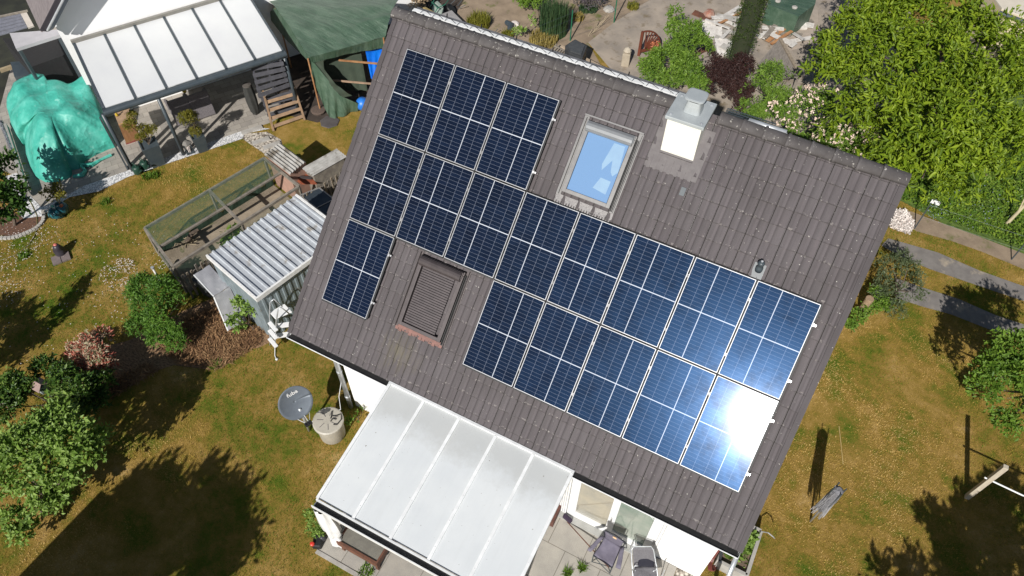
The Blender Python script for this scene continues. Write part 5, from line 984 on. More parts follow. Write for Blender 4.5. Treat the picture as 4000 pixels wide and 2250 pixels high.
def leaves(blobs, N, ln_, asp=.45, per=7, droop=.3, seed=0, inner=.5, up=.4, floor=.03, gap=-.3):
    r = np.random.default_rng(seed); ctr = np.array([q[0] for q in blobs], float); rad = np.array([q[1] if hasattr(q[1], '__len__') else (q[1],)*3 for q in blobs], float)
    w_ = rad.mean(1)**2; w_ /= w_.sum(); nc = max(1, N//per)
    bi = r.choice(len(blobs), nc, p=w_); d = r.normal(size=(nc, 3)); d /= np.linalg.norm(d, axis=1)[:, None]; d[:, 2] = np.where(d[:, 2] < -.35, -d[:, 2], d[:, 2])
    rr = inner+(1-inner)*r.random(nc)**.7; rr *= r.uniform(.78, 1.24, nc)
    c = ctr[bi]+d*rad[bi]*rr[:, None]; keep = c[:, 2] > floor; c, d = c[keep], d[keep]; nc = len(c)
    # a few gaps: remove clusters where a coarse wave is negative
    gq = np.sin(c[:, 0]*3.1+c[:, 2]*2)*np.sin(c[:, 1]*2.7+1.3)*np.sin(c[:, 2]*3.3+c[:, 0]); keep = gq > gap; c, d = c[keep], d[keep]; nc = len(c)
    c = np.repeat(c, per, 0); d = np.repeat(d, per, 0); n_ = len(c)
    od = r.normal(size=(n_, 3)); od += d*.9; od[:, 2] += up; od[:, 2] -= droop*r.random(n_)*1.4; od /= np.linalg.norm(od, axis=1)[:, None]
    s_ = ln_*(.45+.95*r.random(n_)**1.3)[:, None]*np.repeat(r.uniform(.75, 1.25, nc), per)[:, None]; base = c+r.normal(size=(n_, 3))*ln_*.35; nn_ = r.normal(size=(n_, 3))*.5+np.array([0.05, -.55, 1.])+d*.5
    sd = np.cross(od, nn_); sd /= np.linalg.norm(sd, axis=1)[:, None]+1e-9; nr = np.cross(sd, od)
    mid = base+od*s_*.45; tip = base+od*s_-nr*s_*droop*.35; l_ = mid+sd*s_*asp*.5+nr*s_*.08; r_ = mid-sd*s_*asp*.5+nr*s_*.08
    V_ = np.stack([base, l_, tip, r_], 1).reshape(-1, 3); V_[:, 2] = np.maximum(V_[:, 2], .005); i0 = np.arange(n_)*4
    return V_, np.stack([np.stack([i0, i0+1, i0+2], 1), np.stack([i0, i0+2, i0+3], 1)], 1).reshape(-1, 3)
def crown(name, blobs, N, ln_, m_, par, **kw):
    V_, F_ = leaves(blobs, N, ln_, **kw); return rawmesh(name, V_, F_, m_, par, ORG[par.name])
def tree(name, label, cat, foot, blobs, N, ln_, m_, tr=.1, group=None, part='crown', limbs=True, **kw):
    foot = v3(foot[0], foot[1], 0); o = thing(name, label, cat, foot, group); crown(part, blobs, N, ln_, m_, o, **kw); b_ = MB()
    zc = np.mean([q[0][2] for q in blobs]); cx = sum(np.array(q[0]) for q in blobs)/len(blobs); fork = foot*.6+v3(cx[0], cx[1], 0)*.4+v3(0,0,max(.15, zc*.4))
    b_.tube([foot, (foot+fork)/2+v3(.02,.02,0), fork], [tr, tr*.85, tr*.75], 8)
    for i, q in enumerate(blobs):
        if i % max(1, len(blobs)//10) == 0: c_ = np.array(q[0], float); b_.tube([fork, fork*.5+c_*.5+v3(.05,-.04,.06), c_+v3(0,0,.05)], [tr*.55, tr*.35, tr*.12], 6)
    obj('trunk' if part == 'crown' else 'stem', b_, M_BARK, o); return o
def B(q, z, r): return (P(q, z), r)
LG = leafmat('spring_green_leaf', [(.05,.11,.014), (.12,.21,.025), (.22,.33,.05)])
LY = leafmat('yellow_green_leaf', [(.055,.10,.008), (.15,.225,.013), (.29,.37,.028)])
LD = leafmat('deep_green_leaf', [(.02,.05,.01), (.045,.1,.018), (.1,.18,.035)])
LB = leafmat('bright_apple_leaf', [(.08,.15,.025), (.18,.28,.05), (.33,.44,.13)])
LP = leafmat('purple_brown_leaf', [(.022,.012,.012), (.045,.022,.02), (.075,.035,.03)])
LR = leafmat('red_and_pale_leaf', [(.30,.045,.04), (.40,.13,.09), (.5,.42,.3), (.09,.15,.03)], .2)
LS = leafmat('grey_green_leaf', [(.05,.075,.035), (.1,.13,.06), (.15,.18,.095)])
LC = leafmat('conifer_green', [(.02,.04,.008), (.04,.065,.012), (.06,.09,.018)], .1)
LO = leafmat('olive_yellow_leaf', [(.09,.1,.015), (.17,.16,.02), (.25,.2,.03)])
FWH = mat('white_petals', (.75,.72,.68), (.6,.5,.46), 30, .8, bst=0); FPK = mat('pale_pink_petals', (.72,.6,.5), (.6,.44,.36), 20, .8, bst=0)
# big light green tree, top right
bl = [B(q, z, r) for q, z, r in (((3330,120),3.0,.85),((3300,300),2.9,.8),((3420,60),3.4,.9),((3470,230),3.6,1.0),((3330,470),2.8,.8),((3480,430),3.5,1.05),((3600,80),3.7,1.1),((3650,280),4.0,1.15),((3620,520),3.6,1.1),((3480,620),2.8,.75),((3600,700),2.6,.7),((3760,620),3.1,.95),((3780,420),3.9,1.15),((3770,150),3.9,1.0),((3900,330),3.9,1.1),((3930,540),3.3,.95),((3900,120),3.5,.7),((3720,740),2.3,.6),((3850,690),2.5,.65),((4050,300),3.6,1.1),((4100,500),3.2,1.),((4130,260),3.2,.8),((3660,-60),3.6,1.1),((3450,-60),3.4,1.0),((3210,260),2.5,.5),((3240,190),2.6,.5))]
tree('leafy_tree', 'large light green tree with drooping pointed leaves behind the right end of the ridge', 'tree', P((3700,520)), bl, 60000, .15, LY, .16, per=9, droop=.8, asp=.34, seed=5, inner=.4, gap=-.06)
# shrub with pale blossom behind the ridge
bl = [B(q, z, r) for q, z, r in (((3060,470),1.5,.5),((3140,520),1.6,.5),((3210,420),1.7,.5),((3230,560),1.5,.5),((3330,560),1.6,.55),((3150,400),1.4,.4),((3370,500),1.5,.4))]
fs = tree('flowering_shrub', 'green shrub dotted with clusters of pale pink blossom behind the ridge', 'shrub', P((3220,560)), bl, 9000, .075, LG, .05, part='foliage', seed=8)
V_, F_ = leaves([(c+v3(0,0,.08), r*1.05) for c, r in bl[:]], 4200, .045, .9, per=10, seed=9, inner=.9, up=.8); rawmesh('blossom', V_, F_, FPK, fs, ORG[fs.name])
bl = [B(q, z, r) for q, z, r in (((2960,350),1.4,.45),((3010,290),1.4,.4),((3040,390),1.3,.4),((2940,420),1.2,.4),((3000,430),1.2,.35),((3080,310),1.3,.35),((2950,460),1.1,.3))]
tree('green_shrub', 'mid green feathery shrub between the purple bush and the pale blossom shrub', 'shrub', P((3010,400)), bl, 8000, .085, LG, .05, part='foliage', seed=12, asp=.3)
bl = [B(q, z, r) for q, z, r in (((2780,270),1.1,.45),((2850,300),1.1,.5),((2900,260),1.0,.4),((2830,370),1.0,.45),((2890,360),1.0,.4),((2790,330),1.0,.35),((2870,410),.8,.35))]
tree('purple_shrub', 'dark purple-brown leaved shrub behind the chimney', 'shrub', P((2850,370)), bl, 26000, .055, LP, .05, part='foliage', seed=14)
bl = [B(q, z, r) for q, z, r in (((2545,290),1.0,.42),((2600,230),1.2,.45),((2620,310),1.1,.45),((2680,270),1.2,.5),((2660,190),1.4,.45),((2650,110),1.5,.4),((2700,130),1.4,.4),((2740,190),1.2,.4),((2720,330),1.0,.35),((2560,235),.9,.3),((2640,60),1.5,.28),((2520,270),.7,.3))]
tree('round_hedge_shrub', 'dense bright mid green bush on the path beyond the ridge, left of the purple one', 'shrub', P((2650,280)), bl, 17000, .085, LG, .06, part='foliage', seed=16, per=6)
# columnar conifer
cf_ = P((2865,285)); blc = [((cf_[0], cf_[1], z), (.42, .42, .45)) for z in np.arange(.3, 4.6, .35)]
o = thing('columnar_conifer', 'tall narrow dark green columnar conifer behind the purple bush', 'tree', cf_*v3(1,1,0)); crown('crown', blc, 17000, .05, LC, o, per=6, asp=.4, seed=18, inner=.75, up=1.2); obj('trunk', MB().tube([cf_*v3(1,1,0), cf_*v3(1,1,0)+v3(0,0,4.4)], [.09, .03], 8), M_BARK, o)
b_ = MB(); b_.lathe((cf_[0], cf_[1], 0), [(.26, .1), (.31, .6), (.31, 3.8), (.22, 4.4), (0, 4.7)], 14); obj('inner_twigs', b_, mat('dark_conifer_core', (.02,.03,.01), (.03,.035,.015), 12, 1), o)
# shrub right of the gable
bl = [B(q, z, r) for q, z, r in (((3480,1040),.7,.35),((3540,1060),.8,.35),((3500,1130),.7,.38),((3560,1140),.6,.33),((3450,1110),.5,.3),((3520,1010),.6,.25),((3430,1160),.35,.25),((3500,1210),.35,.25),((3550,1100),.5,.35))]
tree('grey_green_shrub', 'grey-green shrub with fine leaves at the right gable edge above the stump', 'shrub', P((3500,1150)), bl, 8000, .06, LS, .04, part='foliage', seed=20, asp=.35)
bl = [B(q, z, r) for q, z, r in (((3400,1200),.3,.2),((3420,1150),.35,.2),((3350,1240),.15,.2),((3320,1270),.12,.16),((3450,1190),.3,.22))]
tree('low_green_plants', 'low mid green leafy plants around the stump under the right gable', 'plants', P((3400,1220)), bl, 2600, .07, LG, .02, part='foliage', seed=21)
# tree at the right border
bl = [B(q, z, r) for q, z, r in (((3900,1450),2.0,.45),((3960,1380),2.2,.5),((3850,1520),1.8,.35),((3930,1560),1.8,.45),((4020,1480),2.2,.6),((3920,1650),1.4,.3),((3990,1620),1.7,.4),((4080,1560),2.0,.5),((3990,1300),1.9,.3),((3840,1440),1.7,.25),((4120,1400),2.3,.6))]
tree('broadleaf_tree', 'mid green broadleaf tree cut by the right picture edge, next to the lawn', 'tree', P((4060,1560)), bl, 14000, .09, LG, .07, seed=22, per=6)
bx_ = MB()
# bushes on the left of the lawn
bl = [B(q, z, r) for q, z, r in (((560,1120),.9,.32),((640,1130),1.0,.35),((700,1190),.9,.35),((560,1200),.8,.3),((630,1230),.9,.4),((700,1270),.7,.3),((540,1270),.6,.25),((620,1310),.5,.3),((690,1330),.4,.25),((520,1150),.7,.2))]
tree('garden_shrub', 'upright green shrub on the lawn in front of the chicken run, by the metal sheets', 'shrub', P((640,1300)), bl, 15000, .08, leafmat('fresh_shrub_leaf', [(.04,.1,.015), (.09,.19,.025), (.18,.3,.05)]), .04, part='foliage', seed=24, asp=.3)
bl = [B(q, z, r) for q, z, r in (((345,1340),.85,.25),((380,1390),.85,.25),((330,1400),.75,.25),((400,1310),.75,.18),((360,1440),.65,.22),((290,1370),.6,.18),((420,1430),.5,.2))]
tree('red_leaved_shrub', 'shrub with red and cream young leaves in the left border bed', 'shrub', P((400,1450)), bl, 5000, .085, LR, .03, part='foliage', seed=26, asp=.35)
bl = [B(q, z, r) for q, z, r in (((250,1480),.9,.35),((330,1520),.8,.35),((180,1440),.7,.3),((400,1500),.6,.3),((130,1540),.9,.35),((220,1570),.8,.35),((310,1600),.6,.3),((60,1510),.9,.35),((170,1640),.6,.3),((20,1590),.8,.35),((380,1560),.5,.25))]
tree('dark_green_shrub', 'dark glossy green shrub in the left border between red shrub and apple green tree', 'shrub', P((230,1600)), bl, 15000, .085, leafmat('glossy_dark_leaf', [(.02,.055,.012), (.06,.12,.02), (.2,.28,.06)], .2, .35), .05, part='foliage', seed=28)
bl = [B(q, z, r) for q, z, r in (((230,1650),1.8,.4),((150,1720),1.9,.45),((290,1720),1.9,.45),((60,1760),1.9,.45),((210,1810),1.8,.45),((350,1760),1.6,.35),((400,1720),1.4,.25),((110,1860),1.6,.4),((270,1860),1.4,.35),((30,1860),1.6,.4),((170,1950),1.0,.3),((230,1960),.8,.25),((60,2030),.7,.3),((90,2080),.5,.25),((240,1590),1.5,.3),((-60,1800),1.8,.5))]
tree('apple_green_tree', 'small bright apple green tree at the left border, the largest one there', 'tree', P((170,2000)), bl, 17000, .1, LB, .07, seed=30, per=6, asp=.5)
# small trees / plants
bl = [B(q, z, r) for q, z, r in (((30,680),1.5,.4),((60,760),1.4,.35),((10,800),1.4,.45),((70,830),1.2,.25),((-30,720),1.5,.45),((20,640),1.4,.3),((-20,850),1.2,.3))]
tree('young_tree', 'young tree with dark green crown and bare slanting stem in the mulch bed', 'tree', P(('E', 150, 980)), bl, 3000, .13, LD, .05, seed=32, asp=.5)
sn = P(('E', 570, 860)); 
bl = [B(('E', x, y), .8, .13) for x, y in ((470,650), (530,630), (590,640), (620,690), (540,690), (580,600))]
sp_t = thing('snail_planter', 'blue-green glazed snail shaped planter holding a small shrub on the lawn edge', 'planter', sn); M_GLZ = mat('teal_glaze', (.015,.09,.12), (.02,.13,.15), 4, .25, bst=.1, coat=.4)
b_ = MB(); ca, cb = P(('E', 550, 860), .16), P(('E', 645, 850), .2); b_.tube([P(('E', 500, 905), .03), P(('E', 520, 880), .1), ca, P(('E', 590, 830), .2)], [.02, .12, .2, .17], 14)
for t in np.linspace(.15, .95, 6):
    q = P(('E', 505, 900), .05)*(1-t)+P(('E', 585, 835), .2)*t; d_ = nrm(P(('E', 585, 835), .2)-P(('E', 505, 900), .05)); b_.lathe(q, [((.05+.17*t), -.012), ((.07+.17*t), 0), ((.05+.17*t), .012)], 18, d_)
obj('shell', b_, M_GLZ, sp_t, smooth=True); b_ = MB(); b_.lathe(P(('E', 640, 850), .0), [(.12, 0), (.19, .08), (.2, .2), (.14, .32), (.11, .33), (.1, .28)], 20); obj('body', b_, M_GLZ, sp_t, smooth=True)
b_ = MB(); b_.tube([P(('E', 620, 800), .3), P(('E', 570, 720), .55), P(('E', 550, 650), .8)], .012, 6); b_.tube([P(('E', 600, 780), .35), P(('E', 600, 690), .7)], .01, 6); obj('stem', b_, M_BARK, sp_t); crown('foliage', bl, 700, .07, LO, sp_t, seed=34, per=5)
obj('flower', MB().lathe(P(('E', 618, 785), .34), [(.05, 0), (.06, .03), (0, .05)], 8), mat('orange_red_petals', (.5,.1,.04), (.4,.2,.1), 20, .8), sp_t)
gn = P(('E', 215, 750)); g_ = thing('garden_gnome', 'small teal garden figurine with a red and blue top beside the young tree', 'figurine', gn); obj('body', MB().lathe(gn, [(.13, 0), (.15, .06), (.12, .16), (.07, .24)], 14), M_GLZ, g_, smooth=True)
obj('head', MB().lathe(gn+v3(0,0,.245), [(.05, 0), (.07, .05), (.05, .1), (0, .12)], 12), mat('white_red_paint', (.7,.7,.7), (.5,.05,.04), 12, .4), g_); obj('hat', MB().lathe(gn+v3(-.01,.04,.33), [(.05, 0), (.045, .05), (0, .13)], 12), mat('blue_violet_paint', (.06,.05,.3), (.08,.07,.35), 5, .4), g_)
# dark device on slabs, two watering cans, lantern, small black device
f_ = P(('E', 620, 1320)); sl2 = thing('stone_slabs', 'pair of grey-brown paving stones lying in the lawn under a dark lamp', 'paving stones', f_)
for s_ in (-1, 1): obj('stone', MB().obox(f_+nd_*.13*s_*.9+v3(0,0,.03), nd_*.11, nn*.15, v3(0,0,.03)), mat('grey_brown_stone', (.2,.16,.15), (.15,.12,.115), 9, .9) if s_ < 0 else bpy.data.materials['grey_brown_stone'], sl2, bevel=.005)
q = f_+v3(-.13,.13,.0); lp = thing('garden_lamp', 'squat dark grey garden lamp with a pink-red knob on the left lawn', 'lamp', q); obj('body', MB().lathe(q, [(.12, 0), (.14, .04), (.145, .2), (.11, .24), (.12, .26), (.08, .36), (.05, .38)], 20), mat('dark_plum_plastic', (.035,.03,.04), (.05,.045,.055), 6, .35), lp, smooth=True); obj('knob', MB().lathe(q+v3(0,0,.381), [(.045, 0), (.05, .02), (.03, .04), (0, .045)], 12), mat('coral_plastic', (.55,.16,.13), (.5,.13,.1), 5, .5), lp)
f_ = P(('I', 385, 1260)); dv = thing('pump_unit', 'small black garden pump with a bright red cap on the lawn by the curtain', 'garden pump', f_)
b_ = MB(); b_.obox(f_+v3(.0,.06,.09), v3(.09,.04,0), v3(-.05,.12,0), v3(0,0,.09)); obj('body', b_, M_BLACK, dv, bevel=.03); obj('head', MB().lathe(f_+v3(.03,.17,.02), [(.08, 0), (.085, .12), (.05, .16), (0, .17)], 14), mat('charcoal_plastic', (.03,.03,.035), (.045,.045,.05), 6, .5), dv, smooth=True)
obj('cap', MB().lathe(f_+v3(-.04,-.05,.18), [(.045, 0), (.045, .05), (.03, .06), (0, .062)], 14), mat('red_plastic', (.65,.05,.03), (.55,.04,.03), 5, .4), dv)
M_CAN = mat('dark_green_plastic', (.012,.045,.03), (.02,.06,.04), 5, .45)
def wcan(label, q):
    f_ = P(q); o = thing('watering_can', label, 'watering can', f_, 'watering cans at the canopy post'); obj('tank', MB().lathe(f_, [(.11, 0), (.13, .03), (.12, .22), (.09, .26), (.06, .265)], 16), M_CAN, o, smooth=True)
    obj('spout', MB().tube([f_+v3(.1,-.02,.06), f_+v3(.24,-.06,.22), f_+v3(.3,-.08,.28)], [.03, .018, .03], 8), M_CAN, o); obj('handle', MB().tube([f_+v3(-.11,.02,.08), f_+v3(-.17,.03,.25), f_+v3(-.05,.0,.36), f_+v3(.06,0,.27)], .014, 6), M_CAN, o); return o
wcan('dark green watering can directly at the foot of the left canopy post', ('E', 1395, 450)); wcan('dark green watering can standing nearer the tall grey planter', ('E', 1470, 400))
f_ = P(('U', 520, 1250)); ln_o = thing('lantern', 'dark framed lantern with a white candle beside the smaller planter', 'lantern', f_); b_ = MB()
for a in (-.1, .1):
    for d in (-.1, .1): b_.beam(f_+nd_*a+nn*d, f_+nd_*a*.9+nn*d*.9+v3(0,0,.36), .02, .02)
obj('frame', b_, M_ANTH, ln_o); obj('base', MB().obox(f_+v3(0,0,.015), nd_*.12, nn*.12, v3(0,0,.015)), M_ANTH, ln_o); obj('top', stack(MB(), f_, [(.13, .361), (.13, .38), (.04, .45)], 12), mat('taupe_lid', (.2,.19,.17), (.16,.15,.14), 6, .6), ln_o); obj('candle', MB().lathe(f_+v3(0,0,.031), [(.045, 0), (.045, .16), (0, .165)], 14), FWH, ln_o)
o, cen = topiary('tall anthracite planter with a cloud pruned tree, left of the second canopy post', ('E', 1590, 350), 1.25, [(-.12, .0, .25, .14), (.1, .05, .3, .15), (-.22, .0, .75, .19), (.05, -.1, .55, .16), (.25, -.12, .5, .16), (-.05, .1, .95, .15)]); crown('foliage', cen, 5200, .04, LO, o, seed=40, inner=.7)
o, cen = topiary('smaller anthracite planter with a yellow green ball tree right of the second canopy post', ('E', 2040, 215), .95, [(0, 0, .1, .17), (-.12, .05, .62, .18), (.1, .02, .6, .17), (0, -.1, .78, .15)]); crown('foliage', cen, 4200, .04, LO, o, seed=41, inner=.7)
# garden hose on the lawn, edging
b_ = MB().tube([P(q, .02) for q in (('E', -60, 1340), ('E', 60, 1315), ('E', 180, 1265), ('E', 290, 1170), ('E', 350, 1080), ('E', 375, 980), ('E', 372, 880), ('E', 330, 790), ('E', 250, 640), ('E', 190, 500), ('E', 175, 430))], .013, 6); tag(obj('garden_hose', b_, mat('olive_hose', (.2,.17,.06), (.15,.13,.05), 5, .6), smooth=True), 'olive garden hose curving over the left lawn from the mulch bed', 'hose')
b_ = MB().tube([P(q, .25) for q in (('E', 10, -60), ('E', 60, 60), ('E', 120, 220), ('E', 165, 330))], .07, 10); tag(obj('rolled_foil', b_, mat('silver_black_foil', (.5,.5,.52), (.03,.03,.04), 16, .3, .5)), 'long roll of silver and black foil lying beside the turquoise tarpaulin', 'foil roll')
tag(obj('edging_beam', MB().beam(P(('E', 60, -20), .2), P(('E', 280, 660), .2), .1, .2), mat('grey_edge_concrete', (.33,.31,.29), (.27,.26,.24), 5, .9)), 'straight grey concrete edging beam left of the turquoise tarpaulin', 'edging')
eg = thing('stone_edging', 'curved row of small grey edging stones around the bark mulch bed', 'edging', P(('E', 300, 1060))); ep_ = [P(('E', x, y)) for x, y in ((0,1115),(80,1115),(160,1105),(230,1080),(300,1050),(360,1020),(410,980),(440,940),(450,890),(440,840))]
for i in range(len(ep_)-1):
    for t in (0, .5): c_ = ep_[i]+(ep_[i+1]-ep_[i])*(t+.25); d_ = nrm(ep_[i+1]-ep_[i]); obj('stone', MB().obox(c_+v3(0,0,.03), d_*np.linalg.norm(ep_[i+1]-ep_[i])*.23, v3(-d_[1], d_[0], 0)*.05, v3(0,0,.035)), M_CONC, eg, bevel=.01)
# step slabs in the pebble path
for k, (q, lab) in enumerate(((('F', 1250, 25), 'long stone step slab nearest the white gravel'), (('F', 1340, 135), 'stone step slab in the middle of the pebble path'), (('F', 1450, 180), 'stone step slab next to the corrugated coop roof'))):
    c_ = P(q); u_ = nrm(P(('F', 1340, 0))-P(('F', 1160, 60))); tag(obj('step_slab', MB().obox(c_+v3(0,0,.02), u_*(.33 if k == 0 else .27), v3(-u_[1], u_[0], 0)*.09, v3(0,0,.025)), M_CONC, bevel=.006), lab, 'step slab', 'stone slabs in the pebble path')
st2 = P(('B', 1000, 1230)); tag(obj('slate_plate', MB().lathe(st2, [(.3, 0), (.32, .02), (.3, .035), (0, .036)], 7), mat('dark_slate', (.09,.08,.08), (.07,.06,.06), 5, .8)), 'dark slate plate on the grass below the green shelter', 'stone plate')
# ---- green tarpaulin shelter
M_GT = None
m, n, b = newmat('green_tarpaulin'); v = objc(n); f = noise(n, v, 1.8, 5, .6); mp = nd(n, 'ShaderNodeMapping'); mp.inputs['Rotation'].default_value = (0, 0, -NANG); mp.inputs['Scale'].default_value = (1, 7, 1); L(n, v, mp.inputs['Vector'])
col = ramp(n, f, [(.3, (.035,.075,.045)), (.7, (.075,.125,.085))]); col = mix(n, ramp(n, noise(n, mp.outputs[0], 1.2, 5, .7), [(.45, (0,0,0)), (.8, (.5,.5,.5))]), col, (.2,.26,.2)); L(n, col, b.inputs['Base Color']); b.inputs['Roughness'].default_value = .45
bump(n, b, noise(n, mp.outputs[0], 1.6, 6, .65), .7, .06); M_GT = m
sh = thing('tarpaulin_shelter', 'green tarpaulin shelter on poles between the white neighbour wall and the tiled roof', 'shelter', P(('B', 1000, 900)))
tA, tB, tC, tD = P(('B', 790, 580), 2.0), P(('B', 1560, 370), 2.0), P(('B', 1650, 60), 2.3), P(('B', 450, 70), 2.3)
rows = [[tA, tB], [tA*.5+tD*.5+v3(0,0,.12), tB*.5+tC*.5+v3(0,0,.1)], [tD, tC], [tD+(tD-tA)*.6-v3(0,0,.5), tC+(tC-tB)*.9-v3(0,0,.5)]]
pts = []; nU, nV = 26, 30
for i in range(nU):
    s_ = i/(nU-1)*3; k = min(2, int(s_)); t = s_-k
    for j in range(nV):
        q = j/(nV-1); p0_ = rows[k][0]*(1-t)+rows[k+1][0]*t; p1_ = rows[k][1]*(1-t)+rows[k+1][1]*t; x = p0_*(1-q)+p1_*q
        dd = np.hypot(q*2.2, s_*.9); x = x+v3(0,0, .02*math.sin(14*math.atan2(q+.02, s_+.02)*1.5)*min(1, dd)*.9-.03*math.sin(math.pi*q)+.012*math.sin(q*31+s_*4)); pts.append(x)
obj('roof_sheet', MB().grid(pts, nU, nV), M_GT, sh, smooth=True)
def curtain_strip(nm, top, bot, m_, nU=24, nV=8, fold=.05, par=sh):
    pts = []; T = [np.array(a) for a in top]; Bt = [np.array(a) for a in bot]
    def at_(lst, s_): x = s_*(len(lst)-1); k = min(len(lst)-2, int(x)); return lst[k]+(lst[k+1]-lst[k])*(x-k)
    for i in range(nU):
        s_ = i/(nU-1); a, c_ = at_(T, s_), at_(Bt, s_)
        for j in range(nV):
            t = j/(nV-1); pts.append(a+(c_-a)*t+nn*(-1)*fold*math.sin(s_*nU*1.1)*(t)+nd_*0)
    return obj(nm, MB().grid(pts, nU, nV), m_, par, smooth=True)
curtain_strip('front_valance', [tA, tB], [P(('B', 800, 640), 1.8), P(('B', 1220, 535), 1.68), P(('B', 1560, 480), 1.62)], M_GT, fold=.015)
curtain_strip('side_skirt', [tD, tD*.5+tA*.5+v3(0,0,.12), tA], [P(('B', 365, 150), 1.5), P(('B', 560, 400), 1.6), P(('B', 770, 600), 1.8)], M_GT, fold=.03)
M_DNET = mat('dark_green_shade_cloth', (.03,.045,.03), (.045,.06,.04), 4, .9, bst=.4, bscale=8)
curtain_strip('front_curtain', [P(('B', 790, 600), 1.9), P(('B', 850, 640), 1.8), P(('B', 980, 800), 1.3), P(('B', 1100, 960), .75), P(('B', 1280, 1040), .4)], [P(('B', 800, 700), 1.6), P(('B', 930, 1050), .4), P(('B', 1000, 1190), .04), P(('B', 1100, 1180), .04), P(('B', 1280, 1110), .04)], M_GT, 30, 8, .05)
curtain_strip('inner_sheet', [P(('B', 850, 610), 1.75)+nn*.5, P(('B', 1370, 540), 1.7)+nn*.5], [P(('B', 1120, 960), .35)+nn*.3, P(('B', 1420, 960), .3)+nn*.3], M_DNET, 20, 6, .03)
curtain_strip('rolled_edge', [P(('B', 850, 630), 1.8), P(('B', 1000, 860), 1.1), P(('B', 1130, 980), .7)], [P(('B', 900, 640), 1.75), P(('B', 1060, 850), 1.15), P(('B', 1230, 970), .7)], M_DNET, 16, 4, .04)
tblue = mat('blue_tarpaulin', (.0,.10,.55), (.0,.16,.7), 4, .4, bst=.4, bscale=9)
curtain_strip('blue_sheet', [P(('B', 1370, 520), 1.6)+nn*.1, P(('B', 1560, 460), 1.6)+nn*.1], [P(('B', 1415, 790), .7), P(('B', 1500, 790), .7)], tblue, 14, 6, .03)
for q, z in ((('B', 780, 590), 2.0), (('B', 1540, 380), 2.0), (('B', 455, 80), 2.25)):
    a = P(q, z); obj('pole', MB().tube([a*v3(1,1,0), a], .025, 8), M_WOODO, sh)
obj('cross_batten', MB().beam(P(('B', 1090, 605), 1.45), P(('B', 1480, 640), 1.4), .06, .03), M_WOODO, sh); obj('cross_batten', MB().beam(P(('B', 1030, 808), .95), P(('B', 1420, 842), .9), .06, .03), mat('pale_batten', (.4,.27,.18), (.3,.2,.13), 6, .8), sh)
f_ = P(('B', 1340, 1100)); tag(obj('ball', MB().lathe(f_, [(0,0), (.12, .03), (.2, .12), (.22, .22), (.2, .32), (.12, .41), (0, .44)], 20), mat('blue_orange_ball', (.02,.18,.62), (.02,.15,.55), 1.2, .4, dirt=((.75,.4,.25), 2.2, .6)), smooth=True), 'blue ball with orange and white patches peeking out beside the gable', 'ball')
f_ = P(('B', 890, 1130)); tag(obj('wicker_basket', MB().lathe(f_, [(.2, 0), (.24, .1), (.22, .12), (.12, .13), (0, .13)], 14), mat('brown_basket', (.13,.09,.07), (.08,.06,.05), 25, .9)), 'flat brown basket on the soil beside the shelter curtain', 'basket')
# ---------------------------------------------------------------- garden behind the house
def tuft(name, label, cat, q, N, h_, rad, m_, seed, wd=.012, bend=.5, group=None):
    f_ = P(q); r = np.random.default_rng(seed); a = r.uniform(0, 6.283, N); rr = rad*np.sqrt(r.random(N)); b0 = np.stack([f_[0]+rr*np.cos(a), f_[1]+rr*np.sin(a), 0*a], 1)
    H_ = h_*r.uniform(.6, 1.1, N); la = r.uniform(0, 6.283, N); ln2 = H_*bend*r.random(N); mdp = b0+np.stack([np.cos(la)*ln2*.4, np.sin(la)*ln2*.4, H_*.65], 1); tp = b0+np.stack([np.cos(la)*ln2, np.sin(la)*ln2, H_], 1)
    sd = np.stack([-np.sin(la), np.cos(la), 0*la], 1)*wd; V_ = np.stack([b0-sd, b0+sd, mdp+sd*.9, mdp-sd*.9, tp], 1).reshape(-1, 3); i0 = np.arange(N)*5
    F_ = np.stack([np.stack([i0, i0+1, i0+2], 1), np.stack([i0, i0+2, i0+3], 1), np.stack([i0+3, i0+2, i0+4], 1)], 1).reshape(-1, 3)
    o = thing(name, label, cat, f_, group); rawmesh('blades', V_, F_, m_, o, ORG[o.name]); return o
LGR = leafmat('blue_green_blade', [(.03,.07,.03), (.06,.11,.05), (.12,.17,.07)]); LYG = leafmat('yellow_green_blade', [(.12,.13,.02), (.2,.2,.03), (.3,.26,.05)])
tuft('tall_grass_clump', 'tall blue-green clump of reed-like grass in the dry soil beyond the ridge', 'grass clump', ('C', 930, 330), 1500, 1.15, .48, LGR, 50, .013, .25)
tuft('yellow_grass_clump', 'low yellow-green clump of grass just beyond the left part of the ridge', 'grass clump', ('C', 180, 260), 1100, .4, .4, LYG, 51)
tuft('straw_grass_clump', 'straw coloured dry grass at the base of the tall reed-like clump', 'grass clump', ('C', 830, 420), 600, .3, .5, leafmat('straw_blade', [(.3,.24,.07), (.42,.33,.12)]), 52)
bl = [B(('C', x, y), .35, .22) for x, y in ((640, 260), (690, 230), (590, 320), (560, 290))]; tree('leafy_vegetable_plant', 'bright green leafy plant beside the white stone in the dry soil', 'plant', P(('C', 620, 300)), bl, 1300, .1, LB, .015, part='foliage', seed=53)
bl = [B(('C', x, y), .5, .3) for x, y in ((560, 0), (640, 10), (720, 20), (600, -60), (800, -20))]; tree('garden_bush', 'low mid green bush at the top picture edge above the tall grass clump', 'shrub', P(('C', 650, 20)), bl, 3500, .08, LG, .03, part='foliage', seed=54)
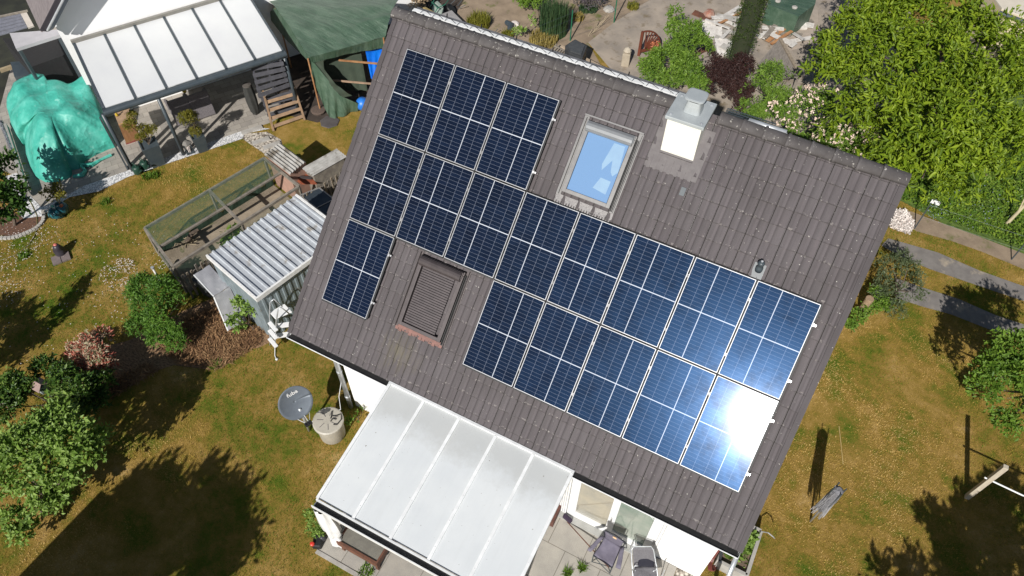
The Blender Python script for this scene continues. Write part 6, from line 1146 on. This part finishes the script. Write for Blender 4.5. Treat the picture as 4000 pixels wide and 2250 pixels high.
bl = [B(('C', x, y), .45, .3) for x, y in ((1220, 20), (1300, 10), (1380, 0), (1180, -40))]; lv_ = tree('lavender_bush', 'grey-violet lavender bush at the top picture edge left of the green fence post', 'shrub', P(('C', 1280, 30)), bl, 3500, .05, leafmat('lavender_leaf', [(.07,.075,.05), (.13,.12,.1), (.17,.12,.2)]), .02, part='foliage', seed=55)
for k, (q, lab) in enumerate((((('C', 1240, 110)), 'small weedy green tuft under the lavender bush'), (('C', 1310, 110), 'small weedy blue-green tuft under the green fence post'), (('C', 1730, 80), 'orange-yellow dry grass beside the concrete path'), (('C', 470, 370), 'small yellow-green tuft near the rear edge of the dormer'), (('C', 1180, 190), 'dry beige grass tuft right of the tall reed-like clump'))):
    tuft('grass_tuft', lab, 'grass tuft', q, 260, .22, .22, LYG if k in (2, 3) else LGR if k < 2 else bpy.data.materials['straw_blade'], 60+k, group='grass tufts in the rear garden')
# green fence posts and wire
gps = []
for q, t_, lab in ((('C', 1100, 410), ('C', 1125, 105), 'green metal fence post in front of the tall grass clump'), (('C', 1540, 228), ('C', 1565, -10), 'green metal fence post beside the concrete path at the top edge')):
    f_ = P(q); gps.append(f_); o = thing('garden_fence_post', lab, 'fence post', f_, 'green fence posts in the rear garden'); obj('post', MB().tube([f_, f_+v3(0,0,1.2)], .022, 8), mat('green_enamel', (.015,.12,.06), (.02,.15,.08), 8, .5) if len(gps) == 1 else bpy.data.materials['green_enamel'], o)
wf = thing('wire_fence', 'sagging thin wire fence strung between the green posts', 'fence', (gps[0]+gps[1])/2); d_ = gps[1]-gps[0]
for z in (.15, .5, .85, 1.1): obj('wire', MB().tube([gps[0]-d_*1.5+v3(0,0,z), gps[0]+v3(0,0,z), gps[0]+d_*.5+v3(0,0,z-.05), gps[1]+v3(0,0,z), gps[1]+d_*.8+v3(0,0,z)], .004, 4), M_ANTH, wf)
b_ = MB(); 
for k in range(7): a = P(('C', 1280+k*22, 370-k*20)); b_.tube([a, a+v3(rng.uniform(-.1,.3), rng.uniform(-.1,.3), rng.uniform(.15,.6))], .008, 4)
tag(obj('dry_stalks', b_, mat('beige_stalk', (.4,.33,.22), (.3,.25,.17), 8, .9)), 'dry beige stalks leaning along the path edge near the green post', 'stalks')
# compost box
q = [P(('C', *a), .8) for a in ((1050, 460), (1150, 395), (1270, 460), (1225, 575), (1090, 530))]; cb_ = thing('black_box', 'black plastic compost box with a sloping lid beside the concrete path', 'compost box', sum(q)/5*v3(1,1,0)); b_ = MB(); b_.slab(q, .77); obj('box', b_, mat('weathered_black_plastic', (.04,.042,.045), (.06,.062,.065), 7, .55), cb_); cq = sum(q)/5
b_ = MB(); b_.slab([cq+(a-cq)*.8+v3(0,0,.04) for a in q], .035); obj('lid', b_, mat('dark_lid', (.055,.058,.06), (.075,.078,.08), 7, .5), cb_)
wp = thing('wooden_slat_fence', 'low slatted wooden panel lying beside the black compost box', 'panel', P(('C', 1000, 520), 0)); a0, a1_ = P(('C', 930, 480), .35), P(('C', 1180, 600), .35)
for k in range(12): a = a0+(a1_-a0)*k/11; obj('slat', MB().beam(a-v3(.06,.25,.1), a+v3(.02,.25,.0), .04, .03), M_WOODG, wp)
obj('rail', MB().beam(a0+v3(0,.1,.02), a1_+v3(0,.1,.02), .05, .03), M_WOODG, wp)
tag(obj('long_plank', MB().beam(P(('C', 1010, 465), .4), P(('C', 1430, 680), .35), .09, .04), mat('light_plank', (.45,.35,.25), (.36,.28,.2), 6, .8)), 'long light wooden plank leaning past the black compost box', 'plank')
# garden gate
gq = P(('C', 1790, 560)); gt_ = thing('garden_gate', 'fan shaped red-brown wooden gate beside the bright green bush', 'gate', gq); gd = nrm(P(('C', 1990, 520))-P(('C', 1790, 570))); c0 = gq+v3(0,0,.12)
M_MAH = mat('mahogany_stain', (.16,.045,.025), (.11,.035,.02), 6, .5)
obj('post', MB().beam(gq, gq+v3(0,0,.95), .09, .09), M_MAH, gt_)
apts = [c0+gd*(.05+.75*math.sin(t))+v3(0,0,.82*math.cos(t)) for t in np.linspace(0, 1.45, 12)]
obj('arch', MB().tube(apts, .03, 6), M_MAH, gt_)
for t in np.linspace(.12, 1.4, 8): obj('baluster', MB().beam(c0+gd*.2+v3(0,0,.1), c0+gd*(.05+.74*math.sin(t))+v3(0,0,.81*math.cos(t)), .03, .03), M_MAH, gt_)
obj('rail', MB().beam(c0+v3(0,0,.05), c0+gd*.85+v3(0,0,.05), .05, .09), M_MAH, gt_)
f_ = P(('C', 1925, 470), .4); fl_ = thing('flower_pot', 'small pot of orange-red flowers in front of the fan shaped gate', 'flower pot', P(('C', 1925, 530))); pb_ = P(('C', 1925, 530)); obj('pot', MB().lathe(pb_, [(.08, 0), (.12, .2), (.13, .21), (.11, .19), (0, .19)], 12), M_WOODO, fl_)
V_, F_ = leaves([(pb_+v3(0,0,.3), .14)], 160, .06, .8, per=4, seed=70); rawmesh('flowers', V_, F_, bpy.data.materials['orange_red_petals'], fl_, ORG[fl_.name])
f_ = P(('C', 1655, 650)); st_ = thing('stone_post', 'pale stone post with a rough stone on top at the end of the concrete path', 'stone post', f_); b_ = MB(); b_.obox(f_+v3(0,0,.25), v3(.13,.03,0), v3(-.03,.14,0), v3(0,0,.25)); obj('post', b_, mat('sand_stone', (.4,.34,.26), (.33,.28,.21), 6, .9), st_, bevel=.02)
obj('rock', MB().lathe(f_+v3(0,0,.501), [(.1, 0), (.14, .06), (.1, .14), (.04, .18), (0, .19)], 9), mat('pale_rock', (.5,.43,.33), (.4,.35,.28), 8, .9), st_)
tag(obj('white_stone', MB().lathe(P(('C', 1490, 105)), [(.2, 0), (.22, .05), (.15, .12), (0, .14)], 9), M_CONC), 'pale flat stone near the green fence post at the top', 'stone'); tag(obj('white_stone', MB().lathe(P(('C', 540, 250)), [(.17, 0), (.18, .05), (.12, .1), (0, .11)], 7), FWH), 'bright white stone beside the leafy vegetable plant', 'stone')
q = P(('C', 470, 270)); tag(obj('half_tub', MB().tube([q+v3(-.1,.1,.1), q+v3(.15,-.02,.12), q+v3(.25,-.35,.1)], [.09, .12, .09], 8), M_ANTH), 'grey curved piece of edging beside the white stone', 'edging')
# things at the left end of the ridge
f_ = P(('X', 1080, 190)); wb = thing('wheelbarrow', 'upturned grey-green wheelbarrow with green tube handles behind the left ridge end', 'wheelbarrow', f_)
M_GGR = mat('grey_green_metal', (.27,.32,.28), (.2,.25,.22), 5, .5)
qd = [P(('X', 1000, 40), .5), P(('X', 1080, 5), .5), P(('X', 1200, 130), .45), P(('X', 1150, 310), .3), P(('X', 1020, 290), .3), P(('X', 960, 180), .45)]; b_ = MB(); b_.slab(qd, .22); obj('tray', b_, M_GGR, wb, bevel=.03)
obj('handles', MB().tube([P(('X', 1010, 0), .6), P(('X', 940, 120), .55), P(('X', 910, 200), .3)], .018, 6).tube([P(('X', 1290, 10), .55), P(('X', 1230, 90), .55), P(('X', 1080, 160), .55), P(('X', 1000, 290), .4)], .018, 6).tube([P(('X', 960, 40), .56), P(('X', 1090, 170), .56)], .018, 6), mat('teal_green_tube', (.03,.12,.08), (.04,.15,.1), 5, .4), wb)
obj('wheel', MB().lathe(P(('X', 1350, 180), .2), [(.1, -.04), (.2, -.04), (.22, 0), (.2, .04), (.1, .04)], 18, (.6,.3,.75)), M_BLACK, wb)
q = [P(('X', *a), .3) for a in ((1160, 280), (1360, 205), (1650, 500), (1400, 500))]; b_ = MB(); b_.slab(q, .05); tag(obj('grey_sheet', b_, mat('fibre_cement_sheet', (.3,.29,.29), (.25,.24,.24), 4, .85)), 'grey fibre cement sheet lying behind the left ridge end', 'sheet')
for a, c_, lab in ((('X', 780, 235), ('X', 960, 380), 'left yellow timber batten sticking out behind the ridge'), (('X', 810, 165), ('X', 1040, 300), 'right yellow timber batten sticking out behind the ridge')):
    tag(obj('timber_batten', MB().beam(P(a, 6.4), P(c_, 6.9), .06, .05), mat('yellow_timber', (.5,.37,.13), (.42,.3,.1), 6, .8) if 'left' in lab else bpy.data.materials['yellow_timber']), lab, 'batten', 'yellow battens behind the ridge')
bl = [B(('X', x, y), .4, .3) for x, y in ((150, 40), (250, 110), (80, -10))]; tree('mossy_shrub', 'yellow-green shrub between the green shelter and the ridge end', 'shrub', P(('X', 200, 80)), bl, 1800, .06, LY, .02, part='foliage', seed=75)
bl = [B(('X', x, y), .5, .3) for x, y in ((450, 20), (560, 60), (640, 110), (720, 20))]; tree('withered_plants', 'heap of withered beige plants at the left ridge end', 'plants', P(('X', 560, 80)), bl, 1500, .12, leafmat('withered_leaf', [(.2,.14,.08), (.35,.26,.17), (.45,.36,.26)], .1), .02, part='foliage', seed=76, asp=.4)
b_ = MB()
for a, c_ in (((1310, 110), (1430, 0)), ((1480, 120), (1570, 0)), ((1500, 170), (1640, 100)), ((2215, 680), (2290, 580))): b_.tube([P(('X', *a), .1), P(('X', *c_), .25)], .012, 5)
tag(obj('dark_rods', b_, M_ANTH), 'thin dark rods stuck in the soil behind the wheelbarrow', 'rods')
# rubble and planks near the conifer, table, covered thing
rb2 = thing('timber_rubble_heap', 'heap of broken white boards and splintered timber around the conifer', 'rubble heap', P(('D', 200, 240)))
M_WB = mat('chipped_white_board', (.62,.59,.55), (.45,.42,.39), 9, .8); bds = [(('D',180,170),('D',380,50)), (('D',200,190),('D',400,90)), (('D',110,150),('D',300,220)), (('D',570,290),('D',690,150)), (('D',590,320),('D',760,190)), (('D',620,340),('D',780,240)), (('D',560,300),('D',620,200)), (('D',700,150),('D',820,210)), (('D',780,250),('D',880,310)), (('D',640,130),('D',760,200)), (('D',230,300),('D',300,230)), (('D',770,360),('D',810,330))]
for k, (a, c_) in enumerate(bds): obj('board', MB().beam(P(a, .1+.05*(k % 4)), P(c_, .14+.06*(k % 3)), rng.uniform(.07, .18), .03), (M_WB, M_WOODO, M_WB, mat('grey_board', (.3,.26,.22), (.22,.19,.16), 6, .9) if k == 3 else M_WB)[k % 4] if k != 4 else M_WOODO, rb2)
for k, (q, s_) in enumerate(((('D',90,230), .25), (('D',170,250), .3), (('D',250,350), .28), (('D',250,390), .22), (('D',140,200), .2), (('D',840,190), .2))): c_ = P(q, .1); obj('rubble_slab', MB().obox(c_, v3(s_,.08,.02), v3(-.1,s_*.8,.05), v3(0,0,.04)), M_WB, rb2)
for k in range(34):
    q = (rng.uniform(60, 330), rng.uniform(120, 420)) if k % 2 else (rng.uniform(560, 900), rng.uniform(120, 330))
    a = P(('D', *q), rng.uniform(.03, .2)); an = rng.uniform(-.4, 1.2); l_ = rng.uniform(.15, .45); obj('rubble_slab', MB().obox(a, v3(l_*math.cos(an), l_*math.sin(an), rng.uniform(-.04,.04)), v3(-math.sin(an), math.cos(an), .1)*rng.uniform(.04, .14), v3(0,0,.012)), (M_WB, M_WB, M_WOODG, M_CONC, M_WB, M_WOODR)[k % 6], rb2)
tag(obj('brick_lump', MB().lathe(P(('D', 135, 125), 0), [(.2, 0), (.22, .1), (.15, .22), (0, .25)], 7), mat('brick_red', (.3,.12,.08), (.35,.25,.2), 6, .9)), 'reddish brick lump on the path edge left of the conifer', 'brick')
q = [P(('D', *a), .7) for a in ((520, 490), (690, 290), (860, 590), (700, 600))]; tb2 = thing('wooden_table', 'large grey weathered wooden board table right of the conifer', 'table', sum(q)/4*v3(1,1,0)); b_ = MB(); b_.slab(q, .05); obj('top', b_, mat('silvered_boards', (.27,.235,.205), (.17,.15,.13), 3, .85, stretch=(7,1.2,1), bst=.4), tb2)
for a in q: c_ = sum(q)/4; obj('leg', MB().beam((a+(c_-a)*.15)*v3(1,1,0), a+(c_-a)*.15-v3(0,0,.051), .08, .08), M_WOODG, tb2)
obj('batten', MB().beam(P(('D', 690, 300), .74), P(('D', 850, 590), .74), .1, .05), M_WOOD, tb2)
q = [P(('D', *a), .8) for a in ((590, 30), (620, -60), (980, -60), (960, 30), (830, 130))]; cv = thing('covered_table', 'table under a dark green sheet weighed down by pale stones at the top edge', 'table', sum(q)/5*v3(1,1,0)); b_ = MB(); b_.slab(q, .75); obj('sheet', b_, M_GT, cv)
for a in ((670, 10), (800, 60), (740, -20)): obj('stone', MB().lathe(P(('D', *a), .801), [(.1, 0), (.1, .04), (.06, .06), (0, .06)], 8), M_CONC, cv)
b_ = MB().tube([P(('D', 740, 130), .1), P(('D', 790, 140), .3), P(('D', 850, 180), .1), P(('D', 890, 185), .05)], .02, 6); tag(obj('green_hose', b_, mat('mint_hose', (.1,.4,.25), (.1,.35,.22), 5, .5)), 'short mint green hose below the green covered table', 'hose')
b_ = MB(); b_.sheet([v3(*P(('D', *a))[:2], .018) for a in ((600,60),(980,80),(980,330),(760,400),(650,250))]); struct('crazy_paving', b_, mat('crazy_paving_stone', (.42,.35,.29), (.33,.28,.23), 3, .9, bst=.5, bscale=10))
# yellow house at the top right corner and slim trunk tree
q = [P(('D', *a), 2.6) for a in ((2400, 75), (2576, 140), (2800, 140), (2800, -200), (2300, -60))]; yh = thing('cream_building', 'cream coloured flat building edge with grey gutter at the top right corner', 'building', sum(q)/5*v3(1,1,0)); b_ = MB(); b_.slab(q, 2.6); obj('wall', b_, mat('cream_render', (.62,.52,.36), (.56,.47,.33), 3, .9), yh)
obj('gutter', MB().tube([q[0]-v3(0,0,.1), q[1]-v3(0,0,.1), q[2]-v3(0,0,.1)], .07, 8), M_ANTH, yh); b_ = MB(); b_.slab([a+v3(0,0,.05) for a in q], .045); obj('roof', b_, mat('cream_roof_sheet', (.66,.6,.5), (.6,.54,.45), 3, .8), yh)
f_ = P(('L', 1690, 315)); st3 = thing('slim_tree', 'slim pale trunk of a young tree leaning at the right edge above the ground cover', 'tree', f_); obj('trunk', MB().tube([f_, f_+v3(.1,.1,.8), f_+v3(.25,.2,1.8), f_+v3(.3,.3,2.5)], [.05, .04, .03, .015], 8), mat('pale_trunk', (.5,.43,.28), (.4,.34,.22), 8, .8), st3)
b_ = MB(); b_.tube([f_+v3(.05,.05,.5), f_+v3(-.05,.2,1.2), f_+v3(-.1,.3,2.0)], [.025, .018, .01], 6); b_.tube([f_+v3(.2,.15,1.5), f_+v3(.1,.3,2.1)], [.02, .01], 6); obj('branch', b_, bpy.data.materials['pale_trunk'], st3)
crown('crown', [(f_+v3(.3,.3,2.6), .35), (f_+v3(-.1,.35,2.3), .3)], 600, .1, LY, st3, seed=80, droop=.8)
# ground cover and flowers
r = np.random.default_rng(3)
def cover(name, polyq, N, ln_, m_, label, cat, seed, hgt=.18, asp=.6, kind='stuff'):
    poly = [P(q, hgt*.7 if hgt > .4 else 0)[:2] for q in polyq]; x0, x1 = min(a[0] for a in poly), max(a[0] for a in poly); y0, y1 = min(a[1] for a in poly), max(a[1] for a in poly); r = np.random.default_rng(seed)
    x, y = r.uniform(x0, x1, N*3), r.uniform(y0, y1, N*3); k = inpoly(x, y, poly); x, y = x[k][:N], y[k][:N]; n_ = len(x)
    c = np.stack([x, y, hgt*(.35+.65*r.random(n_))*(.6+.5*np.sin(x*2.3)*np.sin(y*2.9+1))], 1); od = r.normal(size=(n_, 3)); od[:, 2] = np.abs(od[:, 2])*.5; od /= np.linalg.norm(od, axis=1)[:, None]; s_ = ln_*r.uniform(.6, 1.3, n_)[:, None]
    sd = np.cross(od, r.normal(size=(n_, 3))*.4+np.array([0,0,1.])); sd /= np.linalg.norm(sd, axis=1)[:, None]; mid = c+od*s_*.45; tip = c+od*s_
    V_ = np.stack([c, mid+sd*s_*asp/2, tip, mid-sd*s_*asp/2], 1).reshape(-1, 3); V_[:, 2] = np.maximum(V_[:, 2], .01); i0 = np.arange(n_)*4
    return tag(rawmesh(name, V_, np.stack([np.stack([i0, i0+1, i0+2], 1), np.stack([i0, i0+2, i0+3], 1)], 1).reshape(-1, 3), m_), label, cat, kind=kind)
cover('ground_cover', [('L', 930, 150), ('L', 1250, 300), ('L', 1500, 390), ('L', 1811, 500), (4200, 1050), (4200, 500), (3500, 400), (3300, 600)], 26000, .075, leafmat('ground_cover_leaf', [(.055,.13,.015), (.13,.22,.028), (.24,.32,.04)]), 'dense low green ground cover between the large tree and the driveway', 'ground cover', 81)
cover('white_flowers', [('L', 890, 240), ('L', 960, 230), ('L', 1040, 320), ('L', 990, 400), ('L', 930, 380), ('L', 850, 350)], 1700, .055, FWH, 'dense patch of white flowers at the right gable corner', 'flowers', 82, .2, .9)
cover('planter_plants', [('J', 1930, 1060), ('J', 2130, 1240), ('J', 2250, 900), ('J', 2080, 860)], 2200, .1, LB, 'leafy green plants growing in the raised concrete planter', 'plants', 83, .5, .6, None)
cover('grape_leaves', [('F', 1250, 930), ('F', 1330, 780), ('F', 1540, 750), ('F', 1450, 880), ('F', 1280, 980)], 1000, .12, LG, 'bright green climbing leaves between the picket fence and the ribbed shed roof', 'climbing plant', 84, 1.1, .8, None)
cover('grape_leaves', [('F', 900, 1150), ('F', 1110, 1000), ('F', 1150, 1060), ('F', 950, 1220)], 420, .1, LG, 'smaller climbing leaves at the lower end of the picket fence', 'climbing plant', 85, .9, .8, None)
cover('plant_litter', [('G', 1900, 620), ('G', 2200, 520), ('G', 2650, 780), (1010, 1350), ('G', 2200, 1150), ('G', 1800, 1080), ('G', 1600, 900)], 9000, .13, leafmat('dry_litter', [(.1,.05,.03), (.25,.14,.07), (.42,.27,.14)], .05, .9), 'dry brown plant litter covering the bed in front of the shed', 'litter', 86, .06, .12)
cover('plant_litter', [('G', 1060, 1330), ('G', 1450, 1100), ('G', 1600, 1150), ('G', 1100, 1440), ('H', 450, 330), ('H', 700, 50)], 3000, .13, bpy.data.materials['dry_litter'], 'reddish dry litter along the left border bed', 'litter', 87, .05, .15)
def daisies(N, spots, sd_):
    r = np.random.default_rng(sd_); xs, ys = [], []
    for (q, rad, k) in spots: c_ = P(q); a = r.uniform(0, 6.28, k); rr = rad*np.sqrt(r.random(k)); xs.append(c_[0]+rr*np.cos(a)); ys.append(c_[1]+rr*np.sin(a))
    x, y = np.concatenate(xs), np.concatenate(ys); n_ = len(x); s_ = r.uniform(.007, .015, n_); c_ = np.stack([x, y, r.uniform(.045, .07, n_)], 1); V_ = []
    an = np.arange(6)*math.pi/3; V_ = c_[:, None, :]+np.stack([np.cos(an)[None]*s_[:, None], np.sin(an)[None]*s_[:, None], np.zeros((n_, 6))], 2); V_ = V_.reshape(-1, 3); i0 = np.arange(n_)*6
    F_ = np.stack([np.stack([i0, i0+k, i0+k+1], 1) for k in range(1, 5)], 1).reshape(-1, 3); return V_, F_
V_, F_ = daisies(0, [(('G', 1200, 180), .5, 150), (('G', 1250, 110), .25, 90), (('E', 100, 1180), .9, 170), (('E', 350, 1150), .7, 90), (('G', 30, 400), .5, 70), (('G', 800, 400), 2.4, 110), (('E', 900, 1250), 2.0, 90), (('E', 1650, 1380), .2, 30), (('G', 120, 130), .8, 90), (('G', 1100, 620), .9, 40)], 4)
tag(rawmesh('daisies', V_, F_, FWH), 'tiny white daisies sprinkled over the left lawn', 'flowers', kind='stuff')
V_, F_ = daisies(0, [(('L', 1300, 250), .9, 40), (('L', 1500, 200), .8, 30), (('L', 1150, 260), .4, 30)], 6); tag(rawmesh('bluebells', V_+np.array([0,0,.15]), F_, mat('blue_petals', (.25,.3,.6), (.4,.4,.6), 9, .8)), 'small pale blue flowers in the ground cover at right', 'flowers', kind='stuff')
for q, lab, sd_ in ((('E', 1480, 500), 'green weed tuft on the lawn near the watering cans', 90), (('E', 1570, 480), 'green weed tuft right of the one near the watering cans', 91), (('E', 240, 1290), 'dark weed rosette on the left lawn below the hose', 92), (('Y', 80, 1400), 'green weed in the patio joint left of the camping chair', 93), (('Y', 350, 1310), 'tiny weed in the patio joint in front of the camping chair', 94), (('E', 1070, 750), 'small dark weed in the middle of the left lawn', 95), (('G', 2170, 1100), 'low green weed in the litter bed', 96), (('I', 690, 1420), 'small weed at the kerb below the canopy gutter', 97)):
    tuft('weed', lab, 'weed', q, 90, .12, .14 if q[0] != 'Y' else .07, LG, sd_, .01, 1.4, 'weeds')
# small sapling in front of the shed
bl = [B(('S', x, y), z, r) for x, y, z, r in ((620, 740, .9, .14), (640, 790, .8, .12), (760, 790, .9, .16), (720, 840, .8, .12), (560, 930, .6, .14), (530, 960, .5, .1), (610, 880, .7, .1), (620, 1000, .3, .14))]
tree('sapling', 'young yellow-green sapling in front of the metal sheets by the shed', 'tree', P(('S', 770, 1030)), bl, 900, .085, LB, .015, part='foliage', seed=98, per=5, asp=.6)
bl = [B(('I', x, y), z, r) for x, y, z, r in ((390, 1100, .5, .16), (370, 1160, .3, .14), (350, 1060, .5, .12), (400, 1180, .15, .1))]; tree('low_plant', 'bright green plant growing behind the tied white curtain', 'plant', P(('I', 390, 1170)), bl, 900, .06, LB, .01, part='foliage', seed=99)
bl = [B(('I', x, y), z, r) for x, y, z, r in ((650, 440, .3, .12), (680, 410, .3, .1), (580, 470, .2, .1))]; tree('low_plant', 'small green plant at the house wall between downpipe and canopy', 'plant', P(('I', 640, 470)), bl, 400, .06, LG, .01, part='foliage', seed=100)
q = P((25, 1590)); gb = thing('weathered_bench', 'weathered grey wooden bench half hidden in the left border shrubs', 'bench', q); b_ = MB(); b_.obox(q+v3(-.1,0,.45), v3(.4,.12,0), v3(-.06,.2,0), v3(0,0,.025)); obj('seat', b_, M_WOODG, gb)
for s_ in (-1, 1): obj('leg', MB().box(q[0]-.1+s_*.3-.03, q[0]-.1+s_*.3+.03, q[1]+s_*.08-.1, q[1]+s_*.08+.1, 0, .42), M_WOODG, gb)
q = P((150, 1500), 1.0)*v3(1,1,0); lf = thing('small_lantern', 'small pale pink garden house ornament among the dark left border shrubs', 'ornament', q); obj('body', MB().box(q[0]-.1, q[0]+.1, q[1]-.1, q[1]+.1, .75, .95), mat('pale_teal_wall', (.4,.45,.45), (.35,.4,.4), 5, .8), lf); obj('post', MB().box(q[0]-.02, q[0]+.02, q[1]-.02, q[1]+.02, 0, .749), M_WOODG, lf)
b_ = MB(); b_.slab([(q[0]-.15,q[1]-.15,.951),(q[0]+.15,q[1]-.15,.951),(q[0]+.12,q[1]+.0,1.07),(q[0]-.12,q[1]+.0,1.07)], .02); b_.slab([(q[0]-.15,q[1]+.15,.951),(q[0]+.15,q[1]+.15,.951),(q[0]+.12,q[1]+.004,1.07),(q[0]-.12,q[1]+.004,1.07)], .02); obj('roof', b_, mat('pale_pink_roof', (.32,.22,.2), (.26,.19,.17), 6, .8), lf)
# ---------------------------------------------------------------- garden trees and an added unseen shed beyond the lower picture edge (these shade the lawn)
def off(q, h_): a = P(q); return v3(a[0]+.094*1.27*h_, a[1]-.995*1.27*h_, h_)
bl = [(off(q, z), r) for q, z, r in (((720,2130),3.4,.75),((850,2050),3.4,.6),((760,1960),3.7,.5),((900,2180),3.2,.5),((640,2000),3.6,.6),((600,2150),3.4,.8),((880,1980),3.4,.3),((700,1900),3.8,.35),((750,2280),3.2,.8),((500,2060),3.3,.55),((570,1960),3.4,.5),((480,1975),3.2,.3))]
cx = sum(a[0] for a in bl)/len(bl); tree('garden_tree', 'broad garden tree standing below the lower picture edge that shades the left lawn', 'tree', cx*v3(1,1,0), bl, 15000, .16, LG, .14, seed=110, per=6, inner=.1)
e1_, e2_ = off((20,2330), 3.0), off((395,1940), 3.0); d_ = nrm(e2_-e1_); pp = v3(d_[1], -d_[0], 0)
gs = thing('unseen_shed', 'unseen timber shed added below the lower left picture edge to shade the lawn', 'shed', (e1_+e2_)/2*v3(1,1,0)); b_ = MB(); b_.slab([e2_, e1_-d_*2, e1_-d_*2+pp*2.2, e2_+pp*2.6], .12); obj('roof', b_, M_DKBR, gs); b_ = MB(); b_.slab([e2_-d_*.3+pp*.3-v3(0,0,.121), e1_-d_*2+pp*.3-v3(0,0,.121), e1_-d_*2+pp*2-v3(0,0,.121), e2_-d_*.3+pp*2.3-v3(0,0,.121)], 2.88); obj('wall', b_, M_WOOD, gs)  # unseen shed, added; roof edge shaped to cast the straight lawn shadow
bl = [(off(q, z), r) for q, z, r in (((3720,2160),3.2,.55),((3850,2080),3.4,.6),((3950,2000),3.5,.5),((3640,2040),3.5,.22),((3850,2230),3.2,.8),((3980,2150),3.2,.8),((3600,2270),3.0,.4),((3450,2260),2.9,.22),((3750,2290),3.,.7))]
cx = sum(a[0] for a in bl)/len(bl); tree('garden_tree', 'garden tree below the lower right picture edge that shades the dry lawn', 'tree', cx*v3(1,1,0), bl, 9500, .16, LG, .14, seed=111, per=6, inner=.2)
bl = [(off(q, z), r) for q, z, r in (((310,1130),2.2,.2),((260,1190),2.0,.3),((200,1250),1.7,.35),((120,1320),1.3,.4),((40,1290),2.2,.45),((0,1230),2.6,.35),((30,1400),1.0,.4))]
cx = sum(a[0] for a in bl)/len(bl); tree('garden_tree', 'small garden tree beyond the left picture edge that shades the daisy lawn', 'tree', cx*v3(1,1,0), bl, 4200, .13, LD, .08, seed=112, per=6, inner=.2)
for o in list(bpy.data.objects):
    if o.type == 'EMPTY' and not o.children: bpy.data.objects.remove(o)
